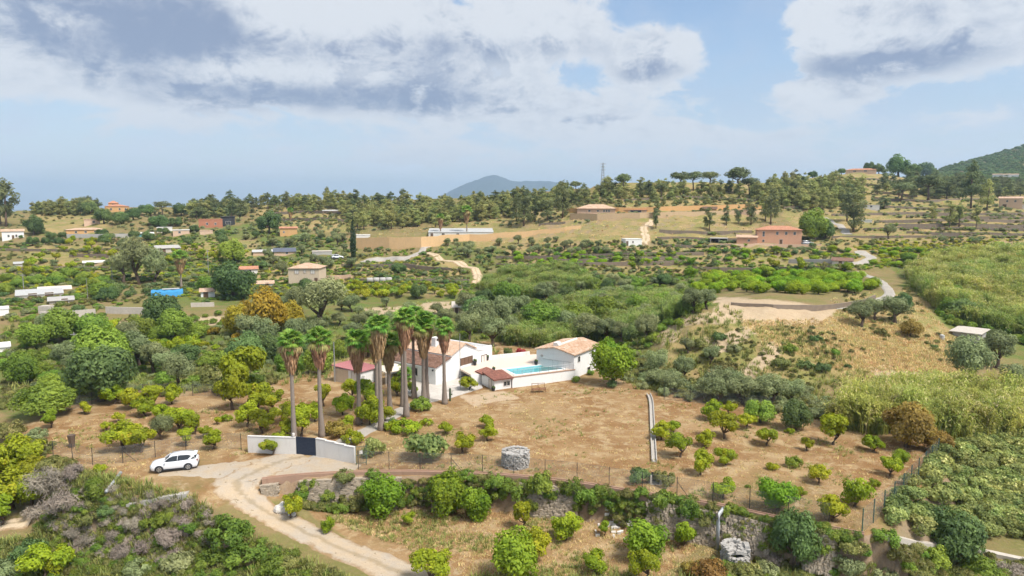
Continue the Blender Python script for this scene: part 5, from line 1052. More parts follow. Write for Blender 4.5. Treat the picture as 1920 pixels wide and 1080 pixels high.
for p in (G[1], G[2]): KEEP.append((p.x, p.y, 1.2))
b = MB(); b.tube([(0,0,1.9),(0,0,2.05)], .05, 8); b.tube([(0,0,2.05),(0,0,2.3)], [.14,.14], 10); o = b.build('gate_lamp', M_FRAME); o.location = G[1]+Vector((-.25,0,0)); tag(o, 'white globe lamp on top of the left gate wall', 'lamp')
# ------------------------------------------------------------------ far houses
def far(name, label, x0, x1, py, depth, hpix, **k):
    c, w, h = hpx(x0, x1, py, depth, hpix); return house(name, label, c, w, depth, h, face_rz(c, k.pop('tilt', 0.0)), **k), w, h
far('farmhouse', 'terracotta two storey house with hip roof on the right slope', 1419, 1497, 458, 9, 27, roof='hip', rise=1.5, wall=M_PINK, rmat=T_RED, tilt=.12, over=.5, wins=[('F',-.1,4.3,.8,1.1),('F',.3,4.3,.8,1.1),('F',.68,4.3,.8,1.1),('F',-.72,4.0,.7,1.9),('F',-.72,1.3,.7,.9),('L',0,4,.8,1.1)], doors=[('F',.08,1.1,1.9)])
far('annex', 'low terracotta annex joined left of the terracotta house', 1382, 1418, 458, 6, 13, roof='shed', rise=.8, wall=M_PINK, rmat=T_PALE, cat='house', wins=[('F',.2,1.5,.7,.7)])
far('villa', 'beige two storey house with hip roof on the left flat', 549, 606, 533, 9, 30, roof='hip', rise=1.5, wall=M_BEIGE, rmat=T_PALE, tilt=-.28, wins=[('F',-.45,4.0,1.3,1.2),('F',.08,4.1,.7,1.0),('F',.6,4.0,1.3,1.2),('L',0,4,1.0,1.0)], doors=[('F',.8,.9,2.0)], pane=M_FRAME, frame=M_SHUT)
far('cottage', 'small orange house with flat red roof on the left hillside', 526, 557, 443, 6, 15, roof='gable', rise=.7, wall=M_OCHRE, rmat=T_RED, wins=[('F',-.55,2.0,.6,.9)])
far('mansion', 'ochre villa on the left skyline', 200, 240, 397, 10, 10, roof='hip', rise=1.2, wall=M_OCHRE, rmat=T_RED, wins=[('F',-.5,1.6,1,1.3),('F',.2,1.6,1,1.3),('F',.7,1.6,1,1.3)], base=3)
far('tower_pavilion', 'raised ochre pavilion above the villa on the left skyline', 205, 222, 394, 5, 13, roof='hip', rise=1.5, wall=M_OCHRE, rmat=T_RED, wins=[('F',0,3.4,1.6,1.0)], base=3)
far('cottage', 'small white house at the far left edge', 8, 42, 449, 7, 15, roof='gable', rise=1.0, wall=M_WHITE, rmat=T_PALE, wins=[('F',-.4,1.6,.7,1),('F',.3,1.6,.7,1.1)], doors=[('F',0,.9,1.9)])
far('bungalow', 'long ochre bungalow above the grey wall at left', 130, 192, 440, 8, 9, roof='hip', rise=.9, wall=M_OCHRE, rmat=T_PALE, wins=[('F',-.5,1.3,.9,.9),('F',0,1.3,.9,.9),('F',.5,1.3,.9,.9)])
far('brick_house', 'red brick house under the left pines', 375, 416, 427, 8, 15, roof='flat', wall=M_BRICK, rmat=M_BRICK, over=.1, wins=[('F',-.3,2,.9,1.1),('F',.4,2,.9,1.1)])
far('modern_house', 'black clad modern house beside the red brick house', 416, 440, 424, 8, 17, roof='flat', wall=M_DARK, rmat=M_DARK, over=.3, wins=[('F',0,1.8,2.4,1.4)])
far('warehouse', 'long white warehouse above the ochre retaining wall', 804, 925, 443, 14, 8, roof='shed', rise=1.3, wall=M_WHITE2, rmat=M_METAL, over=.2, wins=[('F',-.55,1.0,1.2,.7),('F',-.1,1.0,1.2,.7)], doors=[('F',-.9,1.2,1.4)])
far('store_hut', 'small white hut at the left end of the ochre wall', 668, 694, 447, 4, 6, roof='flat', wall=M_WHITE2, rmat=M_WHITE2, over=.1)
far('bungalow', 'peach hilltop bungalow with wide pale hip roof', 1082, 1153, 401, 11, 10, roof='hip', rise=2.0, wall=M_PEACH, rmat=T_PALE, over=.7, wins=[('F',-.35,1.4,.9,.9),('F',.1,1.4,.8,.8),('F',.42,1.4,.7,1.0),('F',.55,1.4,.7,1.0),('F',.68,1.4,.7,1.0)])
far('pergola_house', 'low house with dark red awning right of the hilltop bungalow', 1172, 1212, 400, 6, 7, roof='shed', rise=.6, wall=M_PEACH, rmat=T_RED, wins=[('F',0,1.0,5.0,1.0)])
far('garden_shed', 'small shed with dark brown roof by the hilltop wall', 1316, 1343, 395, 5, 3, roof='gable', rise=1.2, wall=M_OCHRE, rmat=M_BROWN)
far('garden_hut', 'peach hut at the right end of the hilltop wall', 1378, 1412, 403, 5, 9, roof='flat', wall=M_PEACH, rmat=T_PALE, over=.1)
far('hut', 'small white flat roofed hut on the middle slope', 1168, 1200, 461, 5, 12, roof='flat', wall=M_WHITE, rmat=M_WHITE2, over=.1, tilt=.35, wins=[('F',-.1,1.5,.5,.8)], doors=[('F',-.8,.9,1.9)])
far('slate_house', 'house with dark slate roof on the left flat', 515, 553, 480, 7, 8, roof='gable', rise=1.4, wall=M_PEACH, rmat=M_SLATE, wins=[('F',.2,1.2,.8,.8)])
far('cottage', 'low house with red tiled roof beside the dark tree', 444, 482, 515, 6, 10, roof='gable', rise=.9, wall=M_WHITE2, rmat=T_RED, wins=[('F',.3,1.2,.8,.8)], doors=[('F',-.4,1.2,1.6)])
far('country_house', 'pale pink house on the far right terraces', 1876, 1912, 390, 8, 18, roof='gable', rise=1.0, wall=M_PEACH, rmat=T_PALE, wins=[('F',-.3,3.6,.8,1),('F',.4,3.6,.8,1)], doors=[('F',-.5,1.8,2.0)])
far('outbuilding', 'white outbuilding right of the pale pink house', 1898, 1925, 392, 5, 9, roof='flat', wall=M_WHITE2, rmat=T_PALE)
far('hilltop_house', 'long low house on the far right hilltop', 1588, 1640, 322, 10, 5, roof='hip', rise=1.3, wall=M_PEACH, rmat=T_RED, wins=[('F',-.4,1.2,2,1),('F',.3,1.2,2,1)], base=4)
for k, (x0, x1) in enumerate(((1862,1876),(1878,1892),(1894,1908))): far('terrace_house', 'white terrace house far right below the mountain, %s from left' % ORD[k], x0, x1, 335, 8, 8, roof='gable', rise=.8, wall=M_WHITE, rmat=T_PALE, group='far white terrace houses', wins=[('F',-.3,1.6,.8,1.2),('F',.4,1.6,.8,1.2)])
far('hillside_house', 'peach house among the trees on the left hillside', 160, 186, 422, 6, 10, roof='flat', wall=M_PEACH, rmat=T_PALE, over=.2, wins=[('F',.2,1.6,1,1)])
far('flat_hut', 'pale flat roofed hut on the left hillside', 326, 354, 441, 6, 9, roof='flat', wall=M_PEACH, rmat=M_WHITE2, over=.2, wins=[('F',-.2,1.4,.9,.9)])
far('flat_hut', 'pale wall like hut under the red brick house', 376, 398, 440, 5, 7, roof='flat', wall=M_PEACH, rmat=T_PALE, over=.1)
far('teal_shed', 'low teal shed with pale roof on the left hillside', 255, 286, 444, 5, 6, roof='shed', rise=.5, wall=plain('teal_paint', (.10,.30,.32), .7), rmat=M_WHITE2)
far('ruined_hut', 'grey roofless concrete hut on the right slope', 1795, 1838, 641, 5, 17, roof='shed', rise=.3, wall=M_GREYW, rmat=M_STONEW, over=.5, tilt=-.25, wins=[('F',.45,1.0,.5,.7)], doors=[('R',-.3,.8,1.6)])
far('roadside_hut', 'roadside hut with brown roof above the citrus grove', 1562, 1596, 497, 4, 8, roof='shed', rise=.8, wall=M_WHITE2, rmat=T_BROWN, doors=[('F',-.2,1.0,1.3)])
far('stone_ruin', 'small brick ruin with sloping roof in the valley', 848, 868, 588, 4, 12, roof='shed', rise=1.0, wall=M_PEACH, rmat=M_STONEW, over=.2, doors=[('F',-.2,.8,1.6)])
far('brick_villa', 'red roofed house behind the trees on the skyline centre', 970, 990, 366, 8, 6, roof='hip', rise=1.6, wall=M_BRICK, rmat=T_RED, base=4)
far('long_shed', 'long shed with pale corrugated roof at far left', 38, 112, 558, 8, 6, roof='shed', rise=.7, wall=M_GREYW, rmat=M_METAL, over=.2, doors=[('F',.4,2.0,1.2),('F',-.3,2,1.2)], cat='shed')
far('open_shed', 'pale shed behind the long shed at far left', 78, 128, 548, 5, 5, roof='shed', rise=.5, wall=M_PEACH, rmat=M_CREAM, cat='shed')
far('lean_to', 'low grey lean-to beside the pale stone wall', 96, 134, 570, 5, 7, roof='shed', rise=.4, wall=M_STONEW, rmat=M_GREYW, cat='shed', doors=[('F',.3,1.4,1.3)])
far('white_hut', 'white hut cut by the left picture edge', -8, 15, 593, 5, 12, roof='flat', wall=M_WHITE, rmat=M_WHITE2, over=.1)
far('low_shed', 'low white roof slab at the left edge below the walls', -14, 16, 662, 5, 9, roof='flat', wall=M_WHITE2, rmat=M_WHITE, over=.2)
far('white_house', 'white house with arch behind the dark tree at left', 378, 402, 558, 5, 11, roof='gable', rise=.8, wall=M_WHITE, rmat=T_PALE, doors=[('F',-.3,1.2,1.5)])
far('flat_hut', 'white flat roofed hut on the left ridge slope', 296, 322, 436, 5, 9, roof='flat', wall=M_WHITE2, rmat=M_WHITE2, over=.1, wins=[('F',0,1.3,.8,.8)])
far('store_hut', 'pale roofed store on the bare slope above the orange house', 606, 634, 400, 5, 5, roof='shed', rise=.6, wall=M_PEACH, rmat=M_METAL)
far('stone_ruin', 'pale ruined farm building on the left terraces', 294, 334, 474, 5, 9, roof='shed', rise=.9, wall=M_STONEW, rmat=M_GREYW, tilt=.2, doors=[('F',-.4,1.2,1.6)], wins=[('F',.3,1.4,.9,.8)])
far('stone_ruin', 'low grey ruin beside the slate roofed house', 586, 622, 478, 5, 6, roof='flat', wall=M_GREYW, rmat=M_STONEW, over=.1)
far('barn', 'long pale barn left of the slate roofed house', 476, 514, 479, 6, 7, roof='gable', rise=.8, wall=M_PEACH, rmat=M_METAL)
far('shed', 'pale shed among the left crops', 160, 196, 497, 4, 5, roof='shed', rise=.4, wall=M_GREYW, rmat=M_WHITE2)
far('shed', 'small pale shed at the far left crops', 30, 52, 500, 4, 6, roof='shed', rise=.4, wall=M_WHITE2, rmat=M_METAL)
far('cottage', 'white cottage behind the wall right of the red tiled house', 484, 512, 540, 5, 8, roof='gable', rise=.8, wall=M_WHITE2, rmat=T_PALE, doors=[('F',.2,1.0,1.6)])
far('farm_shed', 'pale farm shed on the far right terraces', 1600, 1646, 391, 5, 6, roof='flat', wall=M_WHITE2, rmat=M_WHITE2, over=.1, wins=[('F',.4,1.1,.9,.8)])
far('small_hut', 'little white hut on the dry slope right of the pines', 1614, 1634, 417, 3, 4, roof='flat', wall=M_WHITE, rmat=M_WHITE2, over=.1)
# carport by the terracotta house
c, w, h = hpx(1332, 1364, 456, 5, 9); root = thing('carport', 'open carport with flat roof left of the terracotta annex', 'carport', c, face_rz(c)); b = MB(); b.box((0,0,h), (w,5,.25)); b.build('carport_roof', M_GREYW, root)
for sx in (-1, 0, 1): b = MB(); b.box((sx*(w/2-.2),-2.3,h/2-.3), (.25,.25,h+.3)); b.build('post', M_GREYW, root)
b = MB(); b.box((0,2.3,h/2-.5), (w,.2,h+.5)); b.build('back_wall', M_DARK, root)
# blue tarpaulin shelter
c, w, h = hpx(287, 341, 558, 6, 13); root = thing('tarpaulin_shelter', 'shelter covered in bright blue tarpaulin on the left flat', 'shelter', c, face_rz(c)); b = MB(); n = 12
V = []; Fs = []
for i in range(n+1):
    for j in range(7):
        a = j/6*math.pi; V.append((-w/2+w*i/n, -3*math.cos(a), max(0, h*(.5+.5*math.sin(a))*(1+.06*math.sin(i*2.1)) if 0 < j < 6 else -.3)))
for i in range(n):
    for j in range(6): a = i*7+j; Fs.append((a, a+7, a+8, a+1))
b.add(V, Fs); b.add(V[:7], [tuple(range(7))]); b.add(V[-7:], [tuple(range(7))[::-1]]); b.build('tarpaulin', M_BLUET, root); b = MB(); b.box((w*.12,0,h+.12), (w*.55,2.2,.1)); b.build('roof_sheet', M_METAL, root)
# walls in the distance
M_TERR = plain('brown_terrace_stone', (.21,.165,.125), .95, .25, 1.2, bump=.4, stain=.3)
def wall_px(name, label, L, mat_, th=.35, cat='wall', steps=4, cap=None):
    """L: (px, py_base, height px)"""
    root = thing(name, label, cat, hit(L[0][0], L[0][1])); b = MB(); o = root.location
    for (xa, ya, ha), (xb, yb, hb) in zip(L[:-1], L[1:]):
        E0, E1 = hit(xa, ya), hit(xb, yb)
        for k in range(steps):
            t0, t1 = k/steps, (k+1)/steps; P0 = E0.lerp(E1, t0); P1 = E0.lerp(E1, t1)
            P0.z = .6*P0.z+.4*Hz(P0.x, P0.y); P1.z = .6*P1.z+.4*Hz(P1.x, P1.y)
            if P0 is None or P1 is None or abs(P0.y-P1.y) > 60: continue
            h0 = (ha+(hb-ha)*t0)*dep(P0)/F; h1 = (ha+(hb-ha)*t1)*dep(P1)/F; dd = Vector((P1.x-P0.x, P1.y-P0.y, 0)); nn = Vector((-dd.y, dd.x, 0)).normalized()*th
            q = [P0, P1, P1+nn, P0+nn]; b.add([(v.x-o.x, v.y-o.y, min(P0.z, P1.z)-1.5-o.z) for v in q]+[(q[0].x-o.x,q[0].y-o.y,P0.z+h0-o.z),(q[1].x-o.x,q[1].y-o.y,P1.z+h1-o.z),(q[2].x-o.x,q[2].y-o.y,P1.z+h1-o.z),(q[3].x-o.x,q[3].y-o.y,P0.z+h0-o.z)], [(3,2,1,0),(4,5,6,7),(0,1,5,4),(1,2,6,5),(2,3,7,6),(3,0,4,7)])
            KEEP.append(((P0.x+P1.x)/2, (P0.y+P1.y)/2, max(1.5, dd.length/2)))
    b.build('wall_body', mat_, root); return root
wall_px('retaining_wall', 'long ochre retaining wall below the warehouse', [(668,466,20),(730,466,21),(790,464,20),(830,457,16),(880,450,11),(940,446,10),(1000,441,9),(1060,433,7),(1090,428,5)], M_WALLO)
wall_px('garden_wall', 'orange garden wall along the hilltop', [(1062,399,8),(1085,399,9),(1160,398,9),(1230,397,9),(1320,394,9),(1400,392,9),(1428,392,8)], M_OCHRE, cap=None)
wall_px('retaining_wall', 'long sandy retaining wall below the hilltop bungalow', [(1068,412,12),(1120,414,13),(1200,410,11),(1300,406,9),(1420,402,8),(1440,402,8)], M_WALLB)
wall_px('stone_wall', 'pale stone wall at far left, left stretch', [(76,602,18),(120,601,17),(180,595,16)], M_STONEW); wall_px('stone_pier', 'square pale block at left end of the stone wall', [(72,588,14),(92,588,14)], M_STONEW, 2.0); wall_px('stone_wall', 'pale stone wall beside the dark carob, right stretch', [(198,588,13),(274,590,13)], M_STONEW)
wall_px('boundary_wall', 'grey boundary wall below the ochre bungalow', [(125,447,8),(190,447,8),(242,446,8)], M_GREYW)
wall_px('boundary_wall', 'pale wall in front of the terracotta house', [(1350,461,4),(1450,462,5),(1540,461,4)], M_PEACH)
wall_px('reservoir_wall', 'pale grey reservoir wall above the citrus grove', [(1478,494,8),(1560,494,8)], M_GREYW, 1.0)
wall_px('terrace_wall', 'dark stone terrace wall under the bright citrus grove', [(1370,572,5),(1450,577,6),(1560,580,9),(1620,572,10),(1642,562,9)], M_TERR)
wall_px('garden_wall', 'pale low wall right of the blue tarpaulin', [(358,576,8),(402,575,8)], M_STONEW)
wall_px('boundary_wall', 'low wall beside the beige two storey house', [(606,526,9),(640,524,8),(658,522,8)], M_PEACH)
wall_px('pale_bank', 'low peach wall among left trees', [(190,612,5),(265,606,5)], M_PEACH)

TW = [[(1640,374,3),(1740,380,3),(1850,376,3)],[(1660,424,3),(1800,422,3),(1930,426,3)],[(1700,438,3),(1820,440,3),(1930,442,3)],[(1700,408,3),(1800,409,3),(1930,411,3)],[(1240,462,3),(1330,464,3),(1400,462,3)],[(1040,492,4),(1150,488,4),(1280,486,4)],[(1470,392,3),(1560,388,3),(1700,392,3),(1800,396,3)],[(1560,405,3),(1700,402,3),(1850,404,3),(1930,402,3)],[(1640,418,3),(1760,416,4),(1930,418,4)],[(1620,432,3),(1760,430,3),(1930,434,4)],[(1560,447,3),(1700,446,3),(1900,446,3)],
      [(1236,436,4),(1320,440,4),(1410,438,4)],[(1232,450,4),(1320,452,4),(1400,450,3)],[(1010,424,3),(1060,420,3)],[(930,486,4),(1060,484,4),(1180,480,4),(1320,478,4)],[(930,500,4),(1100,498,4),(1280,494,4)],[(1300,506,4),(1420,508,4),(1560,505,4)],[(510,402,3),(580,398,3),(650,402,3)],[(515,414,3),(600,412,3),(655,416,3)],
      [(500,392,3),(570,388,2),(640,391,3)],[(1170,378,3),(1300,372,3),(1420,378,3)],[(640,500,3),(760,500,4),(870,512,4)],[(660,528,4),(780,530,4),(880,530,4)],[(0,470,3),(130,472,3),(280,468,3)],[(130,482,4),(260,480,4),(330,482,4)],[(1640,362,3),(1680,366,3),(1720,370,3)],[(1600,346,2),(1660,350,2),(1700,352,2)],[(1600,336,2),(1650,338,2),(1690,340,2)],[(1680,492,4),(1800,488,4),(1930,482,4)],[(40,508,4),(160,505,4),(230,508,4)]]
_tw = []
for L_ in TW:
    _k = len(KEEP); o = wall_px('terrace_wall', '', [(a_, b_, c_*1.5) for a_, b_, c_ in L_], M_TERR, .4); del KEEP[_k:]; o['group'] = 'terrace walls on the slopes'; _tw.append(o)
for i, o in enumerate(sorted(_tw, key=lambda o: o.location.y)): o['label'] = 'low brown stone terrace wall on the far slopes, %s counting from nearest' % ordw(i)
# ------------------------------------------------------------------ cars
def carpaint(name, col):
    m_, b, bs = newmat(name); bs.inputs['Base Color'].default_value = (*col, 1); bs.inputs['Roughness'].default_value = .35; bs.inputs['Coat Weight'].default_value = .6; bs.inputs['Coat Roughness'].default_value = .08; return m_
M_CARW = carpaint('white_car_paint', (.72,.73,.75)); M_CARD = carpaint('black_car_paint', (.03,.032,.04)); M_CARG = carpaint('silver_car_paint', (.36,.38,.40))
M_CGL = plain('car_glass', (.02,.025,.03), .06, .02, 1, spec=.7); M_TYRE = plain('tyre_rubber', (.022,.022,.024), .85, .1, 4); M_RIM = plain('alloy_rim', (.42,.42,.43), .35, .05, 4, .8)
M_TRIM = plain('black_trim', (.025,.025,.028), .55, .1, 3); M_LAMP = plain('lamp_glass', (.30,.33,.36), .15, .05, 3, spec=.7); M_TAIL = plain('tail_lamp', (.20,.012,.012), .25, .05, 3)
def loft(b, rings, cap=True):
    n = len(rings[0]); V = [p for r_ in rings for p in r_]; fs = []
    for i in range(len(rings)-1):
        for k in range(n-1): a = i*n+k; fs.append((a, a+1, a+n+1, a+n))
    b.add(V, fs)
    if cap: b.add(rings[0], [tuple(range(n))[::-1]]); b.add(rings[-1], [tuple(range(n))])
def make_car(label, paint, p, rz, name='parked_car'):
    """4.5 m SUV, nose towards +x; origin on the ground below the centre"""
    root = thing(name, label, 'car', p, rz)
    # x, half width, sill z, shoulder z, deck z
    ST_ = [(2.24,.60,.42,.60,.66),(2.16,.78,.30,.72,.80),(1.95,.88,.24,.80,.92),(1.6,.92,.24,.86,.99),(1.1,.93,.24,.92,1.06),(.75,.93,.24,.95,1.09),(0,.93,.23,.98,1.10),(-.9,.93,.23,1.02,1.13),(-1.6,.93,.24,1.06,1.16),(-2.0,.91,.28,1.06,1.15),(-2.18,.84,.34,1.00,1.10),(-2.26,.74,.46,.92,1.02)]
    rings = []
    for x, w, s_, sh, dk in ST_:
        half = [(w*.90, s_), (w*.985, s_+.13), (w, (s_+sh)/2), (w*.985, sh-.06), (w*.93, sh+.03), (w*.80, dk-.02), (w*.4, dk+.025), (0, dk+.035)]
        rings.append([(x, -y, z) for y, z in half]+[(x, y, z) for y, z in reversed(half[:-1])])
    b = MB(); loft(b, rings); b.add([r_[0] for r_ in rings]+[r_[-1] for r_ in rings], [(i, i+1, len(rings)+i+1, len(rings)+i) for i in range(len(rings)-1)]); body = b.build('body', paint, root, True)
    GS = [(.98,.80,.76,1.06,1.07),(.55,.83,.70,1.08,1.40),(.10,.84,.67,1.08,1.585),(-.6,.84,.66,1.10,1.63),(-1.3,.83,.64,1.12,1.60),(-1.75,.80,.62,1.12,1.52),(-2.10,.76,.66,1.10,1.18)]
    b = MB(); loft(b, [[(x,-w0,z0),(x,-(w0*.35+w1*.65),z0+(z1-z0)*.6),(x,-w1,z1-.03),(x,0,z1),(x,w1,z1-.03),(x,(w0*.35+w1*.65),z0+(z1-z0)*.6),(x,w0,z0)] for x, w0, w1, z0, z1 in GS]); b.build('windows', M_CGL, root, True)
    b = MB(); RS = [(.42,.66,1.47),(.10,.665,1.60),(-.6,.66,1.645),(-1.3,.64,1.615),(-1.82,.60,1.545),(-2.02,.58,1.50)]
    loft(b, [[(x,-w,z-.045),(x,-w*.97,z),(x,0,z+.03),(x,w*.97,z),(x,w,z-.045)] for x, w, z in RS]); rf = b.build('roof', paint, root, True)
    b = MB(); b.box((-2.03,0,1.50), (.30,1.22,.05)); b.build('spoiler', paint, rf)
    b = MB()
    for sy in (-1, 1): b.tube([(.3,sy*.60,1.62),(-1.6,sy*.585,1.66)], .02, 5)
    b.build('roof_rail', M_GALV, rf)
    b = MB()
    for sy in (-1, 1):
        b.tube([(1.0,sy*.80,1.07),(.42,sy*.69,1.47)], .045, 5); b.tube([(-1.45,sy*.835,1.12),(-1.95,sy*.63,1.50)], .10, 5); b.tube([(-.35,sy*.85,1.10),(-.42,sy*.675,1.60)], .025, 4)
    b.build('pillar', paint, root)
    b = MB()
    for sy in (-1, 1):
        b.box((0,sy*.93,.28), (2.3,.04,.14))
        for x in (1.36,-1.36): 
            V = [(x+.43*math.cos(a), sy*.937, .36+.43*math.sin(a)) for a in [i*math.pi/12 for i in range(-1,14)]]; b.add(V+[(x,sy*.937,.36)], [(i,i+1,15) if sy < 0 else (i+1,i,15) for i in range(14)])
    b.box((2.2,0,.36), (.12,1.3,.14)); b.box((-2.22,0,.40), (.12,1.3,.2)); b.build('lower_trim', M_TRIM, root)
    for x in (1.36,-1.36):
        for sy in (-1, 1):
            w = bpy.data.objects.new('wheel', None); COL.objects.link(w); w.parent = root; w.location = (x, sy*.83, .36)
            b = MB(); b.tube([(0,-.13,0),(0,-.10,0),(0,.10,0),(0,.13,0)], [.29,.36,.36,.29], 20); b.build('tyre', M_TYRE, w, False)
            b = MB(); b.tube([(0,sy*.132,0),(0,sy*.138,0)], [.24,.23], 20)
            r1 = b.build('rim', M_RIM, w); 
            d_ = MB()
            for k in range(5): a = k*1.2566+.6; d_.add([(.05*math.cos(a),sy*.145,.05*math.sin(a)),(.21*math.cos(a-.24),sy*.145,.21*math.sin(a-.24)),(.21*math.cos(a+.24),sy*.145,.21*math.sin(a+.24))], [(0,1,2),(2,1,0)])
            d_.build('rim_gap', M_TRIM, w)
    for sy in (-1, 1):
        b = MB(); b.box((2.12,sy*.60,.72), (.16,.30,.12), sy*-.25); b.build('headlight', M_LAMP, root); b = MB(); b.box((-2.2,sy*.66,.98), (.14,.32,.13), sy*.2); b.build('tail_light', M_TAIL, root)
        b = MB(); b.box((.78,sy*1.0,1.08), (.14,.2,.14)); b.build('mirror', paint, root)
    b = MB(); b.box((2.21,0,.56), (.06,.8,.18)); b.build('grille', M_TRIM, root); b = MB(); b.box((-2.27,0,.78), (.03,.52,.11)); b.build('number_plate', M_FRAME, root); return root
fw, rw = at(302,883,0), at(355,877.5,0); mid = (fw+rw)/2; mid.z = Hz(mid.x, mid.y)+.03
car0 = make_car('white SUV parked on the pale apron left of the gate', M_CARW, mid, math.atan2(fw.y-rw.y, fw.x-rw.x)); car0.scale = (.95,)*3; KEEP.append((mid.x, mid.y, 3.0))
p = hit(575,535); make_car('black car parked below the beige two storey house', M_CARD, p+Vector((0,0,.02)), -1.2); KEEP.append((p.x,p.y,3))
p = hit(1514,459); make_car('silver car parked right of the terracotta house', M_CARG, p+Vector((0,0,.02)), .1)
p = hit(633,485); make_car('white car parked beside the road left of the cypress', M_CARW, p+Vector((0,0,.02)), .3)
# ------------------------------------------------------------------ fences
def arc(pts, step):
    out = [Vector(pts[0])]; acc = 0
    for a, b_ in zip(pts[:-1], pts[1:]):
        a, b_ = Vector(a), Vector(b_); L = (b_-a).length; t = step-acc
        while t <= L: out.append(a.lerp(b_, t/L)); t += step
        acc = (acc+L) % step
    return out
def net_mesh(L, h, gap=.16, w=.007):
    b = MB()
    n = int((L+h)/gap)
    for k in range(n):
        for sg in (1, -1):
            x0 = k*gap; a = max(0, x0-h); z0 = x0-a if x0 > L else 0
            pts = []
            lo = max(0.0, x0-h); hi = min(L, x0)
            if hi <= lo: continue
            p0, p1 = (lo, x0-lo), (hi, x0-hi)
            if sg < 0: p0, p1 = (L-p0[0], p0[1]), (L-p1[0], p1[1])
            b.add([(p0[0],0,p0[1]-w),(p1[0],0,p1[1]-w),(p1[0],0,p1[1]+w),(p0[0],0,p0[1]+w)], [(0,1,2,3)])
    for z in (0.02, h/2, h-.02): b.add([(0,.003,z-w),(L,.003,z-w),(L,.003,z+w),(0,.003,z+w)], [(0,1,2,3)])
    return b.mesh('net_panel', M_WIRE)
def fence(label, pts, step=3.0, h=1.9, pm=M_IRON, r_=.032, inset=0.0, nets=True, name='chain_link_fence'):
    P_ = [ground(q.x, q.y) for q in arc(pts, step)]; root = thing(name, label, 'fence', P_[0]); o = root.location
    b = MB(); b.tube([(0,0,-.3),(0,0,h+.08)], r_, 6); pmesh = b.mesh('fence_post', pm); nm = net_mesh(step, h)
    for i, q in enumerate(P_):
        put('post', pmesh, root, q-o)
        if i < len(P_)-1 and nets:
            d = P_[i+1]-q; n_ = put('net_panel', nm, root, q-o+Vector((0,0,.05))); n_.rotation_euler = (0, -math.atan2(d.z, math.hypot(d.x, d.y)), math.atan2(d.y, d.x)); n_.scale = (d.length/step, 1, 1)
        if i % 7 == 3:
            b = MB(); d = (P_[min(i+1,len(P_)-1)]-P_[i-1]).normalized(); b.tube([q-o+d*1.3-Vector((0,0,.1)), q-o+Vector((0,0,h*.8))], r_*.8, 5); b.build('brace', pm, root)
    return root
IN = Vector((0, .55, 0))
fr = [Vector((x, y, 0))+IN for x, y, z in FRONT]
fence('chain link fence along the irrigation wall in front of the field', [at(672,880,0)]+fr[3:], 3.1)
fence('green post fence along the right side of the orchard', [at(1616,1001,0), at(1690,932,0), at(1764,852,0)], 2.6, 2.0, M_GREENP, .045)
fence('dark post fence behind the white car', [at(100,856,0), at(185,874,0), at(262,864,0), at(330,848,0), at(400,840,0), at(468,845,0)], 3.0, 1.7)
fence('old fence along the back of the left orchard', [at(120,772,0), at(250,742,0), at(360,742,0), at(480,742,0)], 3.4, 1.6)
fence('sparse fence at the back of the right orchard', [at(1245,750,0), at(1330,758,0), at(1420,766,0), at(1500,774,0)], 3.4, 1.6)
g = thing('garden_gate', 'narrow green metal gate at right end of the gate wall', 'gate', at(668,872,0), .3)
for x in (0, 1.0): b = MB(); b.tube([(x,0,-.1),(x,0,2.0)], .04, 6); b.build('post', M_GREENP, g)
b = MB()
for z in (.15, 1.0, 1.9): b.tube([(0,0,z),(1.0,0,z)], .025, 5)
for k in range(1, 7): b.tube([(k/7,0,.15),(k/7,0,1.9)], .014, 4)
b.build('grille', M_GREENP, g); b = MB(); b.box((.5,-.03,1.3), (.3,.02,.35)); b.build('sign_plate', M_FRAME, g)
# ------------------------------------------------------------------ irrigation channel on top of the stone wall
def sweep(name, label, pts, prof_, mat_, cat, zoff=0.0, zf=None, n=6):
    L = smoothline(pts, n); o = Vector((L[0].x, L[0].y, 0)); b = MB(); rings = []
    for i, p in enumerate(L):
        t = (L[min(i+1,len(L)-1)]-L[max(i-1,0)]).normalized(); nn = Vector((-t.y, t.x)); z = zf(p) if zf else Hz(p.x, p.y)
        rings.append([(p.x+nn.x*a-o.x, p.y+nn.y*a-o.y, z+c+zoff+random.uniform(-.012,.012)) for a, c in prof_])
    m_ = len(prof_); V = [q for r_ in rings for q in r_]; fs = []
    for i in range(len(rings)-1):
        for k in range(m_): k2 = (k+1) % m_; fs.append((i*m_+k, i*m_+k2, (i+1)*m_+k2, (i+1)*m_+k))
    b.add(V, fs); b.add(rings[0], [tuple(range(m_))[::-1]]); b.add(rings[-1], [tuple(range(m_))]); ob = b.build(name, mat_); ob.location = o; tag(ob, label, cat); return ob
UPROF = [(-.25,-.5),(-.25,.20),(-.14,.20),(-.12,.08),(.12,.08),(.14,.20),(.25,.20),(.25,-.5)][::-1]
sweep('irrigation_channel', 'low terracotta irrigation channel curving along the top of the stone wall', [(x, y+.15) for x, y, z in FRONT], UPROF, M_CHAN, 'channel', 0, lambda p: 0.02)
CP = [(-.28,-.2),(-.28,.32),(-.18,.32),(-.16,.10),(.16,.10),(.18,.32),(.28,.32),(.28,-.2)][::-1]
sweep('concrete_channel', 'straight concrete channel dividing the field from the right orchard', [at(1216,742,0), at(1221,756,0), at(1223,790,0), at(1225,830,0), at(1227,866,0)], CP, M_CHANW, 'channel')
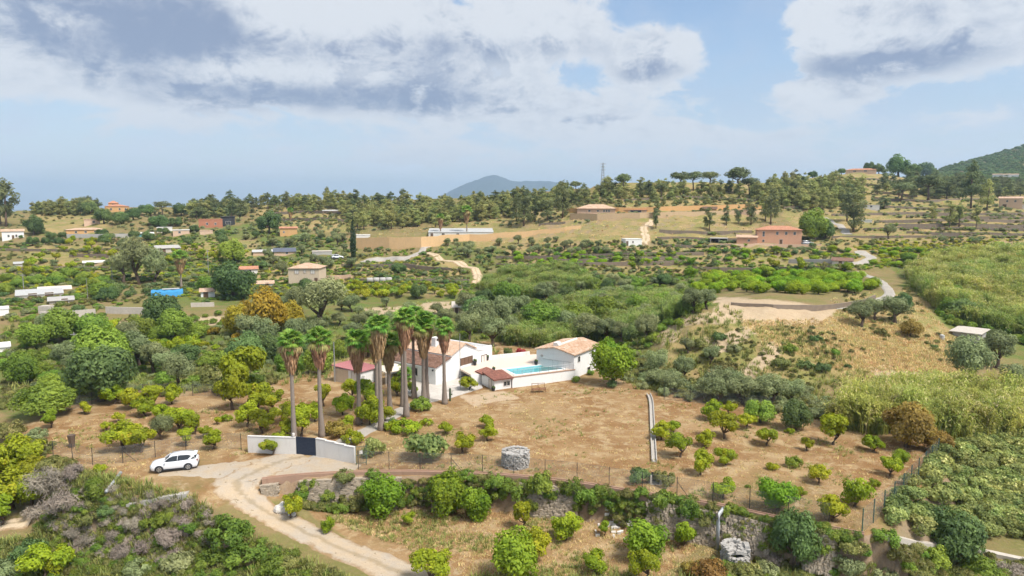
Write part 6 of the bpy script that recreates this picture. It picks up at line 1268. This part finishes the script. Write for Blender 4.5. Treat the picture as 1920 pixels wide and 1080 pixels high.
p = at(1228,905,0); r0 = thing('sluice_box', 'small concrete sluice box with dark gate at the channel end', 'sluice', p); b = MB(); b.box((-.45,0,.35), (.18,.8,.9)); b.box((.45,0,.35), (.18,.8,.9)); b.box((0,0,-.05), (1.08,.82,.12)); b.build('box_wall', M_CHANW, r0); b = MB(); b.box((0,.1,.55), (.7,.05,.9)); b.build('sluice_gate', M_IRON, r0)
sweep('concrete_path_edge', 'pale concrete ledge below the parked car', [hit(240,948), hit(290,938), hit(352,928)], [(-.35,-.4),(-.35,.25),(.35,.25),(.35,-.4)][::-1], M_CHANW, 'ledge')
sweep('low_wall', 'low stone edge continuing right of the fence corner', [hit(1660,1010), hit(1720,1022), hit(1790,1030), hit(1850,1040), hit(1930,1056)], [(-.3,-.4),(-.3,.35),(.3,.35),(.3,-.4)][::-1], M_STONEW, 'wall')
# dry stone retaining wall: courses of uneven stones following the bank
def stone_block(b, c, s_, rng):
    n0 = []; 
    for k in range(8): n0.append(Vector((c[0]+s_[0]*(.5 if k & 1 else -.5)*rng.uniform(.7,1.1), c[1]+s_[1]*(.5 if k & 2 else -.5)*rng.uniform(.7,1.1), c[2]+s_[2]*(.5 if k & 4 else -.5)*rng.uniform(.7,1.1))))
    b.add(n0, [(0,2,3,1),(4,5,7,6),(0,1,5,4),(1,3,7,5),(3,2,6,7),(2,0,4,6)])
def drystone():
    rng = random.Random(5); root = thing('stone_wall', 'old dry stone retaining wall overgrown with ivy below the irrigation channel', 'wall', Vector((FRONT[0][0], FRONT[0][1], 0))); o = root.location; b = MB()
    L = smoothline([Vector(p) for p in FRONT[:-1]], 60); 
    for i in range(len(L)-1):
        p, q = L[i], L[i+1]; t = (q-p).normalized(); nn = Vector((t.y, -t.x))
        if vnoise(np.array([i*.022]), np.array([3.0]))[0] < .42: continue
        z = -.25
        k = 0
        while z > -3.1:
            h = rng.uniform(.16,.34); off = .28+(-z)*.30+rng.uniform(-.06,.10); c = p+t*rng.uniform(0,.3)+nn*off; zg = Hz(c.x, c.y)
            if z < zg-.1: break
            if rng.random() < .9: stone_block(b, (c.x-o.x, c.y-o.y, z-h/2), (rng.uniform(.2,.5), .4, h), rng)
            z -= h*rng.uniform(.9,1.05); k += 1
    b.build('stones', M_STONE, root)['kind'] = 'stuff'
drystone()
def stone_ring(label, p, r_, h, rz, gap=None, lean=0.0):
    rng = random.Random(int(p.x*10)); root = thing('stone_well', label, 'well', p, rz); b = MB(); z = -.2; row = 0
    while z < h:
        hh = rng.uniform(.14,.22); n = int(2*math.pi*r_/.30)
        for k in range(n):
            a = (k+.5*(row % 2))/n*2*math.pi; d_ = (a+math.pi) % (2*math.pi)-math.pi
            if gap and gap[0] < d_ < gap[1] and z > gap[2]: continue
            if z > h-.35 and rng.random() < .12*(math.sin(a*1.3+1)+1): continue
            if rng.random() < .10: continue
            c = Vector((math.cos(a)*r_, math.sin(a)*r_, z+hh/2)); bb = MB(); stone_block(bb, (rng.uniform(-.06,.06),0,0), (.44*rng.uniform(.8,1.2),.29,hh*1.0), rng); ca, sa = math.cos(a), math.sin(a); b.add([(c.x+v[0]*ca-v[1]*sa, c.y+v[0]*sa+v[1]*ca, c.z+v[2]) for v in bb.v], bb.f)
        z += hh; row += 1
    for k in range(int(60*r_)):
        a, q = rng.uniform(0, 6.28), r_*.85*math.sqrt(rng.random()); stone_block(b, (q*math.cos(a), q*math.sin(a), h*.80+rng.uniform(-.12,.10)-.25*(q < r_*.4)), (rng.uniform(.25,.5), rng.uniform(.25,.45), .25), rng)
    b.build('stones', plain('pale_well_stone_%d' % abs(int(p.x)), (.37,.35,.325), .95, .28, 3, bump=.4), root)['kind'] = 'stuff'; KEEP.append((p.x, p.y, r_+.8))
stone_ring('round pale stone well on the dry field', at(967,871,0), 1.2, 1.45, .3); p = hit(1378,1052); stone_ring('broken round stone well at the foot of the grey pipe', p, .95, 1.35, 0, (-2.3,-.5,.6))
# pipes
def pipe(name, label, pts, r_, mat_=M_PIPE):
    o = Vector(pts[0]); b = MB(); b.tube([Vector(p)-o for p in pts], r_, 10); ob = b.build(name, mat_, None, True); ob.location = o; return tag(ob, label, 'pipe')
p = at(1352,958,.05); q = hit(1340,1012); pipe('drain_pipe', 'bent grey drain pipe dropping from the channel on the right', [p+Vector((.9,.6,0)), p+Vector((.25,.2,.12)), p+Vector((-.2,-.25,-.15)), p+Vector((-.35,-.45,-.8)), Vector((p.x-.4, p.y-.6, -3.1))], .16)
p = at(224,893,0); q = hit(200,940); pipe('drain_pipe', 'grey pipe sloping down the bank left of the car', [p+Vector((.1,.1,.35)), q+Vector((0,0,.9))], .15)
# poles
def pole(label, px, py, ptop, r_=.11, mat_=M_POLE, arm=True, name='utility_pole'):
    p = hit(px, py); h = (py-ptop)*dep(p)/F; root = thing(name, label, 'pole', p); b = MB(); b.tube([(0,0,-.4),(0,0,h)], [r_, r_*.7], 8); b.build('shaft', mat_, root)
    if arm: b = MB(); b.box((0,0,h-.35), (1.1,.08,.1), .5); b.build('crossarm', mat_, root)
    return root, p, h
pole('tall thin pole right of the villa', 863, 731, 624, .055, M_GALV, False); pole('pale utility pole in the left ravine', 144, 700, 622); pole('grey pole behind the second palm', 628, 716, 640, .10, M_GALV, False)
for k, (x, y, t) in enumerate(((45,548,514),(165,566,522),(391,512,468),(211,528,498),(865,560,528),(1362,738,700))): pole('slim utility pole, %s from left among the distant poles' % ORD[k], x, y, t, .12 if y < 560 else .06, M_POLE, y < 560)
def pylon():
    p = hit(1130,352); D = dep(p); h = 46*D/F; root = thing('lattice_pylon', 'tall lattice power pylon on the hill skyline', 'pylon', p); b = MB(); w = 1.3
    for sx in (-1,1):
        for sy in (-1,1): b.tube([(sx*w,sy*w,-1),(sx*.3,sy*.3,h)], .09, 4)
    n = 9
    for k in range(n):
        z0, z1 = h*k/n, h*(k+1)/n; a0, a1 = w+(.3-w)*k/n, w+(.3-w)*(k+1)/n
        for sy in (-1,1): b.tube([(-a0,sy*a0,z0),(a1,sy*a1,z1)], .05, 4); b.tube([(a0,sy*a0,z0),(-a1,sy*a1,z1)], .05, 4); b.tube([(sy*a0,-a0,z0),(sy*a1,a1,z1)], .05, 4)
    b.build('lattice', M_GALV, root)
    for z in (.72, .84, .95): b = MB(); b.tube([(-1.9,0,h*z),(1.9,0,h*z)], .09, 4); b.tube([(-1.9,0,h*z),(0,0,h*z+.6),(1.9,0,h*z)], .05, 4); b.build('crossarm', M_GALV, root)
pylon()
# frame by the pool wall, white boulder, tank
r0 = thing('metal_frame', 'rusty bench like frame in front of the pool wall', 'frame', at(1010,735,0), .2)
for x in (-.9, 0, .9):
    for y in (-.35,.35): b = MB(); b.tube([(x,y,0),(x,y,1.2 if y > 0 else .75)], .035, 5); b.build('leg', M_RUST, r0)
b = MB(); b.box((0,0,.45), (1.9,.75,.05)); b.box((0,.35,1.15), (1.9,.05,.06)); b.build('slab', M_RUST, r0)
def boulder(label, p, w, h, mat_, seed=1, name='boulder'):
    rng = np.random.default_rng(seed); V = []; n, m_ = 12, 7; Fs = []
    for i in range(m_+1):
        for j in range(n): th = math.pi*i/m_; ph_ = 2*math.pi*j/n; k = 1+.22*math.sin(3*ph_+seed)*math.sin(th)+rng.uniform(-.08,.08); V.append((w/2*math.sin(th)*math.cos(ph_)*k, w*.36*math.sin(th)*math.sin(ph_)*k, h*.5+h*.55*math.cos(th)*k))
    for i in range(m_):
        for j in range(n): Fs.append((i*n+j, (i+1)*n+j, (i+1)*n+(j+1)%n, i*n+(j+1)%n))
    b = MB(); b.add(V, Fs); o = b.build(name, mat_, None, False); o.location = p-Vector((0,0,h*.12)); return tag(o, label, 'boulder' if name == 'boulder' else 'rock')
M_WST = plain('white_limestone', (.62,.58,.53), .95, .12, 2, bump=.3)
boulder('large white boulder beside the driveway bend', hit(532,960), 1.7, .95, M_WST, 2)
boulder('small white rock right of the large boulder', hit(548,968), .7, .4, M_WST, 5)
rng = random.Random(8); b = MB(); c0 = hit(1162,990)
for k in range(46): px, py = rng.gauss(1162,24), rng.gauss(985,11); q = hit(px, py); stone_block(b, (q.x-c0.x, q.y-c0.y, q.z-c0.z+.1), (rng.uniform(.15,.45), rng.uniform(.15,.4), rng.uniform(.15,.35)), rng)
o = b.build('rubble_heap', M_WST); o.location = c0; tag(o, 'heap of pale stones left of the largest dark orange tree', None, kind='stuff')
c, w, h = hpx(688, 735, 530, 2.4, 9); root = thing('wrapped_bale_row', 'row of pale wrapped bales right of the beige house', 'bales', c, face_rz(c))
for k in range(4): b = MB(); x = -w/2+w*(k+.5)/4; b.tube([(x-w/8.4,0,h*.5),(x-w/9.5,0,h*.5),(x+w/9.5,0,h*.5),(x+w/8.4,0,h*.5)], [h*.38,h*.52,h*.52,h*.38], 12); b.build('bale', M_GREYW, root, True)
p = hit(1766,637); b = MB(); b.tube([(0,0,0),(0,0,.9),(0,0,1.0)], [.42,.42,.2], 12); o = b.build('water_barrel', M_METAL); o.location = p; tag(o, 'pale water barrel left of the ruined hut', 'barrel')
p = at(135,838,0); b = MB(); b.tube([(0,0,-.1),(0,0,.7),(0,0,1.35)], [.28,.32,.42], 7); o = b.build('dead_stump', M_BARK); o.location = p; tag(o, 'dark dead tree stump by the left fence', 'stump')
p = at(1500,934,0)
p = at(844,752,0); r0 = thing('cactus', 'thin dark cactus column by the villa yard', 'cactus', p); b = MB(); b.tube([(0,0,0),(0,0,.9),(0,0,1.7),(0,0,1.8)], [.12,.15,.13,.03], 8); b.tube([(0,0,.8),(.25,0,.9),(.27,0,1.35)], [.08,.09,.04], 6); b.build('stem', plain('cactus_green', (.05,.075,.035), .8), r0)
# ------------------------------------------------------------------ power lines
def wire(label, a, b_, sag):
    o = Vector(a); b = MB(); n = 16; pts = []
    for i in range(n+1): t = i/n; q = Vector(a).lerp(Vector(b_), t); q.z -= sag*4*t*(1-t); pts.append(q-o)
    b.tube(pts, .012, 3); ob = b.build('power_line', M_IRON); ob.location = o; tag(ob, label, 'wire')
# ------------------------------------------------------------------ fill: far pines first (the ones that show largest are things)
PG = 'pines on the ridges'
def pband(label, grp, poly, n, mind, w, kinds, seed, hs=1.0):
    pts = fillpts(poly, n, mind, .5, seed, 8)
    relabel([tree(random.choice(kinds), p, random.uniform(*w)*1.12, label, grp, hs*.72*random.uniform(.8, 1.25)) for p in pts], label)
pband('olive green pine in the wood on the left skyline', 'pines on the left skyline', [(58,388),(70,383),(175,383),(185,402),(60,404)], 26, 3.2, (5.0,7.0), ['pine','pine','pine','darkpine'], 1, .85)
pband('dark pine above the brick house on the left ridge', 'pines above the brick house', [(345,400),(355,386),(480,378),(485,398),(450,412),(360,415)], 34, 3.4, (5,7.5), ['darkpine','darkpine','pine'], 2, .85)
pband('pine in the wood left of centre on the ridge', 'pines left of centre', [(480,386),(560,378),(660,380),(760,388),(850,392),(850,405),(700,400),(640,400),(560,392),(480,398)], 46, 3.6, (5,7.5), ['pine','pine','darkpine'], 3, .9)
pband('pine on the slope above the ochre retaining wall', 'pines above the ochre wall', [(650,408),(760,400),(960,392),(1000,392),(960,412),(860,425),(760,430),(690,425),(655,440)], 48, 4.0, (4.5,6.5), ['pine','pine','pine','darkpine'], 4, .9)
pband('pine on the ridge below the blue mountain', 'pines below the blue mountain', [(850,392),(900,382),(960,375),(1060,362),(1080,380),(1000,388),(900,395)], 34, 3.8, (5,7), ['pine','pine','darkpine'], 5, .9)
pband('pine on the rounded hill right of the pylon', 'pines on the rounded hill', [(1080,365),(1150,350),(1250,358),(1340,352),(1420,356),(1420,372),(1300,366),(1200,372),(1090,382)], 30, 4.5, (4.5,6.5), ['pine','pine','darkpine'], 6, .85)
pband('grey green pine in the wood above the terracotta house', 'pines above the terracotta house', [(1420,362),(1470,348),(1560,345),(1620,352),(1620,380),(1560,398),(1450,392),(1420,380)], 46, 4.2, (5.5,8), ['pine','pine','pine','darkpine'], 7, 1.0)
pband('pine below the far right hilltop', 'pines below the far right hilltop', [(1640,345),(1760,340),(1860,345),(1920,350),(1920,372),(1800,375),(1700,385),(1650,395)], 34, 4.5, (5,8), ['darkpine','pine','darkpine'], 8, .9)
PCR = [c for c, t in PROTO['pine']]; DCR = [c for c, t in PROTO['darkpine']]
def pmass(label, protos, poly, n, mind, w, seed):
    pts = fillpts(poly, n, mind, .25, seed, 6); stuff('pine_wood', label, protos, [p-Vector((0,0,.8)) for p in pts], [random.uniform(*w)/5 for _ in pts], hs=(.5,.78))
pmass('pale green pine wood covering the ridge centre', PCR, [(480,384),(620,376),(850,388),(1000,372),(1080,362),(1080,385),(960,408),(760,425),(660,425),(640,398),(480,396)], 330, 2.4, (4,7), 101)
pmass('pale green pine wood above the terracotta house', PCR, [(1400,362),(1480,348),(1600,345),(1620,378),(1560,396),(1440,390)], 90, 3.0, (5,8), 102)
pmass('dark pine wood on the left ridge', DCR, [(345,400),(355,386),(480,378),(485,398),(450,410),(360,412)], 60, 2.8, (4,7), 103)
pmass('olive pine wood on the far left skyline', PCR, [(58,388),(70,383),(175,383),(185,402),(60,406)], 50, 2.6, (4,7), 104)
pmass('scattered young pines on the rounded hill', PCR, [(1080,365),(1150,352),(1420,354),(1430,380),(1250,384),(1090,386)], 70, 3.5, (3,6), 105)
pmass('dark wood below the far right hilltop', DCR, [(1640,350),(1760,340),(1920,348),(1920,368),(1760,372)], 120, 4.0, (5,9), 106)
# orchards in the middle distance
fill_trees('lowcitrus', [(1320,524),(1400,515),(1500,517),(1610,524),(1640,540),(1600,552),(1500,552),(1380,548),(1325,535)], 88, 2.6, (3.4,4.8), 'bright green tree in the dense grove left of the winding road', 'citrus grove by the winding road', .62, 11)
fill_trees('lowcitrus', [(1330,470),(1550,470),(1620,468),(1900,462),(1900,490),(1680,500),(1340,485)], 46, 4.2, (2.6,3.8), 'small citrus tree on the terraces below the terracotta house', 'citrus on the terraces below the terracotta house', .6, 12)
fill_trees('lowcitrus', [(950,480),(1280,478),(1300,500),(960,505)], 34, 4.0, (2.6,3.8), 'small citrus tree on the middle terraces', 'citrus on the middle terraces', .6, 13)
fill_trees('citrus', [(130,455),(300,455),(420,470),(420,500),(200,500),(60,520),(20,510)], 46, 4.0, (2.6,4.0), 'small fruit tree on the left valley terraces', 'fruit trees on the left valley terraces', 1.0, 14)
fill_trees('citrus', [(640,540),(860,545),(850,560),(640,565)], 24, 3.4, (2.6,4.0), 'fruit tree in the plot right of the beige house', 'fruit trees right of the beige house', 1.0, 15)
fill_trees('broad', [(0,520),(180,510),(200,540),(0,560)], 12, 5, (4,6), 'leafy tree near the sheds at far left', 'trees near the far left sheds', .8, 16)
fill_trees('olive', [(440,440),(660,440),(660,520),(500,520),(430,500)], 26, 5, (3.2,5), 'olive tree among the houses left of the cypress', 'olives left of the cypress', .9, 17)
fill_trees('olive', [(830,455),(1060,455),(1150,462),(1150,482),(850,478)], 34, 4.0, (2.8,4.4), 'bushy olive on the slope right of the ochre wall', 'olives right of the ochre wall', .85, 18)
fill_trees('carob', [(0,470),(480,470),(660,500),(860,520),(860,560),(480,560),(0,590)], 5, 9, (4,6), 'dark spreading tree on the left flat', 'dark trees on the left flat', .85, 26)
fill_trees('carob', [(60,440),(350,425),(480,420),(480,460),(60,470)], 18, 6, (3.5,6), 'dark tree on the left hillside', 'dark trees on the left hillside', .9, 19)
fill_trees('olive', [(880,540),(1250,530),(1300,570),(1200,630),(1000,640),(870,620)], 40, 4.0, (3.2,5.0), 'olive thicket tree in the ravine behind the villa', 'ravine thicket behind the villa', .85, 20, .4)
fill_trees('broad', [(880,530),(1250,520),(1300,560),(1200,620),(1000,630),(870,600)], 26, 5.0, (3.5,5.5), 'green thicket tree in the ravine behind the villa', 'green ravine thicket behind the villa', .7, 21, .4)
fill_trees('broad', [(0,610),(300,600),(480,640),(480,700),(200,740),(0,740)], 9, 4.5, (3.5,5.5), 'leafy tree in the left ravine thicket', 'left ravine thicket', .75, 22, .4)
fill_trees('olive', [(1190,715),(1330,722),(1500,742),(1560,765),(1300,755)], 10, 3.6, (3.0,5.0), 'olive in the ravine below the mound', 'olives below the mound', .8, 23, .4)
fill_trees('broad', [(1700,490),(1920,470),(1920,640),(1780,620)], 16, 7, (3.5,5.5), 'dark leafy tree among the canes at far right', 'leafy trees among the far right canes', .8, 24)
fill_trees('olive', [(480,560),(640,560),(860,585),(860,640),(640,640),(480,650)], 26, 4.2, (3,5), 'olive tree behind the palm crowns', 'olives behind the palm crowns', .85, 25, .4)
# fig bushes at right: the nearest ones are things, their mass is one
fill_bush('fig', [(1670,990),(1700,930),(1780,850),(1850,815),(1930,800),(1930,1010),(1800,1005)], 135, 1.45, (2.6,3.6), 'broad leaved fig bush in the grove right of the fence', 'fig grove right of the fence', .9, 31, .3)
# canes and scrub: uncountable masses
def mass(name, label, kind, poly, n, mind, w, seed, hs=(.8, 1.2), avoid=.3, clump=None): fill_stuff(name, label, kind, poly, n, mind, w, seed, hs, avoid, True, clump)
mass('cane_thicket', 'tall yellow green cane thicket at right below the dry slope', 'cane', [(1560,802),(1600,772),(1700,754),(1800,752),(1930,775),(1930,820),(1820,828),(1720,814),(1640,812)], 400, .9, (1.6,3.0), 41, (.6,1.25), clump=(5,.30))
mass('cane_thicket', 'greener canes within the far right cane field', 'greencane', [(1700,520),(1760,490),(1930,470),(1930,640),(1850,620),(1780,600)], 420, 1.4, (2.0,3.4), 142, (.5,1.0), clump=(13,.6))
mass('cane_thicket', 'bright cane field on the far right slope', 'cane', [(1700,520),(1760,490),(1930,470),(1930,640),(1850,620),(1780,600)], 800, 1.3, (2.0,3.4), 42, (.45,1.0), clump=(11,.42))
mass('reed_bed', 'green reed bed in the ravine behind the pool', 'greencane', [(930,640),(1000,590),(1100,560),(1250,560),(1300,590),(1180,630),(1080,645),(1000,655)], 380, 1.5, (2.2,3.0), 43, (.5,.8))
mass('reed_bed', 'pale green reed bed on the valley floor in the centre', 'greencane', [(950,510),(1080,505),(1120,540),(1000,560),(900,545)], 260, 1.7, (2.2,3.0), 44, (.5,.8))
mass('scrub_cover', 'low olive brown scrub over the mound slope', 'scrub', [(1180,650),(1300,600),(1560,620),(1700,700),(1600,760),(1300,750),(1200,730)], 240, .8, (.5,1.4), 45, clump=(5,.72))
mass('scrub_cover', 'low dark scrub on the lower left slope', 'ivy', [(0,940),(180,930),(300,960),(420,960),(520,1010),(690,1080),(560,1090),(0,1090)], 170, .8, (.8,1.7), 46, clump=(4,.6))
mass('scrub_cover', 'dry brown scrub on the lower left slope', 'scrub', [(0,850),(100,850),(190,900),(240,950),(420,960),(520,1010),(690,1085),(0,1090)], 620, .55, (.5,1.3), 47)
mass('dead_scrub', 'dead grey twiggy scrub on the lower left slope', 'dead', [(40,900),(180,920),(380,950),(430,1000),(330,1060),(120,1040)], 260, .7, (.6,1.6), 48)
mass('scrub_cover', 'mixed scrub at the bottom right below the wall', 'scrub', [(1380,1000),(1450,990),(1640,1020),(1930,1060),(1930,1095),(1300,1095)], 260, .8, (.8,1.8), 49)
mass('green_scrub', 'green weeds and scrub at the bottom right', 'green', [(1380,1000),(1450,990),(1640,1020),(1930,1060),(1930,1095),(1300,1095)], 150, 1.0, (.7,1.6), 50)
mass('bank_scrub', 'ivy and weeds hanging on the stone wall bank', 'ivy', [(500,905),(680,893),(950,898),(1200,932),(1450,978),(1620,1010),(1600,1018),(1380,1000),(1150,960),(930,935),(640,960),(540,955)], 560, .45, (.8,1.9), 51, clump=(3,.40))
mass('bank_scrub', 'dry scrub on the stone wall bank', 'scrub', [(500,905),(680,893),(950,898),(1200,932),(1450,978),(1620,1010),(1600,1018),(1380,1000),(1150,960),(930,935),(640,960),(540,955)], 520, .4, (.7,1.6), 52)
mass('ravine_scrub', 'dense green scrub filling the left ravine', 'green', [(0,600),(200,590),(480,590),(560,650),(480,725),(200,745),(0,760)], 230, 1.6, (1.2,2.8), 53, clump=(9,.5))
mass('ravine_scrub', 'grey green scrub in the left ravine', 'olive', [(0,600),(200,590),(480,590),(700,650),(480,725),(200,745),(0,760)], 150, 1.8, (1.2,2.6), 54, clump=(9,.5))
mass('ravine_scrub', 'brown dry scrub in the left ravine', 'scrub', [(0,600),(200,590),(480,590),(700,650),(480,735),(200,755),(0,770)], 320, 1.2, (.8,2.0), 154)
mass('ravine_scrub', 'dense scrub in the ravine behind the villa', 'green', [(860,530),(1280,510),(1330,570),(1240,640),(1180,680),(1150,640),(860,640)], 380, 1.7, (1.4,3.0), 55)
mass('ravine_scrub', 'grey scrub below the mound', 'olive', [(1160,660),(1190,660),(1240,715),(1400,725),(1560,755),(1560,790),(1240,742),(1170,715)], 130, 1.4, (1.2,2.6), 56)
mass('ravine_scrub', 'olive brown scrub below the mound', 'scrub', [(1160,650),(1200,650),(1300,710),(1560,750),(1560,790),(1240,742),(1170,715)], 170, 1.2, (1.0,2.2), 156)
mass('slope_scrub', 'low scrub on the grassy strip below the winding road', 'scrub', [(1560,560),(1700,540),(1800,640),(1800,700),(1620,620)], 90, 1.6, (.7,1.6), 157, clump=(8,.6))
mass('cane_scrub', 'green bushes growing among the far right canes', 'green', [(1690,500),(1760,480),(1930,465),(1930,650),(1850,640),(1760,600)], 260, 2.0, (1.6,3.8), 158, (.8,1.3), clump=(14,.6))
mass('hill_scrub', 'low scrub on the far terraces', 'scrub', [(0,450),(480,440),(880,470),(1300,440),(1930,400),(1930,500),(1300,520),(880,540),(480,560),(0,580)], 1800, 1.2, (.9,2.4), 57, clump=(14,.70))
mass('hill_scrub', 'green low crops on the far terraces', 'green', [(0,450),(480,430),(880,470),(1300,450),(1700,460),(1700,500),(1300,530),(880,540),(480,560),(0,600)], 1500, 1.3, (1.1,2.8), 58, (.5,.9), clump=(16,.70))
mass('hill_scrub', 'grey green shrubs on the far terraces', 'olive', [(0,430),(480,430),(880,470),(1300,450),(1930,440),(1930,500),(1300,530),(880,540),(480,560),(0,600)], 750, 1.8, (1.3,3.4), 159, (.6,1.0), clump=(20,.72))
mass('hill_scrub', 'yellow green shrubs on the far terraces', 'yellow', [(0,470),(480,470),(880,480),(1300,470),(1700,470),(1700,500),(1300,530),(880,540),(480,560),(0,560)], 500, 1.6, (1.2,2.8), 160, (.5,.9), clump=(18,.75))
mass('hill_scrub', 'dark bushes on the far terraces', 'dark', [(0,430),(480,430),(880,470),(1300,450),(1930,450),(1930,500),(1300,530),(880,540),(480,560),(0,600)], 420, 2.2, (1.6,3.6), 59, (.7,1.1), clump=(22,.72))
mass('ridge_scrub', 'scrub and young pines under the skyline woods', 'olive', [(0,400),(350,390),(700,395),(1000,380),(1200,360),(1450,352),(1650,335),(1930,350),(1930,420),(1440,400),(1000,420),(640,440),(0,440)], 900, 2.6, (1.6,3.6), 60, (.6,1.1), clump=(24,.65))
mass('ridge_scrub', 'dark undergrowth in the skyline woods', 'scrub', [(40,400),(350,390),(700,390),(1000,375),(1200,358),(1450,350),(1600,345),(1640,390),(1440,395),(1000,405),(640,425),(40,420)], 700, 2.6, (1.6,3.4), 61, (.7,1.2), clump=(20,.6))
mass('mountain_scrub', 'dark woods on the far right mountain', 'dark', [(1735,346),(1752,318),(1800,294),(1860,268),(1930,230),(1930,342)], 1300, 5, (5,11), 62, (.5,.9))
mass('yellow_scrub', 'yellow green low crops right of the winding road', 'yellow', [(1640,455),(1920,450),(1920,470),(1680,495),(1560,480)], 260, 2.4, (1.4,2.8), 63, (.6,1.0))
mass('yellow_scrub', 'yellow green crops on the left flats', 'yellow', [(0,505),(190,500),(190,530),(0,545)], 160, 2.2, (1.4,2.8), 64, (.6,1.0))
# grass
def tufts(name, label, kind, poly, n, sz, seed, clump=None): 
    pts = fillpts(poly, n, .22, .35, seed, 5, True, clump); stuff(name, label, BUSH[kind], pts, [random.uniform(*sz) for _ in pts], hs=(.7,1.3))
tufts('dry_grass', 'short dry straw grass over the fields', 'grass', [(100,790),(480,745),(820,765),(900,740),(1140,715),(1240,750),(1560,778),(1760,850),(1622,1000),(1200,922),(950,888),(680,884),(280,900),(100,850)], 4200, (.4,.9), 71)
tufts('dry_grass', 'dry straw grass on the lower terrace', 'grass', [(560,970),(700,960),(1000,955),(1300,1010),(1420,1080),(780,1090)], 1800, (.5,1.0), 72)
tufts('dry_grass', 'tall dry grass on the slope above the canes', 'grass', [(1380,600),(1640,600),(1780,640),(1790,700),(1560,690),(1430,640)], 2200, (.9,1.9), 73)
tufts('dry_grass', 'rough straw grass on the strip below the winding road', 'grass', [(1560,560),(1700,540),(1800,640),(1800,740),(1620,740),(1560,690)], 1700, (.9,2.0), 77)
tufts('green_grass', 'green grass patches along tracks and banks', 'greengrass', [(0,850),(240,900),(420,950),(560,1000),(700,1080),(1300,1090),(1500,1010),(1640,1030),(1930,1070),(1930,1095),(0,1095)], 2600, (.7,1.6), 74)
tufts('green_grass', 'green grass in the ravines and on the mound', 'greengrass', [(0,600),(480,600),(860,560),(1250,540),(1560,640),(1700,760),(1200,740),(1100,640),(480,730),(0,760)], 2600, (.9,2.2), 75)
tufts('hill_grass', 'straw coloured grass on the far slopes', 'grass', [(480,400),(1000,400),(1300,370),(1500,350),(1920,390),(1920,470),(1300,470),(800,470)], 1400, (1.2,2.6), 76)

# hedges and weeds along the terrace walls
hp = []
for L_ in TW:
    for (xa, ya, _h), (xb, yb, _h2) in zip(L_[:-1], L_[1:]):
        for k in range(int(abs(xb-xa)/5)):
            t = random.random()
            if vnoise(np.array([(xa+(xb-xa)*t)*.03]), np.array([ya*1.0]), 4)[0] < .35: continue
            q = hit(xa+(xb-xa)*t, ya+(yb-ya)*t+random.uniform(-.8, .8))
            if q is not None: hp.append(q)
h1, h2, h3 = hp[0::3], hp[1::3], hp[2::3]
stuff('hedgerow', 'hedge bushes strung along the far terrace edges', BUSH['green'], h1, [random.uniform(1.2,3.0)/2.2 for _ in h1], hs=(.7,1.1)); stuff('hedgerow', 'brown scrub strung along the far terrace edges', BUSH['scrub'], h2, [random.uniform(1.0,2.6)/2.2 for _ in h2], hs=(.7,1.1)); stuff('hedgerow', 'grey green bushes strung along the far terrace edges', BUSH['olive'], h3, [random.uniform(1.2,3.0)/2.2 for _ in h3], hs=(.7,1.1))

for k_, nm_, sd_ in (('grass','dry_grass',81),('greengrass','green_grass',82)): tufts(nm_, 'weeds along the edges of the driveway' if sd_ == 82 else 'straw along the edges of the driveway', k_, [(400,905),(440,930),(520,965),(640,1015),(800,1085),(600,1090),(480,1000),(400,960)], 700, (.5,1.2), sd_)

tufts('weeds', 'green weed patches over the dry field and orchards', 'greengrass', [(100,790),(480,745),(820,765),(900,740),(1140,715),(1240,750),(1560,778),(1760,850),(1622,1000),(1200,922),(950,888),(680,884),(280,900),(100,850)], 1500, (.35,.8), 83, (3.5,.86))
tufts('weeds', 'green weed patches on the lower terrace', 'greengrass', [(560,970),(700,960),(1000,955),(1300,1010),(1420,1080),(780,1090)], 900, (.4,1.0), 84, (3.0,.72))

mass('bank_scrub', 'mixed weeds on the right part of the stone wall bank', 'scrub', [(1130,925),(1450,985),(1600,1012),(1580,1040),(1350,1022),(1130,968)], 300, .5, (.7,1.7), 251); mass('bank_scrub', 'green weeds on the right part of the stone wall bank', 'ivy', [(1130,925),(1450,985),(1600,1012),(1580,1040),(1350,1022),(1130,968)], 220, .6, (.7,1.7), 252)
